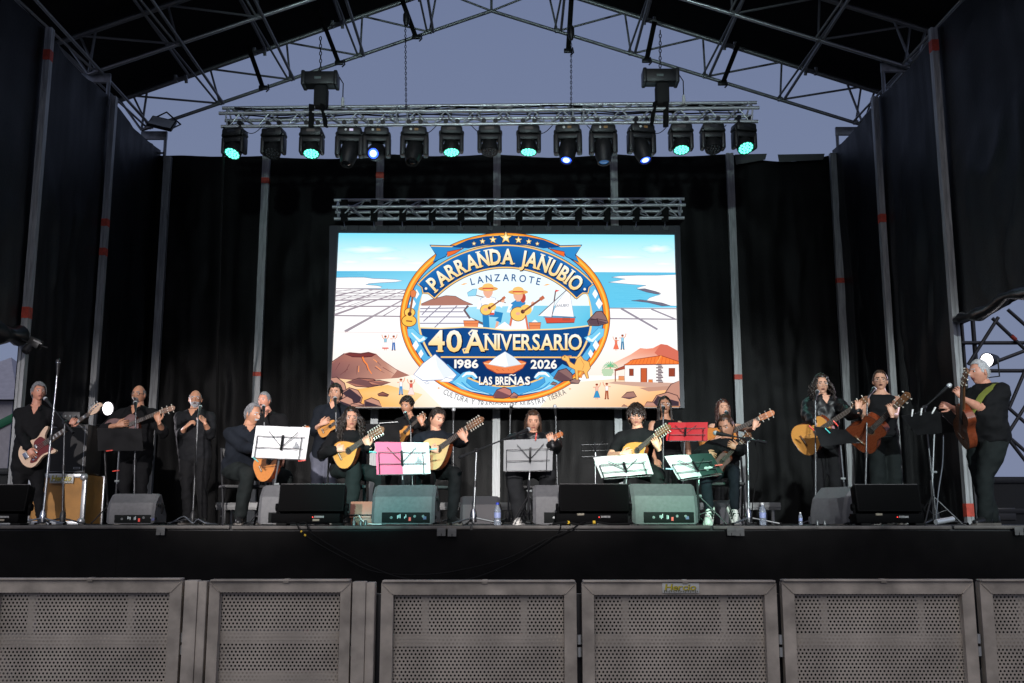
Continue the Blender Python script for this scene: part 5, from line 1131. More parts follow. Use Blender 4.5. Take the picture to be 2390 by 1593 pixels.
def run_jobs():
    bpy.context.view_layer.update(); dg = bpy.context.evaluated_depsgraph_get()
    for o, cb, folds, seed in JOBS:
        e = o.evaluated_get(dg); m = e.to_mesh(); n = len(m.vertices); co = np.empty(n * 3, np.float32); m.vertices.foreach_get('co', co); co = co.reshape(-1, 3)
        nr = np.empty(n * 3, np.float32); m.vertices.foreach_get('normal', nr); nr = nr.reshape(-1, 3)
        fs = [tuple(p.vertices) for p in m.polygons]; e.to_mesh_clear()
        if folds:
            k = np.array([noise.noise(V((p[0] * 13 + seed, p[1] * 13, p[2] * 9))) + .7 * (1 - abs(noise.noise(V((p[0] * 7 + p[2] * 6 + seed, p[1] * 7, p[2] * 11 - p[0] * 7)))) * 2.4) for p in co], np.float32)
            co = co + nr * (k * folds)[:, None]
        me = o.data; COL.objects.unlink(o); bpy.data.objects.remove(o); bpy.data.meshes.remove(me)
        cb([tuple(map(float, p)) for p in co], fs)
    JOBS.clear()
def shoe(ankle, d, m, parent, s=1.0, stripes=False, tilt=0.):
    d = V((d[0], d[1], 0)).normalized(); side = V((-d.y, d.x, 0)); z0 = ankle.z - .085 * s; b = MB(); vs = []; n = 12; made = []
    prof = [(-.075, .025, .05), (-.068, .036, .085), (-.03, .040, .105), (.03, .040, .098), (.08, .044, .070), (.13, .047, .055), (.17, .042, .045), (.19, .025, .03)]
    for a, w_, h in prof:
        for k in range(n):
            q = 2 * math.pi * k / n; zz = .5 + .5 * math.sin(q); vs.append(V((ankle.x, ankle.y, z0 + .012)) + d * a * s + side * w_ * s * math.cos(q) * (1 - .25 * zz) + V((0, 0, h * s * zz)))
    m_ = len(prof); b.add(vs, [(i * n + j, i * n + (j + 1) % n, (i + 1) * n + (j + 1) % n, (i + 1) * n + j) for i in range(m_ - 1) for j in range(n)] + [tuple(range(n))[::-1], tuple((m_ - 1) * n + j for j in range(n))])
    def tip(b_):
        if tilt:
            rt = Matrix.Rotation(R(tilt), 3, -side if False else side); c_ = V(ankle); b_.v = [tuple(c_ + rt @ (V(p_) - c_)) for p_ in b_.v]
        return b_
    o = tip(b).build('shoe', m, parent, 60)
    b = MB(); so = [(a, w_ + .004) for a, w_, h in prof] + [(a, -w_ - .004) for a, w_, h in prof[::-1]]
    mt = Matrix(((d.x, side.x, 0, ankle.x), (d.y, side.y, 0, ankle.y), (0, 0, 1, z0), (0, 0, 0, 1))); b.prism([(a * s, w_ * s) for a, w_ in so], 0, .022 * s, mt); tip(b).build('sole', sole_m if m is shoe_bk else shoe_wh, o, 40)
    if stripes:
        b = MB()
        for k in range(3):
            for s_ in (-1, 1):
                a = .0 + .035 * k; b.tube([V((ankle.x, ankle.y, z0 + .025)) + d * (a + .03) * s + side * s_ * .046 * s, V((ankle.x, ankle.y, z0 + .085 * s)) + d * a * s + side * s_ * .030 * s], .007, 5)
        for k in range(4):
            c = V((ankle.x, ankle.y, z0 + .10 * s - .010 * k)) + d * (.02 + .026 * k) * s; b.tube([c - side * .025, c + side * .025], .005, 5)
        tip(b).build('lace_and_stripe', shoe_bk, o, 60)
def person(label, Y, head, neck, hip, yaw=0, chest=0, pitch=0, roll=0, s=1.0, seat=False, el=(None, None), wr=(None, None), hd=(None, None), kn=(None, None), ank=(None, None), wd=(-.30, -.30), skin='tan', shirt='black', legs='black', sleeve='long', girth=1.0, belly=0., shoes=shoe_bk, hipdy=0., curl=(.7, .9), kdy=(0, 0), loose=.0, legw=1.0, toe=None, stripes=False, sw=.175, ankdy=(.0, .0), **sp):
    t = thing('person', label, 'person', PF(hip[0], Y))
    nb = P(*neck, Y) + V((0, 0, .03)); hp = P(*hip, Y + hipdy); cth = R(chest); ax = V((math.cos(cth), math.sin(cth), 0)); fw = V((math.sin(cth), -math.cos(cth), 0))
    up = (nb - hp).normalized(); S = s
    sh = [nb + ax * (k * sw * S * girth ** .5) - up * .08 * S for k in (-1, 1)]
    a, p_ = R(yaw), R(pitch); hf = V((math.sin(a) * math.cos(p_), -math.cos(a) * math.cos(p_), math.sin(p_))); hc = P(*head, Y) + hf * .0
    hu = V((math.sin(R(roll)), 0, math.cos(R(roll)))); hu = (hu - hf * hu.dot(hf)).normalized(); hr = hf.cross(hu)
    hs = S ** .5 * sp.get('hs', 1.0); mt = Matrix(((hr.x * hs, hf.x * hs, hu.x * hs, hc.x), (hr.y * hs, hf.y * hs, hu.y * hs, hc.y), (hr.z * hs, hf.z * hs, hu.z * hs, hc.z), (0, 0, 0, 1)))
    W_, E_ = [], []
    for k in (0, 1):
        if wr[k] is None: w_ = sh[k] + V((0, 0, -.50 * S)) + ax * ((k * 2 - 1) * .06) + fw * .08
        elif len(wr[k]) == 3: w_ = V(wr[k])
        else: w_ = P(*wr[k], Y + wd[k])
        pole = P(*el[k], sh[k].y) if el[k] else sh[k] + V((0, 0, -.4)) + ax * ((k * 2 - 1) * .25) - fw * .1
        W_.append(w_); E_.append(ik(sh[k], w_, .285 * S, .255 * S, pole))
    hj = [hp + ax * (k * .085 * S * girth) for k in (-1, 1)]; K_, A_ = [], []
    for k in (0, 1):
        if seat:
            kk = reach(hj[k], *kn[k], .42 * S, -1); an = PF(ank[k], kk.y + ankdy[k] + .02, .085 * S + sp.get('lift', 0))
        else:
            an = PF(ank[k], Y + ankdy[k], .085 * S); dd_ = (hj[k] - an).length; kk = ik(hj[k], an, dd_ * .508, dd_ * .498, hj[k].lerp(an, .5) + fw * .5)
        K_.append(kk); A_.append(an)
    # ---- body
    g = girth; b = MB()
    def torso(b, inf, t0=-.10, t1=1.05, neckr=.055):
        L = (nb - hp).length; rows = [(-.16, .115, .075, 0), (-.08, .155, .10, 0), (0, .165, .112, 0), (.2, .150 + .03 * belly, .105, .45 * belly), (.42, .148 + .03 * belly, .108, .8 * belly), (.65, .165, .115, .35 * belly), (.84, .168, .105, .0), (.95, .125, .078, 0), (1.03, .065, .058, 0)]
        vs = []; n = 20; kept = [r for r in rows if t0 <= r[0] <= t1]
        for tt, a_, d_, f_ in kept:
            c = hp + up * (tt * L) + fw * (f_ * .10)
            for k in range(n):
                q = 2 * math.pi * k / n; vs.append(c + ax * ((a_ * S * g + inf) * math.cos(q)) + fw * ((d_ * S * g * (1 + .25 * f_) + inf) * math.sin(q)))
        m = len(kept); b.add(vs, [(i * n + j, i * n + (j + 1) % n, (i + 1) * n + (j + 1) % n, (i + 1) * n + j) for i in range(m - 1) for j in range(n)] + [tuple(range(n))[::-1], tuple((m - 1) * n + j for j in range(n))])
    torso(b, -.008)
    chin = hc - hu * .06 * hs - hf * .02; limb(b, [nb - up * .03, vl(nb, chin, .5), chin], [.062 * S * g ** .5, .054 * S * g ** .5, .052 * S])
    ag = g ** .7 * sp.get('arm', 1.0)
    for k in (0, 1):
        limb(b, [nb - up * .075, sh[k]], [.045 * S, .050 * S * ag]); limb(b, [sh[k], vl(sh[k], E_[k], .4), E_[k]], [.052 * S * ag, .048 * S * ag, .039 * S * ag]); limb(b, [E_[k], vl(E_[k], W_[k], .3), W_[k]], [.039 * S * ag, .040 * S * ag, .026 * S])
        limb(b, [hj[k], K_[k]], [.075 * S * g, .052 * S]); limb(b, [K_[k], vl(K_[k], A_[k], .35), A_[k]], [.05 * S, .05 * S, .034 * S])
    sk_ = [SKIN[skin], LIP, HAIR[sp.get('beardcol', sp.get('haircol', 'dark'))], EYEW, IRIS, MOUTH]
    def body_cb(vs, fs):
        q = MB(); q.add(vs, fs, 0); add_head(q, mt, sp)
        for k in (0, 1):
            tgt = P(*hd[k], W_[k].y + sp.get('hdy', (0, 0))[k]) if (hd[k] is not None and len(hd[k]) == 2) else (V(hd[k]) if hd[k] is not None else W_[k] + (W_[k] - E_[k]))
            hand(q, None, W_[k], tgt - W_[k], sp.get('palm', (V((0, 1, -.15)), V((0, 1, .1))))[k], S * .98, curl[k], k == 1)
        if sp.get('vneck'):
            L = (nb - hp).length; dv = sp['vneck']; vs_ = []; fs_ = []; R1 = 7
            def front(tt, x_): 
                a_, d_ = (lerp(.168, .125, min(1, (tt - .84) / .11)), lerp(.105, .078, min(1, (tt - .84) / .11))) if tt < .95 else (lerp(.125, .065, (tt - .95) / .08), lerp(.078, .058, (tt - .95) / .08))
                A_, D_ = a_ * S * g + .012 + loose, d_ * S * g + .012 + loose
                return hp + up * (tt * L) + ax * x_ + fw * (D_ * math.sqrt(max(.05, 1 - (x_ / A_) ** 2)) + .012)
            for r_ in range(R1):
                f_ = r_ / (R1 - 1); tt = lerp(1.03, 1.03 - dv, f_); hw = .058 * (1 - f_) + .002
                for c_ in range(5): vs_.append(front(max(.84, tt), lerp(-hw, hw, c_ / 4)))
            for r_ in range(R1 - 1):
                for c_ in range(4): k_ = r_ * 5 + c_; fs_.append((k_, k_ + 1, k_ + 6, k_ + 5))
            q.add(vs_, fs_, 0)
            if sleeve != 'none' and shirt != 'leather':
                for s2 in (-1, 1):
                    c = MB(); f0 = lambda tt, x_, o: front(max(.84, tt), x_) + fw * o
                    pts = [f0(1.045, s2 * .050, -.012), f0(1.03, s2 * .066, .004), f0(1.03 - dv * .50, s2 * .075, .010), f0(1.03 - dv * .62, s2 * .040, .012), f0(1.03 - dv * .35, s2 * .034, .008)]
                    c.add(pts + [p_ + fw * .006 for p_ in pts], [(0, 1, 2, 3, 4), (9, 8, 7, 6, 5)] + [(k_, (k_ + 1) % 5, 5 + (k_ + 1) % 5, 5 + k_) for k_ in range(5)]); c.build('collar_flap', CL[shirt], t, 30)
        body = q.build('body', sk_, t, 60)
        if sp.get('glasses'): make_glasses(mt, body, sp['glasses'], sp.get('rr', .021))
    fuse_job(b, .014, body_cb, smooth=4)
    # ---- shirt
    if shirt:
        b = MB(); inf = .012 + loose; torso(b, inf, -.2 if not sp.get('tucked') else -.05, 1.05 if sleeve != 'none' else 1.0)
        for k in (0, 1):
            r0 = .052 * S * ag + .012 + loose * .7
            if sleeve != 'none':
                limb(b, [nb - up * .055 + ax * ((k * 2 - 1) * .03), sh[k]], [.062 * S, r0])
                stop = {'long': 1, 'elbow': 1, 'short': .62}[sleeve]; e1 = vl(sh[k], E_[k], stop); limb(b, [sh[k], vl(sh[k], e1, .5), e1], [r0, r0 * .97, r0 * (.98 if sleeve == 'short' else .86)])
                if sleeve in ('long', 'elbow'):
                    f = .93 if sleeve == 'long' else .38; limb(b, [E_[k], vl(E_[k], W_[k], f * .5), vl(E_[k], W_[k], f)], [r0 * .86, r0 * .86, r0 * (.68 if sleeve == 'long' else .84)])
            else: limb(b, [nb - up * .09 + ax * ((k * 2 - 1) * .045), vl(nb, sh[k], .62) - up * .035], [.055, .058 * S])
        if sleeve != 'none' or True:
            if sp.get('collar', True): b.tube([nb - up * .07, nb - up * .03, nb - up * (.012 if sleeve != 'short' else .03) + fw * -.008], [.085 * S, .078 * S * g ** .4, .070 * S * g ** .4], 16)
        fuse_job(b, .0145, lambda vs, fs: (lambda q: (q.add(vs, fs), q.build('jacket' if shirt == 'leather' else 'shirt', CL[shirt], t, 70)))(MB()), .0105 + (.004 if shirt == 'leather' else 0) + loose * .15, random.random() * 50, 5)
    b = MB(); L = (nb - hp).length; torso(b, .008, -.2, .02); lw = legw
    for k in (0, 1):
        limb(b, [hj[k], vl(hj[k], K_[k], .5), K_[k]], [.088 * S * g, .080 * S * g * lw ** .5, .066 * S * lw]); limb(b, [K_[k], vl(K_[k], A_[k], .4), A_[k] + V((0, 0, .0))], [.066 * S * lw, .064 * S * lw, .055 * S * lw])
    fuse_job(b, .015, lambda vs, fs: (lambda q: (q.add(vs, fs), q.build('trousers', CL[legs], t, 70)))(MB()), .010, random.random() * 50, 5)
    for k in (0, 1):
        td = toe[k] if toe else (fw + ax * (k * 2 - 1) * .25); shoe(A_[k], td, shoes, t, S * (1.15 if stripes else 1), stripes, sp.get('tilt', 0))
    if sp.get('hair') and sp['hair'] != 'none': make_hair(sp, mt, t, int(abs(head[0])) % 97)
    return t, {'W': W_, 'E': E_, 'sh': sh, 'hc': hc, 'nb': nb, 'hp': hp, 'K': K_, 'A': A_, 'fw': fw, 'up': up, 'ax': ax}
def strap_band(name, pts, w_, m, parent, label=None):
    b = MB(); b.tube(pts, w_, 8, ell=(.18, 1)); o = b.build(name, m, parent, 60)
    return o
def proj(p):
    q = V(p) - V((0, 0, ZC)); dpt = q.y * cp + q.z * sp; return (CX + F * q.x / dpt, CY - F * (-q.y * sp + q.z * cp) / dpt)
def depth_at(pt, px):
    best = min((abs(proj(pt(a))[0] - px[0]) + abs(proj(pt(a))[1] - px[1]), pt(a).y) for a in [k * .02 for k in range(60)]); return best[1]
def wds(pt, wr, Y, dl=-.055, dr=-.035):
    return tuple((depth_at(pt, wr[k]) + (dl, dr)[k] - Y) if (wr[k] and pt) else -.3 for k in (0, 1))
def player(inst, Y, wr, hd, **kw):
    it_, pt = inst
    return person(Y=Y, wr=wr, hd=hd, wd=wds(pt, wr, Y, *kw.pop('dd', (-.055, -.035))), **kw)
Yp = 12.6
i1 = bass_guitar('bass guitar with pale wood body and dark red guard at far left', P(47, 1073, Yp - .22), (239, 945))
player(i1, Yp, ((66, 1046), (163, 996)), ((76, 1062), (170, 984)), vneck=0.17, label='grey-haired man in black playing the pale bass guitar', head=(90, 915), neck=(84, 955), hip=(66, 1088), yaw=42, chest=18, pitch=2, el=((26, 1016), (132, 1020)), ank=(47, 96), skin='ruddy', hair='short', haircol='grey', s=.98, girth=1.08, belly=.4, beardcol='grey', loose=.006)
Yp = 12.3
i2 = instrument('guitar', 'small dusky guitar held by the bald man in glasses', 'guitar', P(244, 1015, Yp - .22), (406, 948), 'dusky', .85, group=None)
player(i2, Yp, ((272, 992), (371, 985)), ((288, 988), (366, 968)), vneck=0.2, label='bald man in glasses and black shirt singing with a small guitar', head=(324, 922), neck=(323, 956), hip=(316, 1062), yaw=-8, chest=-4, el=((243, 992), (386, 1020)), ank=(296, 336), skin='tan', hair='bald', haircol='salt', beard='goatee', glasses=frame_m, s=1.0, girth=1.2, belly=.8, sleeve='elbow', sing=True)
Yp = 12.9
person('bald man with white beard and glasses, hands raised to the microphone', Yp, (456, 932), (454, 964), (456, 1066), yaw=14, el=((415, 1016), (497, 1020)), wr=((434, 996), (478, 986)), hd=((447, 984), (468, 972)), wd=(-.32, -.34), ank=(440, 474), skin='tan', hair='bald', haircol='white', beard='full', glasses=frame_m, vneck=.16, s=.97, girth=1.22, belly=.7, sleeve='elbow', shirt='char', curl=(1.1, 1.0), sing=True, palm=(V((.8, .5, 0)), V((-.8, .5, 0))))
Yp = 11.0
i4 = instrument('laud', 'orange flat-backed lute behind the left white music sheets', 'lute', P(596, 1106, Yp - .30), (716, 993), 'orange', .95, normal=(.0, -.88, .45))
player(i4, Yp, ((598, 1046), (692, 1030)), ((612, 1056), (700, 1014)), vneck=0.16, label='seated grey-haired man with moustache looking to the right', head=(590, 967), neck=(580, 1003), hip=(561, 1096), yaw=58, chest=24, pitch=-12, el=((556, 1058), (668, 1072)), kn=((578, 1104), (668, 1112)), ank=(560, 652), seat=True, skin='tan', hair='recede', haircol='grey', beard='tache', beardcol='white', shirt='navy', legs='green', s=.98, girth=1.18, belly=.7, hipdy=.12, legw=1.15, ankdy=(.05, .1))
Yp = 12.9
person('grey-cropped man singing behind the seated grey-haired man', Yp, (617, 936), (626, 970), (634, 1068), yaw=-16, chest=-8, ank=(620, 652), skin='ruddy', hair='crop', haircol='grey', vneck=.14, s=.95, girth=1.12, belly=.3, sing=True)
Yp = 12.7
i6 = instrument('timple', 'small amber timple strummed by the tall dark-haired young man', 'timple', P(744, 1012, Yp - .2), (832, 955), 'amber', .95)
player(i6, Yp, ((748, 990), (822, 980)), ((762, 982), (820, 968)), vneck=0.14, label='tall young man with short dark hair singing before the screen corner', head=(783, 918), neck=(780, 949), hip=(757, 1058), yaw=-6, el=((728, 1004), (812, 1010)), ank=(742, 772), skin='fair', hair='short', haircol='dark', s=.98, sleeve='elbow', shirt='navy', legs='jeans', sing=True)
Yp = 11.0
i7 = instrument('bandurria', 'amber teardrop bandurria held by the curly-haired woman', 'bandurria', P(781, 1074, Yp - .30), (892, 998), 'amber', 1.05, normal=(-.05, -1, .12))
player(i7, Yp, ((782, 1049), (862, 1042)), ((806, 1044), (852, 1021)), label='seated woman with long dark curls and round glasses playing bandurria', head=(820, 979), neck=(818, 1013), hip=(806, 1098), yaw=14, chest=10, el=((735, 1058), (866, 1080)), kn=((827, 1094), (895, 1108)), ank=(815, 880), seat=True, skin='fair', brow=.0028, hair='bigcurl', haircol='dark', glasses=frame_lt, rr=.023, s=.95, hipdy=.14, legs='green', legw=1.35, hlen=.30, ankdy=(.03, .25), loose=.006)
Yp = 13.1
i8 = instrument('timple', 'slim amber timple of the curly-topped young man', 'timple', P(925, 1027, Yp - .2), (990, 966), 'amber', .95)
player(i8, Yp, ((920, 1020), (985, 988)), ((936, 1012), (981, 976)), vneck=0.14, label='young man with a curly dark top singing with eyes lowered', head=(950, 948), neck=(957, 978), hip=(958, 1070), yaw=-24, chest=-6, pitch=-8, roll=4, el=((905, 1040), (998, 1006)), ank=(945, 972), skin='tan', hair='curly', haircol='dark', s=.93, sleeve='elbow', sing=True)
Yp = 11.2
i9 = instrument('laud', 'pale-topped lute with long pegged head played by the looking-down man', 'lute', P(987, 1075, Yp - .28), (1124, 973), 'pale', 1.0, normal=(-.38, -.9, .1))
player(i9, Yp, ((1003, 1046), (1086, 1026)), ((1018, 1048), (1073, 1006)), label='seated dark-haired young man in black looking down at his lute', head=(1020, 978), neck=(1018, 1014), hip=(1010, 1100), yaw=38, chest=12, pitch=-14, roll=6, el=((948, 1040), (1097, 1064)), kn=((1002, 1110), (1063, 1104)), ank=(990, 1056), seat=True, skin='fair', hair='short', haircol='dark', s=1.0, hipdy=.13, legs='black', girth=1.02, beard=None, ankdy=(.2, .02), closed=True, shirt='navy')
Yp = 11.2
i10 = instrument('guitar', 'small guitar hidden behind the grey folder, red headstock showing', 'guitar', P(1190, 1076, Yp - .28), (1311, 1010), 'orange', .68)
player(i10, Yp, ((1222, 1056), (1288, 1036)), ((1238, 1054), (1284, 1020)), label='seated girl with long brown hair in a loose black jacket', head=(1244, 985), neck=(1243, 1020), hip=(1240, 1100), yaw=2, pitch=-10, el=((1156, 1062), (1315, 1070)), kn=((1198, 1112), (1280, 1110)), ank=(1214, 1262), seat=True, skin='fair', brow=.0028, hair='long', haircol='brown', s=.95, hipdy=.13, shirt='leather', loose=.036, sw=.205, legs='grey', legw=1.4, shoes=shoe_wh, closed=True, hlen=.26, girth=1.05, ankdy=(.04, .28))
Yp = 11.0
i11 = instrument('bandurria', 'amber teardrop bandurria held by the boy in glasses', 'bandurria', P(1457, 1076, Yp - .28), (1561, 990), 'amber', 1.0, normal=(-.60, -.75, .15))
player(i11, Yp, ((1452, 1058), (1537, 1046)), ((1472, 1056), (1522, 1014)), label='seated boy with a thick dark fringe, glasses and black t-shirt', head=(1485, 972), neck=(1490, 1010), hip=(1482, 1098), yaw=-6, pitch=-9, el=((1414, 1062), (1546, 1084)), kn=((1424, 1112), (1536, 1108)), ank=(1436, 1528), seat=True, skin='fair', hair='mop', haircol='dark', glasses=frame_lt, rr=.023, s=.98, sleeve='short', hipdy=.13, legs='green', legw=1.2, girth=1.08)
Yp = 13.1
person('woman in glasses singing behind the red music folder', Yp, (1551, 948), (1553, 982), (1562, 1066), yaw=0, pitch=6, wr=((1530, 1072), (1610, 1078)), wd=(-.15, -.12), el=((1515, 1030), (1614, 1034)), ank=(1548, 1580), skin='tan', brow=.0028, hair='long', haircol='dark', glasses=frame_lt, s=.93, sleeve='none', collar=False, sing=True, hlen=.32, girth=1.08)
Yp = 13.0
i13 = instrument('guitar', 'dark-necked guitar of the woman behind the seated child', 'guitar', P(1634, 1042, Yp - .22), (1806, 960), 'orange', .98)
player(i13, Yp, ((1668, 1028), (1760, 998)), ((1684, 1024), (1766, 980)), label='bare-shouldered woman with auburn hair singing behind the seated child', head=(1687, 955), neck=(1691, 988), hip=(1692, 1070), yaw=8, pitch=4, el=((1648, 1024), (1752, 1020)), ank=(1678, 1708), skin='fair', brow=.0028, hair='long', haircol='auburn', s=.92, sleeve='none', collar=False, sing=True, hlen=.26, closed=True)
Yp = 10.8
i14 = instrument('timple', 'little white-edged ukulele played by the seated child', 'ukulele', P(1656, 1104, Yp - .24), (1750, 1012), 'dusky', 1.0, headw=.03)
player(i14, Yp, ((1648, 1056), (1722, 1046)), ((1664, 1062), (1708, 1038)), label='seated child with pulled-back hair and white striped trainers', head=(1695, 995), neck=(1692, 1032), hip=(1692, 1102), yaw=-34, chest=-8, pitch=-22, roll=-6, el=((1622, 1060), (1742, 1068)), kn=((1646, 1118), (1712, 1098)), ank=(1654, 1714), seat=True, skin='tan', brow=.0028, hair='pulled', haircol='brown', s=.85, hs=1.12, hipdy=.10, shirt='black', legs='navy', shoes=shoe_wh, stripes=True, tilt=48, lift=.10, ankdy=(.0, .05), toe=(V((-.45, -1, 0)), V((.25, -1, 0))), loose=.006)
Yp = 11.8
i15 = instrument('guitar', 'classical guitar with a pale amber top, second from the right', 'guitar', P(1858, 1040, Yp - .24), (2022, 930), 'amber', .97)
player(i15, Yp, ((1898, 984), (2002, 958)), ((1916, 988), (2004, 944)), vneck=0.19, label='woman with long curls, glasses and black leather jacket playing guitar', head=(1917, 899), neck=(1921, 933), hip=(1924, 1034), yaw=-4, el=((1846, 982), (1972, 990)), ank=(1908, 1948), skin='fair', brow=.0028, hair='bigcurl', haircol='dark', glasses=frame_m, rr=.023, s=.96, shirt='leather', loose=.014, hlen=.32, sing=True, legs='black', legw=1.1)
Yp = 11.5
i16 = instrument('guitar', 'red-brown guitar held by the sleeveless woman', 'guitar', P(1994, 1040, Yp - .24), (2118, 922), 'mahogany', 1.0, normal=(-.1, -1, .1))
player(i16, Yp, ((2018, 978), (2082, 968)), ((2036, 976), (2079, 949)), label='woman with tied-back hair and sleeveless black top playing guitar', head=(2054, 889), neck=(2057, 923), hip=(2062, 1018), yaw=-16, el=((1986, 974), (2096, 990)), ank=(2042, 2086), skin='fair', brow=.0028, hair='pulled', haircol='brown', glasses=frame_m, rr=.023, s=.97, sleeve='none', collar=False, legs='green', legw=1.3, tucked=True, sing=True)
Yp = 10.4
i17 = instrument('guitar', 'brown guitar seen edge-on against the man at far right', 'guitar', P(2243, 1034, Yp - .12), (2247, 862), 'brown', .92, normal=(-1, -.25, .1))
p17, j17 = person('stout grey-haired man at far right in black t-shirt, seen side-on', Yp, (2286, 869), (2303, 908), (2305, 1022), yaw=-78, chest=-72, pitch=-4, el=((2270, 960), (2291, 960)), wr=((2222, 950), (2247, 929)), hd=((2210, 947), (2233, 908)), wd=(.02, -.30), ank=(2316, 2300), skin='ruddy', hair='crop', haircol='white', s=.99, hs=1.1, girth=1.38, belly=1.0, sleeve='short', legs='green', curl=(1.2, 1.0), loose=.02, legw=1.25, jaw=1.3, fat=1.06, ankdy=(.12, -.08))
run_jobs()
b = MB(); n0 = j17['nb']; b.tube([n0 + V((.06, -.05, .03)), n0 + V((.0, -.17, .0)), n0 + V((-.16, -.24, -.12)), n0 + V((-.28, -.22, -.30)), n0 + V((-.33, -.16, -.42))], .042, 10, ell=(.12, 1)); b.build('strap', M('olive_strap', (.17, .19, .03), .7, var=.2), i17[0], 60)
# ================================================================ FRONT LIGHTS (on their own truss above the audience, out of frame)
FY, FZ = -7.0, 5.3
ft = thing('front_truss', 'aluminium truss with front lamps behind the audience, out of the picture', 'truss', (0, FY, 0))
for dy, dz in ((0, 0), (.24, 0), (0, .24), (.24, .24)): rod('chord', (-5.2, FY + dy, FZ + .25 + dz), (5.2, FY + dy, FZ + .25 + dz), .025, alu, ft)
for i in range(26):
    x = -5.2 + i * .4; rod('brace', (x, FY, FZ + .25), (x + .2, FY, FZ + .49), .011, alu, ft); rod('brace', (x + .2, FY, FZ + .49), (x + .4, FY, FZ + .25), .011, alu, ft)
for s_ in (-1, 1): rod('tower_leg', (s_ * 5.3, FY + .12, 0), (s_ * 5.3, FY + .12, FZ + .6), .06, alu, ft)
FL = [(-4.4, (-4.8, 12.5, 2.8), 9500, (1.0, .94, .94), 13), (-2.4, (-2.4, 11.2, 2.55), 19000, (1.0, .95, .93), 12), (-.9, (-1.25, 10.1, 1.98), 13000, (.30, 1.0, .92), 5.6), (.5, (.3, 11.2, 2.55), 16500, (1.0, .95, .93), 12),
      (1.6, (1.55, 10.1, 2.0), 14000, (.28, 1.0, .62), 5.6), (2.8, (2.2, 11.1, 2.5), 10500, (.92, .97, .98), 12), (4.4, (4.3, 11.3, 2.9), 10500, (.85, .97, .98), 15), (0., (0, 15.2, 7.0), 4600, (.75, 1.0, 1.0), 30)]
for k, (x, tg, pw, col, sz) in enumerate(FL):
    p = V((x, FY + .1, FZ)); d = (V(tg) - p).normalized(); t = thing('par_lamp', 'black par lamp on the front truss, %s from the left' % ['first', 'second', 'third', 'fourth', 'fifth', 'sixth', 'seventh', 'eighth'][k], 'stage light', p, 'front par lamps')
    b = MB(); b.lathe([(0, -.3), (.06, -.3), (.10, -.2), (.11, .0), (.105, .0), (.09, -.12), (0, -.14)], p, d, 18); b.build('can', black_mt, t)
    b = MB(); b.tube([p + V((-.13, 0, -.05)), p + V((-.13, 0, .2)), p + V((.13, 0, .2)), p + V((.13, 0, -.05))], .012, 6); b.build('yoke', black_mt, t)
    b = MB(); b.lathe([(0, 0), (.088, 0), (.088, .004), (0, .01)], p - d * .12, d, 16); b.build('lamp_lens', M('lit_par_lens', (.8, .85, .9), .3, emit=(.8, .9, 1.0), es=4.), t)
    spot('par_beam', p + d * .03, tg, pw, col, sz, .85, .09 if k < 7 else .3, t)
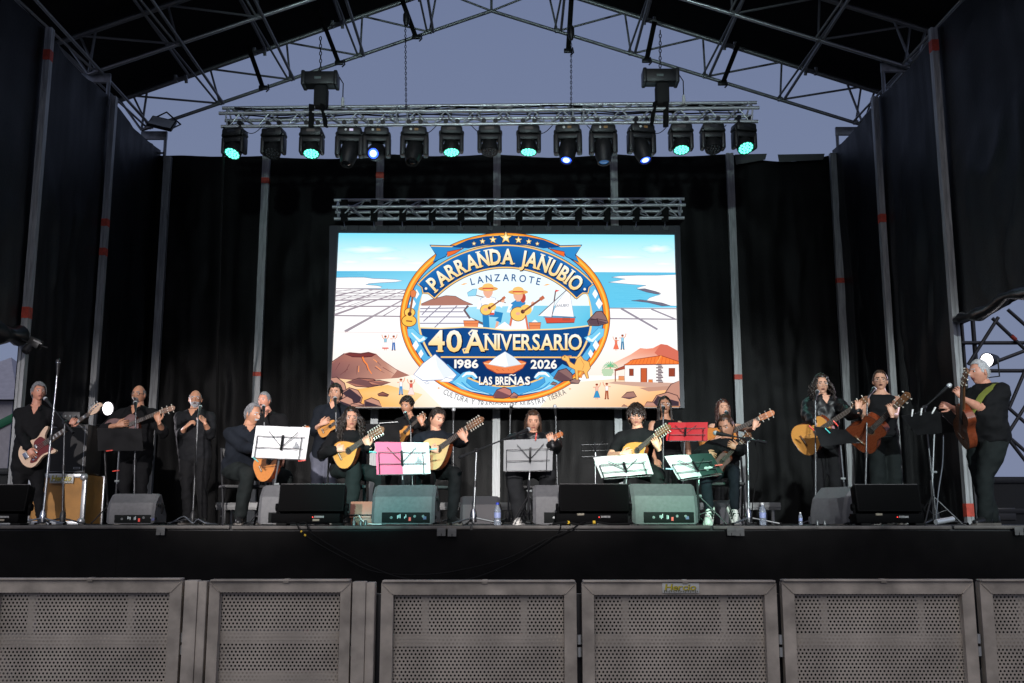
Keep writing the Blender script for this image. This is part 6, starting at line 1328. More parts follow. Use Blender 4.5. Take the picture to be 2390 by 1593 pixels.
# ================================================================ MONITOR WEDGES AND FLOOR LAMPS
wedge_m = M('grey_monitor_paint', (.105, .105, .11), .55, var=.15, vscale=30, bump=.35, bscale=220); grille_m = M('monitor_grille', (.012, .012, .012), .6)
def wedge(x0, x1, Y, label, yaw=0, h=.36, w_=None, panel=True, m=wedge_m, dark=False):
    A, B_ = PF(x0, Y), PF(x1, Y); w_ = w_ or (B_.x - A.x); c = (A + B_) / 2; k = h / .36
    mt = Matrix.Translation((c.x, Y, ZF + .012)) @ Matrix.Rotation(R(yaw), 4, 'Z'); t = thing('stage_monitor', label, 'monitor speaker', mat=mt, group='stage monitor wedges')
    pr = [(0, 0), (.0, .115), (.035, .245), (.15, .35), (.23, .355), (.46, .10), (.46, 0)]
    # cross-section lies in local YZ; extruded along X with slightly smaller end cheeks
    def sect(sx, sc_): return [V((sx, .22 + (y * k - .22) * sc_, .17 + (z * k - .17) * sc_)) for y, z in pr]
    rows = [sect(-w_ / 2, .90), sect(-w_ / 2 + .03, 1), sect(w_ / 2 - .03, 1), sect(w_ / 2, .90)]; n = len(pr); b = MB(); vs = [p for r_ in rows for p in r_]
    b.add(vs, [(i * n + j, (i + 1) * n + j, (i + 1) * n + (j + 1) % n, i * n + (j + 1) % n) for i in range(3) for j in range(n)] + [tuple(range(n)), tuple(3 * n + j for j in range(n))[::-1]])
    cabt = b.build('cabinet', m, t, 20, True)
    nrm = V((0, .255, .23)).normalized(); b = MB(); p0, p1 = V((0, .24 * k, .345 * k)), V((0, .45 * k, .112 * k)); mid = (p0 + p1) / 2 + V((0, .008, .008))
    b.box(mid, (w_ - .10, (p1 - p0).length, .006), 0, (p1 - p0).to_track_quat('Y', 'Z').to_matrix()); b.build('grille', grille_m, t, 0, True)
    for s_ in (-1, 1):
        b = MB()
        for (y, z) in ((.06, .06), (.12, .22)): b.lathe([(0, 0), (.018, 0), (.015, .016), (0, .016)], (s_ * (w_ / 2 - .006), y * k, z * k), (s_, 0, 0), 8)
        b.build('side_foot', rubber, t, 40, True)
        b = MB(); b.tube([(s_ * (w_ / 2 + .002), .20 * k, .24 * k), (s_ * (w_ / 2 + .006), .27 * k, .20 * k), (s_ * (w_ / 2 + .002), .25 * k, .12 * k)], [.02, .05, .02], 8, ell=(1, .35)); b.build('handle_recess', M('handle_shadow', (.01, .01, .011), .7), cabt, 40, True)  # dark lump: the shade inside the handle recess is put into its colour
    if panel:
        b = MB(); b.box((.03, -.004, .058 * k), (w_ * .76, .010, .092 * k), 0, None, .004); pn = b.build('input_panel', M('black_input_panel', (.006, .007, .007), .7, spec=.15), t, 30, True)
        rnd = random.Random(int(x0)); L0 = -w_ * .28 + .03
        for kx in range(5):
            b = MB(); b.box((L0 + .09 + kx * .012 + (kx > 2) * .03, -.0105, .062 * k + rnd.uniform(-.004, .010)), (.007, .002, rnd.uniform(.018, .04))); b.build('label_print', M('panel_print', (.55, .62, .62), .5), pn, 0, True)
        for kx in range(3):
            b = MB(); b.lathe([(0, 0), (.013, 0), (.012, .006), (.008, .006), (.007, .001), (0, .001)], (L0 + .03 + (kx == 1) * .22 + (kx == 2) * .30, -.009, .058 * k + (.012 if kx else 0)), (0, -1, 0), 12); b.build('socket', M('socket_ring', (.16, .17, .17), .35, .5), pn, 40, True)
        b = MB(); b.box((L0 + .205, -.0105, .045 * k), (.020, .003, .034)); b.build('power_switch', M('red_switch', (.6, .05, .035), .4, emit=(.9, .08, .05), es=.25), pn, 0, True)
        b = MB(); b.box((L0 + .345, -.0105, .055 * k), (.030, .003, .028)); b.build('meter', M('blue_meter', (.06, .07, .18), .4), pn, 0, True)
    return t
wedge(600, 752, 9.85, 'grey monitor wedge partly hidden by the left black floor lamp', h=.375)
wedge(865, 1014, 9.8, 'teal-lit monitor wedge in front of the seated bandurria woman', h=.375, yaw=-3)
wedge(1244, 1396, 9.8, 'grey monitor wedge partly hidden by the middle black floor lamp', h=.375)
wedge(1476, 1632, 9.75, 'green-lit monitor wedge with a red switch before the boy', h=.385, yaw=3)
wedge(246, 358, 10.7, 'dim grey monitor wedge at the left in front of black desk', h=.315)
wedge(1073, 1166, 11.2, 'small dark monitor wedge behind the blue-capped bottle', h=.30, panel=False, m=M('dark_monitor_paint', (.055, .052, .058), .6, bump=.3, bscale=200))
wedge(1672, 1738, 11.5, 'small dark monitor wedge behind the child trainers', h=.26, panel=False, m=MATS['dark_monitor_paint'])
wedge(1885, 1975, 10.3, 'monitor wedge turned side-on at the right, handle showing', yaw=-64, h=.37, w_=.50, panel=False)
# handle on the turned wedge cheek
def floor_lamp(x0, x1, Y, label):
    A, B_ = PF(x0, Y), PF(x1, Y); w_ = B_.x - A.x; c = (A + B_) / 2; mt = Matrix.Translation((c.x, Y, ZF)); t = thing('floor_lamp', label, 'stage light', mat=mt, group='black floor lamps')
    bk = M('matt_black_lamp', (.0022, .0022, .0025), .7, spec=.06)
    b = MB(); b.box((-.03, .05, .065), (w_ + .02, .20, .085), 0, None, .008); bs = b.build('base', bk, t, 40, True)
    for s_ in (-1, 1):
        b = MB(); b.box((s_ * (w_ / 2 - .05), .05, .012), (.09, .18, .022), 0, None, .004); b.build('foot', rubber, t, 40, True)
        b = MB(); b.tube([(s_ * (w_ / 2 + .012), .08, .09), (s_ * (w_ / 2 + .012), .09, .17)], .014, 8); b.lathe([(0, -.012), (.034, -.012), (.034, .012), (0, .012)], (s_ * (w_ / 2 + .02), .10, .165), (1, 0, 0), 12); b.build('yoke_arm', bk, t, 40, True)
    rt = Matrix.Rotation(R(-14), 3, 'X')
    b = MB(); b.box((0, .12, .235), (w_, .14, .255), 0, rt, .012); hd_ = b.build('head', bk, t, 40, True)
    b = MB(); b.box(V((0, .12, .235)) + rt @ V((0, -.0712, 0)), (w_ - .03, .004, .225), 0, rt); b.build('front_glass', M('black_glass', (.0012, .0012, .0014), .6, spec=.03), hd_, 0, True)
    b = MB(); b.box(V((0, .12, .235)) + rt @ V((.0, 0, .129)), (w_ - .01, .12, .006), 0, rt); b.build('top_plate', M('dusty_black', (.028, .025, .026), .6, var=.4, vscale=20), hd_, 0, True)
    b = MB(); b.box((.035, -.052, .075), (.008, .004, .008)); b.build('indicator', M('red_led', (.3, .02, .02), .4, emit=(1, .04, .03), es=3.), bs, 0, True)
    b = MB()
    for i in range(7): b.box((.055 + i * .0125, -.0515, .078), (.009, .003, .017)); 
    tag(b.build('maker_print', M('lamp_print', (.30, .30, .30), .6), bs, 0, True), kind='stuff')
    b = MB(); b.box((.065 if x0 < 1000 else -.13, -.0515, .05 if x0 < 1000 else .10), (.06, .003, .018)); b.build('sticker', M('lamp_sticker', (.22, .19, .14), .6), bs, 0, True)
    return t
floor_lamp(645, 800, 9.45, 'black oblong floor lamp standing in front of the seated grey-haired man'); floor_lamp(1307, 1470, 9.45, 'black oblong floor lamp in the middle, with a small red light'); floor_lamp(2006, 2158, 9.55, 'black oblong floor lamp at the right beneath the sleeveless woman'); floor_lamp(-70, 52, 9.6, 'black oblong floor lamp cut off by the left edge')
# ================================================================ MUSIC STANDS
def page(name, q, m, parent, th=.004, bulge=0.0):
    """q: 4 world corners TL TR BR BL"""
    q = [V(p) for p in q]; nrm = (q[1] - q[0]).cross(q[3] - q[0]).normalized(); b = MB(); n = 8; vs = []
    for side in (0, 1):
        for j in range(2 + 3):
            for i in range(n + 1):
                u, v = i / n, j / 4; p = q[0].lerp(q[1], u).lerp(q[3].lerp(q[2], u), v); vs.append(p + nrm * (bulge * math.sin(math.pi * u) * (1 + .3 * math.sin(3 * v)) + (th if side else 0)))
    fs = []; o2 = 5 * (n + 1)
    for j in range(4):
        for i in range(n): 
            a = j * (n + 1) + i; fs.append((a, a + 1, a + n + 2, a + n + 1)); fs.append((o2 + a, o2 + a + n + 1, o2 + a + n + 2, o2 + a + 1))
    ed = [i for i in range(n + 1)] + [(n + 1) * j + n for j in range(1, 5)] + [4 * (n + 1) + i for i in range(n - 1, -1, -1)] + [(n + 1) * j for j in range(3, 0, -1)]
    for k in range(len(ed)): a, c = ed[k], ed[(k + 1) % len(ed)]; fs.append((a, o2 + a, o2 + c, c))
    b.add(vs, fs); return b.build(name, m, parent, 50)
def clip(p, d, m, parent):
    d = V(d).normalized(); b = MB(); rot = d.to_track_quat('Z', 'Y').to_matrix()
    for s_ in (-1, 1): b.box(V(p) + rot @ V((s_ * .006, 0, 0)), (.008, .012, .075), 0, rot @ Matrix.Rotation(R(5 * s_), 3, 'Y'), .002)
    b.build('clip', m, parent)
def music_stand(label, quad, mid, Yb, Yt, mL, mR, polex, foot=None, solid=False, clips=(), wire=True, motif=None, bulge=.012, group='music stands'):
    TL, TR, BR, BL = [P(*quad[i], Yt if i < 2 else Yb) for i in range(4)]; fx, fy = (foot or polex[0]), None
    c = (TL + TR + BR + BL) / 4; base = PF(foot or polex[0], Yb + .03); t = thing('music_stand', label, 'music stand', base, group)
    nrm = (TR - TL).cross(BL - TL).normalized(); nrm = nrm if nrm.y < 0 else -nrm
    mt_, mb_ = vl(TL, TR, mid), vl(BL, BR, mid)
    if mL: page('left_page', [TL, mt_, mb_, BL], mL, t, .005, bulge)
    if mR: page('right_page', [mt_, TR, BR, mb_], mR, t, .005, bulge)
    q = lambda u, v: TL.lerp(TR, u).lerp(BL.lerp(BR, u), v) + nrm * (.016 + bulge)
    if solid:
        page('desk', [p + nrm * .008 for p in (TL, TR, BR, BL)], M('black_desk', (.010, .010, .011), .45, var=.2), t, .004)
        b = MB(); lip = [BL + nrm * -.0, BR + nrm * -.0]; b.box(vl(*lip, .5) - nrm * .03, ((BR - BL).length, .05, .006)); b.build('ledge', black_mt, t)
    elif wire:
        m0 = mid
        for v in (.30, .66): rod('crossbar', q(.06, v), q(.94, v), .0036, black_mt, t, 6)
        for u in (.06, .88): rod('upright_bar', q(u, .30), q(u, 1.0), .004, black_mt, t, 6)
        for s_ in (-1, 1): rod('fan_arm', q(m0, .62), q(m0 + s_ * .27, .14), .0036, black_mt, t, 6)
        b = MB(); e0, e1 = q(m0, .24), q(m0, .72); b.box(vl(e0, e1, .5), (.022, .014, (e1 - e0).length), 0, (e0 - e1).to_track_quat('Z', 'Y').to_matrix(), .003); b.build('spine', black_mt, t)
        rod('bottom_bar', q(.04, 1.0), q(.96, 1.0), .005, black_mt, t, 6)
    top = q(mid, .72) + V((0, .03, 0)); top = P(*proj(q(mid, .75)), Yb + .035)
    rod('pole', base + V((0, 0, .30)), top, .009, M('stand_tube', (.20, .21, .22), .35, .7), t, 8)
    rod('lower_pole', base + V((0, 0, .05)), base + V((0, 0, .45)), .013, black_mt, t, 8)
    b = MB(); b.tube([vl(base, top, .55) - V((.025, 0, 0)), vl(base, top, .55) + V((.025, 0, 0))], .012, 8); b.build('knob', M('stand_knob', (.2, .22, .22), .4), t)
    for k in range(3):
        a = R(90 + 120 * k + 20); rod('leg', base + V((0, 0, .30)), base + V((.27 * math.cos(a), .27 * math.sin(a), .012)), .007, black_mt, t, 6)
        rod('leg_strut', base + V((0, 0, .10)), base + V((.14 * math.cos(a), .14 * math.sin(a), .155)), .005, black_mt, t, 6)
    for (cx, cy, dx, m) in clips:
        Yc = lerp(Yt, Yb, min(1, max(0, (cy - quad[0][1]) / (quad[3][1] - quad[0][1])))); clip(P(cx, cy, Yc) + nrm * .02, (dx, 0, .5 if abs(dx) < 1 else .15), m, t)
    if motif:
        b = MB(); r_ = random.Random(3); f = lambda u, v: TL.lerp(TR, u).lerp(BL.lerp(BR, u), v) + nrm * (.0075 + bulge * .6)
        if motif == 'boat':
            for pts in ([(.72, .60), (.86, .58), (.84, .64), (.74, .65)], [(.775, .45), (.80, .44), (.805, .57), (.76, .59)], [(.81, .50), (.83, .52), (.84, .57), (.81, .57)]): b.add([f(*p) for p in pts], [tuple(range(4))])
            b.build('printed_emblem', M('grey_print', (.32, .34, .36), .7), t, 0)
        else:
            for cx, cy, r0 in ((.72, .66, .055), (.80, .64, .045)): b.add([f(cx + r0 * math.cos(a), cy + r0 * 1.6 * math.sin(a)) for a in [k * math.pi / 8 for k in range(16)]], [tuple(range(16))])
            b.add([f(.82, .66), f(.97, .60), f(.97, .57), f(.82, .62)], [(0, 1, 2, 3)]); b.build('printed_guitar', M('pale_print', (.6, .66, .64), .6), t, 0)
    return t
folder_gr = M('grey_folder', (.30, .31, .32), .55, var=.06); pink = M('pink_folder', (.75, .13, .24), .6); red_f = M('red_folder', (.62, .022, .03), .5); dkgreen = M('dark_green_folder', (.03, .06, .055), .45)
music_stand('wire music stand with white sheets before the seated grey-haired man', [(598, 993), (724, 998), (713, 1072), (587, 1067)], .53, 10.28, 10.20, paper, paper, (638,), 634, clips=((706, 1074, 1.4, red_pl), (598, 1071, -.6, cyan_pl)), motif='boat')
music_stand('wire music stand with a pink and a white page, left of centre', [(876, 1031), (1001, 1033), (1005, 1105), (879, 1107)], .49, 10.42, 10.36, pink, paper, (939,), 939, clips=((871, 1054, -1.4, cyan_pl), (1011, 1047, 1.4, cyan_pl)), motif='boat')
music_stand('wire music stand with an open grey folder before the long-haired girl', [(1176, 1027), (1291, 1023), (1289, 1097), (1175, 1099)], .54, 10.62, 10.56, folder_gr, folder_gr, (1233,), 1234, clips=((1251, 1018, .08, red_pl),), bulge=.018)
music_stand('wire music stand with tilted white sheets before the boy', [(1385, 1068), (1510, 1059), (1525, 1106), (1404, 1115)], .52, 10.35, 10.22, paper, paper, (1461,), 1460)
music_stand('wire music stand with white sheets and a dark page by child', [(1551, 1065), (1660, 1058), (1688, 1103), (1584, 1119)], .52, 10.30, 10.18, paper, dkgreen, (1628,), 1631, clips=((1676, 1083, 1.4, red_pl), (1562, 1092, -1.4, M('pale_blue_plastic', (.3, .5, .6), .4))), motif='guitar')
music_stand('wire music stand carrying a bright red folder before the singer', [(1560, 986), (1652, 985), (1651, 1028), (1554, 1028)], .44, 12.45, 12.40, red_f, red_f, (1594,), 1594)
music_stand('solid black music desk before the bald man in glasses', [(227, 998), (330, 999), (335, 1051), (229, 1051)], .5, 11.6, 11.5, None, None, (272,), 266, solid=True, clips=((257, 1050, 1.3, red_pl), (272, 1097, 1.3, red_pl)))
music_stand('black music desk with red pegs before the leather jacket woman', [(1899, 994), (1975, 1003), (2006, 1031), (1916, 1041)], .55, 11.05, 10.95, None, None, (1970,), 1976, solid=True, clips=((1893, 997, -.5, red_pl), (1949, 986, -.4, red_pl), (1930, 1003, -.5, cyan_pl)))
music_stand('black music desk with three pale clips by the man at far right', [(2102, 969), (2186, 957), (2239, 1006), (2140, 1014)], .5, 10.5, 10.35, None, None, (2167,), 2180, solid=True, clips=((2127, 961, .1, white_pl), (2148, 958, .1, white_pl), (2177, 955, .3, white_pl)))
music_stand('black music desk with papers behind the curly-haired woman', [(846, 989), (932, 988), (934, 1032), (850, 1034)], .5, 12.3, 12.2, None, None, (892,), 892, solid=True, clips=((842, 994, 1.3, yellow_tape),))
music_stand('empty dark wire music stand standing in the shadows left of boy', [(1352, 1024), (1422, 1022), (1426, 1062), (1354, 1064)], .5, 12.7, 12.62, None, None, (1390,), 1390)
b = MB(); b.box(P(908, 987, 12.2), (.22, .16, .006), 0, Matrix.Rotation(R(-4), 3, 'Y')); tag(b.build('paper_sheet', paper, None, 0), 'white paper lying on top of the black music desk', 'paper')

# ================================================================ MICROPHONES AND STANDS
tube_m = M('stand_pole', (.07, .072, .075), .35, .7); tube_lt = M('stand_pole_chrome', (.34, .36, .37), .3, .85); grl = M('mic_grille', (.60, .61, .63), .4, .35)
def microphone(label, tip, d, m=None):
    """tip: grille centre; d: direction from grille to tail"""
    d = V(d).normalized(); t = thing('microphone', label, 'microphone', tip, 'microphones')
    b = MB(); b.lathe([(0, -.027), (.016, -.022), (.0245, -.006), (.0255, .006), (.022, .022), (0, .024)], tip, d, 14); b.build('grille', m or grl, t, 60)
    b = MB(); b.lathe([(0, .020), (.0225, .021), (.019, .045), (.013, .17), (.012, .175), (0, .175)], tip, d, 12); b.build('handle', black_pl, t, 40)
    b = MB(); b.lathe([(.0235, .0), (.0235, .006), (.0, .006)], tip + d * .016, d, 12); b.build('collar', chrome, t, 40)
    return t
def mic_stand(label, basex, Y, top, mic=None, tail=None, miclabel=None, boom_tail=None, m=tube_m, rbase='tripod', lean=0., micY=None, group='microphone stands', legr=.30, ym=None):
    base = PF(basex, Y); tp = P(*top, Y + lean); t = thing('microphone_stand', label, 'microphone stand', base, group)
    rod('lower_tube', base + V((0, 0, .06)), vl(base, tp, .55), .0125, m, t, 10); rod('upper_tube', vl(base, tp, .54), tp, .009, tube_lt if m is tube_lt else M('stand_upper_tube', (.12, .125, .13), .4, .7), t, 10)
    b = MB(); c = vl(base, tp, .55); ax_ = (tp - base).normalized(); b.lathe([(0, -.03), (.019, -.03), (.019, .03), (0, .03)], c, ax_, 10); b.build('clutch', black_pl, t)
    b = MB(); b.lathe([(0, 0), (.03, 0), (.036, .04), (.03, .10), (.016, .13), (0, .13)], base + V((0, 0, .03)), (0, 0, 1), 12); b.build('hub', black_pl if m is tube_m else chrome, t)
    for k in range(3):
        a = R(200 + 120 * k + basex % 40); e = base + V((legr * math.cos(a), legr * math.sin(a), .014)); rod('leg', base + V((0, 0, .075)), e, .009, m, t, 8)
        b = MB(); b.sphere(e, (.016, .016, .013), 8, 6); b.build('leg_foot', rubber, t)
    if mic:
        mp = P(*mic, micY or Y - .06)
        if boom_tail:
            bt = P(*boom_tail, Y + (tp.y - Y) + .0); bt = tp + (tp - mp).normalized() * (bt - tp).length
            tail = mp + (tp - mp).normalized() * .17; rod('boom', bt, tail, .008, tube_m, t, 8)
            b = MB(); b.lathe([(0, -.02), (.022, -.02), (.022, .02), (0, .02)], tp, (tp - mp).cross(V((0, 0, 1))), 10); b.build('boom_clamp', black_pl, t)
            b = MB(); b.lathe([(0, 0), (.016, 0), (.016, .10), (0, .10)], bt, (tp - mp), 10); b.build('counterweight', black_pl, t); d = tail - mp
        else:
            d = (tp - mp) if (tp - mp).length > .03 else V((0, .2, -1)); tl = mp + d.normalized() * .12
            rod('clip_arm', tp, tl, .010, black_pl, t, 8)
        microphone(miclabel, mp, d)
    return t
mic_stand('boom microphone stand beside the bass player', 145, 12.1, (151, 985), (106, 930), boom_tail=(160, 1005), miclabel='microphone at the bass player mouth', micY=12.3)
mic_stand('tall slanting metal stand in front of the bass player', 99, 11.4, (135, 858), m=tube_lt)
microphone('small black microphone on top of the tall slanting stand', P(136, 842, 11.4), (.02, 0, -1), black_pl)
mic_stand('straight microphone stand before the bald man in glasses', 312, 11.75, (317, 962), (316, 940), miclabel='microphone at the mouth of the bald man in glasses', micY=11.95)
mic_stand('straight microphone stand before the white-bearded man', 449, 12.35, (462, 975), (467, 949), miclabel='microphone at the mouth of the white-bearded man', micY=12.62)
mic_stand('microphone stand of the grey-cropped singer, mostly hidden', 622, 12.35, (617, 985), (615, 948), miclabel='microphone at the mouth of the grey-cropped singer', micY=12.6)
mic_stand('microphone stand of the tall young singer, mostly hidden', 786, 12.2, (784, 962), (782, 929), miclabel='microphone at the mouth of the tall young singer', micY=12.42)
mic_stand('microphone stand of the curly-topped young singer', 966, 12.55, (958, 992), (946, 963), miclabel='microphone at the mouth of the curly-topped young man', micY=12.8)
mic_stand('boom microphone stand reaching over to the long-haired girl', 1105, 10.35, (1112, 1051), (1233, 1002), boom_tail=(1081, 1063), miclabel='microphone on the boom before the long-haired girl', micY=10.85, m=tube_lt)
mic_stand('unused microphone stand below the screen, left of the girl', 1186, 13.3, (1191, 965), (1194, 944), miclabel='unused microphone below the screen, left of the girl', micY=13.25)
mic_stand('unused microphone stand below the screen, right of the girl', 1303, 13.3, (1297, 968), (1295, 948), miclabel='unused microphone below the screen, right of the girl', micY=13.25)
mic_stand('dim unused microphone stand behind the looking-down man', 1058, 13.6, (1058, 975), (1059, 955), miclabel='dim unused microphone behind the looking-down man', micY=13.58)
mic_stand('straight microphone stand before the woman with the red folder', 1548, 12.5, (1548, 972), (1548, 950), miclabel='microphone at the mouth of the woman with red folder', micY=12.75)
mic_stand('microphone stand of the auburn-haired woman, mostly hidden', 1704, 12.4, (1700, 985), (1695, 962), miclabel='microphone at the mouth of the auburn-haired woman', micY=12.7)
mic_stand('boom microphone stand beside the seated child', 1748, 10.2, (1745, 1024), (1670, 1010), boom_tail=(1770, 1026), miclabel='microphone on the boom before the seated child', micY=10.42, m=tube_lt)
mic_stand('straight microphone stand before the leather jacket woman', 1904, 11.15, (1903, 935), (1908, 914), miclabel='microphone at the mouth of the leather jacket woman', micY=11.5)
mic_stand('straight microphone stand before the sleeveless woman', 2019, 10.95, (2024, 930), (2040, 907), miclabel='microphone at the mouth of the sleeveless woman', micY=11.2)
mic_stand('boom microphone stand behind the desk with three clips', 2186, 10.9, (2158, 950), (2216, 899), boom_tail=(2140, 966), miclabel='microphone on the boom before the man at far right', micY=10.75)

# ================================================================ CHAIRS UNDER THE SEATED PLAYERS
seat_m = M('black_seat_pad', (.013, .013, .014), .6)
def chair(x, Y, label, yaw=0, z=.45):
    o = PF(x, Y); mt = Matrix.Translation(o) @ Matrix.Rotation(R(yaw), 4, 'Z'); t = thing('folding_chair', label, 'chair', mat=mt, group='black folding chairs')
    b = MB(); b.box((0, 0, z), (.42, .40, .035), 0, None, .012); b.build('seat', seat_m, t, 40, True); b = MB(); b.box((0, .21, z + .34), (.40, .03, .16), 0, None, .012); b.build('backrest', seat_m, t, 40, True)
    for s_ in (-1, 1):
        rod('leg', (s_ * .20, -.20, .0), (s_ * .20, .20, z + .42), .011, black_mt, t, 8, True); rod('leg', (s_ * .185, .20, .0), (s_ * .185, -.16, z), .011, black_mt, t, 8, True)
        rod('stretcher', (s_ * .20, -.13, .09), (s_ * .185, .14, .09), .008, black_mt, t, 8, True)
for x, Y, l, yw in ((560, 11.15, 'black folding chair under the seated grey-haired man', 24), (806, 11.18, 'black folding chair under the curly-haired woman', 8), (1010, 11.36, 'black folding chair under the looking-down man', 10), (1240, 11.36, 'black folding chair under the long-haired girl', 0), (1482, 11.16, 'black folding chair under the boy', 0), (1692, 10.95, 'black folding chair under the child', -8)): chair(x, Y, l, yw, .40 if x < 1600 else .42)

# ================================================================ OTHER GEAR ON STAGE
# flight case and bass cabinet
ply = M('orange_plywood', (.42, .20, .045), .5, var=.18, vscale=6, bump=.1, bscale=60); edge_al = M('case_edge_aluminium', (.50, .52, .54), .4, .7, var=.2)
A = P(70, 1106, 13.3); B_ = P(203, 1106, 13.3); zt = A.z; t = thing('flight_case', 'orange plywood flight case with metal edges behind the bass player', 'flight case', ((A.x + B_.x) / 2, 13.3, ZF))
cx, w_, h_ = (A.x + B_.x) / 2, B_.x - A.x, zt - ZF
b = MB(); b.box((cx, 13.6, ZF + h_ / 2), (w_ - .02, .58, h_ - .02)); b.build('panel', ply, t, 0)
for x in (A.x + .02, B_.x - .02):
    for y in (13.3, 13.9): b = MB(); b.box((x, y, ZF + h_ / 2), (.05, .05, h_), 0, None, .006); b.build('edge_strip', edge_al, t)
for z in (ZF + .02, zt - .02):
    b = MB(); b.box((cx, 13.302, z), (w_ - .06, .04, .05), 0, None, .006); b.build('edge_strip', edge_al, t)
for x in (A.x + .03, B_.x - .03):
    for z in (ZF + .04, zt - .04): b = MB(); b.sphere((x, 13.29, z), .05, 10, 8); b.build('ball_corner', edge_al, t)
def hercio(parent, c, wd, ht, ang=0):
    b = MB(); b.box(c, (wd, .004, ht), 0, None, .002); pl = b.build('sticker', M('sticker_white', (.62, .62, .58), .5, var=.1), parent)
    def txt(word, x0, z0, hh, ww, dy, m, bold, shear=.18):
        vs0 = []; b = MB(); ws = [(glyph(ch, 0)[3] - glyph(ch, 0)[2]) for ch in word]; tot = sum(ws) + .08 * (len(word) - 1); k = ww / tot; x = x0
        for ch, w1 in zip(word, ws):
            vs, fs, gx0, gx1 = glyph(ch, bold); b.add([V((x + (gx - gx0) * k + gy * shear * hh, c[1] - dy, z0 + gy * hh / .72)) for gx, gy in vs], fs); x += (w1 + .08) * k
        b.build('lettering', m, pl, 0)
    txt('Hercio', c[0] - wd * .43, c[2] - ht * .22, ht * .62, wd * .82, .0032, M('sticker_dark', (.10, .10, .06), .5), .035); txt('Hercio', c[0] - wd * .43, c[2] - ht * .19, ht * .60, wd * .82, .0042, M('sticker_yellow', (.62, .50, .02), .5), .012)
    b = MB()
    for i in range(20): b.box((c[0] - wd * .44 + wd * .88 * i / 19, c[1] - .0030, c[2] - ht * .33), (wd * .022, .001, ht * (.16 + .08 * (i % 3 == 0))))
    tag(b.build('skyline_print', MATS['sticker_dark'], pl, 0), kind='stuff')
sc_ = P(144, 1117, 13.27); hercio(t, sc_, .30, .11)
pc = P(1589, 1372, YB - .006); hercio(pt_, V((pc.x, YB - .0035, pc.z)), .185, .050)
A = P(117, 990, 13.35); B_ = P(197, 1099, 13.35); t = thing('bass_cabinet', 'black bass speaker cabinet standing on the orange flight case', 'speaker', ((A.x + B_.x) / 2, 13.35, zt))
cx, w_, h_ = (A.x + B_.x) / 2, B_.x - A.x, A.z - zt
b = MB(); b.box((cx, 13.62, zt + .006 + h_ / 2), (w_, .5, h_), 0, None, .012); b.build('cabinet', black_pl, t)
b = MB(); b.box((cx, 13.366, zt + h_ / 2), (w_ - .07, .02, h_ - .08)); gr = b.build('grille_cloth', grille_m, t, 0)
b = MB(); e = [(cx - w_ / 2 + .03, zt + .035), (cx + w_ / 2 - .03, zt + .035), (cx + w_ / 2 - .03, zt + h_ - .035), (cx - w_ / 2 + .03, zt + h_ - .035)]; b.tube([(x, 13.362, z) for x, z in e], .006, 6, closed=True); b.build('piping', M('silver_piping', (.45, .47, .5), .4, .5), t)
b = MB(); p = P(179, 1092, 13.35); b.box(p, (.085, .006, .025)); bd = b.build('badge', M('badge_silver', (.45, .46, .47), .4, .4), t, 0); b = MB(); b.box(p + V((0, -.004, 0)), (.07, .003, .013)); b.build('badge_inset', black_pl, bd, 0)
A = P(118, 964, 13.5); t = thing('bass_amplifier', 'dark bass amplifier on top of the speaker cabinet', 'amplifier', A); q = P(160, 975, 13.5)
b = MB(); b.box(q, (.42, .30, .14), 0, None, .012); ab = b.build('case', black_pl, t)
for i in range(6): b = MB(); b.lathe([(0, 0), (.014, 0), (.012, .016), (0, .016)], q + V((-.15 + .06 * i, -.15, .01)), (0, -1, 0), 10); b.build('control_knob', MATS['stand_knob'], ab)
# stage effect lamps on the floor left and right of the singers
def side_par(px, Y, aim, label, lit=True, R_=.10, col=(1, .92, 1.0), pw=30, glow=8.):
    p = P(*px, Y); d = V(aim).normalized(); t = thing('par_light', label, 'stage light', p, 'side par lights')
    b = MB(); b.lathe([(0, -.20), (.06, -.20), (R_ * .95, -.10), (R_ * 1.12, .0), (R_ * 1.12, .015), (R_, .015), (R_ * .98, 0), (0, 0)], p, d, 24); b.build('can', black_pl, t)
    b = MB(); b.lathe([(0, .0), (R_ * .95, 0), (R_ * .7, .012), (0, .018)], p + d * .003, d, 20); b.build('lamp_lens', M('lit_white_lens', (.8, .78, .8), .3, emit=(1.0, .95, 1.0), es=glow), t)
    u = d.cross(V((0, 0, 1))).normalized(); b = MB(); b.tube([p + u * (R_ * 1.25) - d * .06, p + u * (R_ * 1.3) - d * .06 - V((0, 0, .22)), p - u * (R_ * 1.3) - d * .06 - V((0, 0, .22)), p - u * (R_ * 1.25) - d * .06], .010, 6); b.build('yoke', black_mt, t)
    spot('par_beam', p + d * .06, p + d * 4, pw, col, 70, .7, .08, t); return t, p, d
t, p, d = side_par((251, 953), 13.6, (.88, -.47, -.06), 'round lit par light glaring white left of the bald man', R_=.088, pw=110)
rod('stand_pole', p - d * .06 + V((0, 0, -.22)), PF(253, p.y) - V(d) * .0, .015, black_mt, t)
t, p, d = side_par((2304, 840), 12.9, (-.80, -.58, -.12), 'round par light glowing magenta behind the man at far right', R_=.085, col=(1.0, .80, 1.0), pw=70, glow=8.)
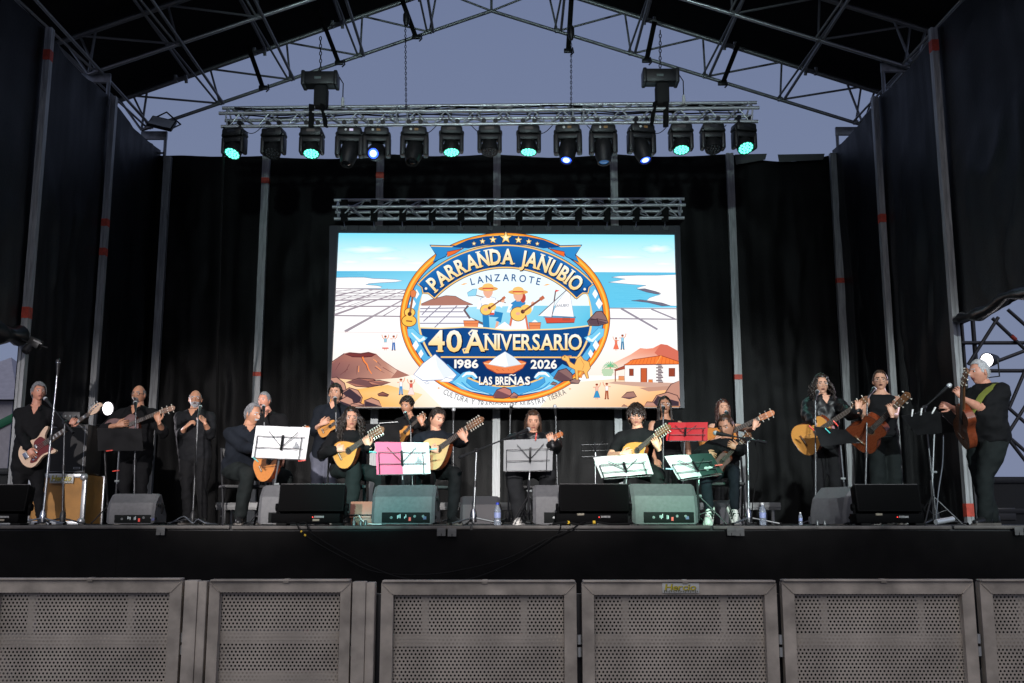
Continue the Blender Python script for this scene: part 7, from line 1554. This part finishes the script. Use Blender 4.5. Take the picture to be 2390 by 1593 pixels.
# small lamp clamped on the left wall
p = P(72, 800, 13.0); t = thing('clamp_lamp', 'small black lamp clamped high on the left wall post', 'stage light', p); b = MB(); b.box(p + V((.06, 0, 0)), (.16, .12, .12), 0, Matrix.Rotation(R(25), 3, 'Y'), .02); b.lathe([(0, 0), (.05, 0), (.055, .10), (.045, .11), (0, .10)], p + V((0, -.02, -.04)), (-.3, -.5, -.8), 14); b.build('housing', black_pl, t); b = MB(); b.tube([p + V((-.16, .05, .06)), p, p + V((.22, 0, -.06))], .012, 6); b.build('arm', black_mt, t)
b = MB(); b.box(p + V((.12, -.07, .0)), (.12, .004, .018), 0, Matrix.Rotation(R(25), 3, 'Y')); b.build('maker_print', MATS['lamp_print'], t, 0)
# bottles
def bottle(px, Y, label, cap, liquid, k=1.0):
    o = PF(px, Y); t = thing('water_bottle', label, 'bottle', o, 'water bottles'); sz_ = lambda pr: [(a * k, c * k) for a, c in pr]
    b = MB(); b.lathe(sz_([(0, 0), (.029, .0), (.032, .006), (.032, .05), (.030, .055), (.032, .06), (.032, .13), (.026, .16), (.013, .185), (.013, .195), (0, .195)]), o + V((0, 0, .002)), (0, 0, 1), 16); bd = b.build('bottle_body', liquid, t, 50)
    b = MB(); b.lathe(sz_([(0, 0), (.0155, 0), (.0155, .02), (0, .02)]), o + V((0, 0, .193 * k)), (0, 0, 1), 12); b.build('cap', cap, t)
    b = MB(); b.lathe(sz_([(.0325, 0), (.0325, .05)]), o + V((0, 0, .07 * k)), (0, 0, 1), 16); b.build('label_band', M('bottle_label', (.30, .36, .62), .4), bd)
pet = M('clear_bottle', (.72, .80, .92), .1, trans=.75, spec=.6)
bottle(1161, 9.9, 'blue-capped water bottle standing left of the open grey folder', M('blue_cap', (.02, .05, .5), .4), pet); bottle(1781, 10.0, 'clear water bottle beside the child boom stand', white_pl, pet); bottle(1869, 10.4, 'small water bottle left of the turned monitor wedge', white_pl, pet, .6)
# low bench along the back
t = thing('low_bench', 'long low grey metal bench behind the standing singers', 'bench', PF(1160, 14.1)); zb = P(1160, 1181, 14.1).z
xa, xb = PF(500, 14.1).x, PF(1826, 14.1).x
for i in range(3):
    x0, x1 = lerp(xa, xb, i / 3) + .01, lerp(xa, xb, (i + 1) / 3) - .01; b = MB(); b.box(((x0 + x1) / 2, 14.35, zb), (x1 - x0, .5, .10), 0, None, .008); b.box(((x0 + x1) / 2, 14.097, zb), (x1 - x0, .012, .03)); b.build('deck', M('bench_grey', (.20, .20, .20), .6, .2, var=.2), t)
    for x in (x0 + .1, x1 - .1):
        for y in (14.15, 14.55): rod('leg', (x, y, ZF), (x, y, zb - .05), .024, alu_post, t)
# reddish foot rest and small odds and ends
A = PF(845, 10.35); t = thing('foot_rest', 'reddish wooden foot rest on the floor under the curly-haired woman', 'foot rest', A)
b = MB(); b.box(A + V((0, 0, .15)), (.24, .02, .17), 0, Matrix.Rotation(R(-20), 3, 'X'), .004); b.build('board', M('reddish_board', (.30, .11, .07), .5, var=.15), t); b = MB(); b.box(A + V((0, .05, .045)), (.22, .14, .09), 0, None, .006); b.build('base', M('reddish_base', (.20, .08, .05), .5), t); rod('rail', A + V((-.13, -.04, .10)), A + V((.13, -.04, .10)), .007, black_mt, t)
for k, (x, Y) in enumerate(((826, 9.5), (842, 9.48), (853, 9.5), (1908, 9.9), (1925, 10.0))):
    o = PF(x, Y); b = MB(); b.lathe([(0, 0), (.016, 0), (.016, .035), (.010, .045), (.006, .075 if k == 0 else .048), (0, .08 if k == 0 else .05)], o + V((0, 0, .001)), (0, 0, 1), 10); tag(b.build('cable_connector', M('nickel_plug', (.14, .15, .15), .4, .6), None), 'small metal cable plug on the floor, ' + ['tallest one left of the teal wedge', 'middle one left of the teal wedge', 'one touching the teal wedge', 'one left of turned wedge', 'one nearest the turned wedge'][k], 'plug', 'loose cable plugs')
t = thing('power_box', 'small pale power adapter on the floor right of clear bottle', 'adapter', PF(1905, 10.6)); o = PF(1905, 10.6); b = MB(); b.box(o + V((0, 0, .045)), (.13, .10, .085), 0, None, .015); pb = b.build('case', M('pale_grey_case', (.28, .29, .30), .5), t); b = MB(); b.tube([o + V((-.04, -.05, .085)), o + V((-.04, -.05, .11)), o + V((.04, -.05, .11)), o + V((.04, -.05, .085))], .007, 6); b.build('handle', black_pl, pb)
t = thing('effect_pedal', 'little dark pedal with lit dots behind the boy music stand', 'pedal', PF(1480, 10.9)); o = P(1487, 1141, 10.7)
b = MB(); b.box(o, (.16, .12, .03), 0, None, .008); pd = b.build('case', black_pl, t)
for i in range(5): b = MB(); b.lathe([(0, 0), (.008, 0), (.008, .012), (0, .012)], o + V((-.06 + .03 * i, -.02, .014)), (0, 0, 1), 8); b.build('button', M('pale_button', (.5, .5, .25), .4), pd)
rod('support', o + V((0, 0, -.015)), V((o.x, o.y, ZF)), .012, black_mt, t)
# cables over the stage edge and on the floor
def cable(label, pts, r=.008, m=rubber, tapes=()):
    t = thing('cable', label, 'cable', pts[0], 'loose stage cables'); ps = [V(p) for p in pts]; sm = []
    for i in range(len(ps) - 1):
        p0, p1, p2, p3 = ps[max(0, i - 1)], ps[i], ps[i + 1], ps[min(len(ps) - 1, i + 2)]
        for k in range(7):
            q = k / 7; sm.append(.5 * (2 * p1 + (p2 - p0) * q + (2 * p0 - 5 * p1 + 4 * p2 - p3) * q * q + (-p0 + 3 * p1 - 3 * p2 + p3) * q ** 3))
    sm.append(ps[-1]); b = MB(); b.tube(sm, r, 6); b.build('cord', m, t, 60)
    for i in tapes: b = MB(); k = min(len(sm) - 2, i); b.tube([sm[k], sm[k + 1]], r * 1.5, 8); b.build('tape_band', yellow_tape, t)
E = lambda x, y: P(x, y, YE - .13)
cable('black cable with yellow tape drooping down the stage skirt', [PF(670, 9.4, .02), PF(690, 9.12, .02), E(700, 1236), E(725, 1258), E(800, 1300), E(880, 1335), E(1000, 1340), E(1100, 1325), E(1190, 1300), E(1260, 1265), E(1330, 1236), PF(1360, 9.25, .03), PF(1380, 9.45, .02)], .006, rubber, (15, 18))
cable('second thin black cable drooping lower on the stage skirt', [PF(700, 9.4, .02), PF(715, 9.12, .02), E(735, 1250), E(860, 1320), E(960, 1352), E(1080, 1354), E(1180, 1320), E(1250, 1280), E(1300, 1245), PF(1310, 9.2, .02)], .007)
cable('grey cable curling at the foot of the white-bearded man', [PF(395, 11.6, .01), PF(410, 11.5, .05), PF(430, 11.6, .09), PF(450, 11.5, .02), PF(462, 11.6, .06), PF(480, 11.5, .02), PF(505, 11.7, .01)], .007, M('grey_cord', (.10, .11, .13), .6))
cable('black cable hanging along the white-bearded man microphone stand', [P(458, 1000, 12.33), P(455, 1100, 12.3), P(460, 1150, 12.2), P(468, 1200, 12.1), PF(475, 12.0, .01)], .006)
cable('cables trailing in front of the middle floor lamp', [PF(1290, 9.35, .012), PF(1320, 9.3, .03), PF(1350, 9.34, .012), PF(1390, 9.28, .03), PF(1430, 9.33, .012), PF(1478, 9.3, .02)], .010, rubber, (8, 20))
cable('white cable sagging from the teal wedge to the floor', [P(838, 1203, 9.7), P(846, 1214, 9.6), PF(860, 9.55, .015), PF(890, 9.5, .012)], .006, white_pl)
cable('grey cable hanging from the right music desk', [P(2202, 1015, 10.5), P(2200, 1080, 10.45), P(2190, 1150, 10.4), PF(2184, 10.4, .01)], .006, MATS['grey_cord'])
cable('black cable looping near the child boom stand', [P(1762, 1030, 10.25), P(1770, 1080, 10.2), P(1760, 1150, 10.2), P(1756, 1195, 10.2), PF(1765, 10.1, .01), PF(1850, 10.0, .012)], .006)
# bright reflector bar lying at the right stand
A, B_ = P(2184, 1216, 10.0), P(2224, 1207, 10.1); A.z = ZF + .03; B_.z = ZF + .06; b = MB(); b.tube([A, B_], .026, 10); tag(b.build('metal_tube', M('bright_tube', (.7, .72, .74), .3, .6), None), 'short bright metal tube lying at the right music stand foot', 'tube')

# ================================================================ OUTSIDE THE STAGE
# scaffold tower beyond the right wall opening
sm_ = M('scaffold_tube', (.10, .10, .105), .5, .5, var=.3)
t = thing('scaffold_tower', 'dark scaffold tower seen through the gap at the right', 'scaffold', (7.6, 14.6, 0))
Yq = 14.8
for x in (2282, 2256, 2450, 2520): p = P(x, 900, Yq); rod('standard', (p.x, Yq, 0), (p.x, Yq, 8.2), .032 if x != 2256 else .022, sm_, t)
for y in (801, 866): p = P(2240, y, Yq); rod('ledger', (p.x, Yq - .05, p.z), (p.x + 3.2, Yq - .05, p.z), .028, sm_, t)
for (a, c) in (((2316, 742), (2400, 822)), ((2260, 850), (2330, 740)), ((2400, 815), (2255, 870)), ((2355, 952), (2420, 800)), ((2350, 948), (2420, 1010)), ((2350, 1015), (2430, 1085)), ((2352, 722), (2440, 800)), ((2290, 1110), (2420, 905)), ((2262, 905), (2420, 1110))):
    rod('diagonal', P(*a, Yq - .1), P(*c, Yq - .1), .026, sm_, t)
b = MB(); p = P(2360, 783, Yq - .1); b.tube([p, p + V((.06, 0, -.06))], .032, 10); b.build('tape_mark', orange_tape, t)
# equipment crate beside the stage
def crate(label, x0, x1, y, Y, dp, m):
    A, B_ = P(x0, y, Y), P(x1, y, Y); t = thing('equipment_crate', label, 'crate', ((A.x + B_.x) / 2, Y + dp / 2, 0)); b = MB(); b.box(((A.x + B_.x) / 2, Y + dp / 2, A.z / 2), (B_.x - A.x, dp, A.z), 0, None, .02); cb = b.build('body', m, t)
    for k in range(3): b = MB(); b.box(((A.x + B_.x) / 2, Y - .012, A.z - .06 - k * .45), (B_.x - A.x - .04, .03, .07), 0, None, .006); b.build('edge_rail', M('crate_rail', (.05, .052, .055), .5, .4), t)
    b = MB(); b.box((A.x + .55, Y - .01, A.z - .55), (.28, .03, .18), 0, None, .01); b.build('recessed_handle', M('crate_handle', (.12, .12, .12), .4, .5), cb)
crate('big dark equipment crate outside right, behind the far right man', 2255, 2520, 1112, 15.6, 1.6, M('crate_dark', (.014, .016, .017), .6, var=.3))
crate('dark equipment crate outside the left wall opening', -150, 36, 1092, 15.2, 1.4, MATS['crate_dark'])
# marquee outside the left opening
t = thing('marquee_tent', 'pale marquee tent with a green stripe outside the left wall', 'tent', (-15, 24, 0)); YQ = 23.0
A = P(-200, 935, YQ); B_ = P(30, 935, YQ); 
b = MB(); b.box(((A.x + B_.x) / 2, YQ + 2, A.z / 2), (B_.x - A.x, 4, A.z)); b.build('wall', M('tent_canvas', (.42, .40, .44), .8, var=.1), t, 0)
b = MB(); mx = (A.x + B_.x) / 2; hh = 1.3; b.add([(A.x - .2, YQ - .2, A.z + .01), (B_.x + .2, YQ - .2, A.z + .01), (B_.x + .2, YQ + 4.2, A.z + .01), (A.x - .2, YQ + 4.2, A.z + .01), (mx, YQ + 2, A.z + hh)], [(0, 1, 4), (1, 2, 4), (2, 3, 4), (3, 0, 4)]); b.build('roof', M('tent_roof', (.36, .35, .40), .8, var=.1), t, 0)
b = MB(); 
b.tube([V((B_.x + .1, YQ - .03, A.z - .35)), V((lerp(A.x, B_.x, .7), YQ - .03, A.z - .75)), V((lerp(A.x, B_.x, .4), YQ - .03, A.z - .8))], .09, 8, ell=(1, .2)); b.build('stripe', M('green_stripe', (.02, .16, .08), .7), t, 60)
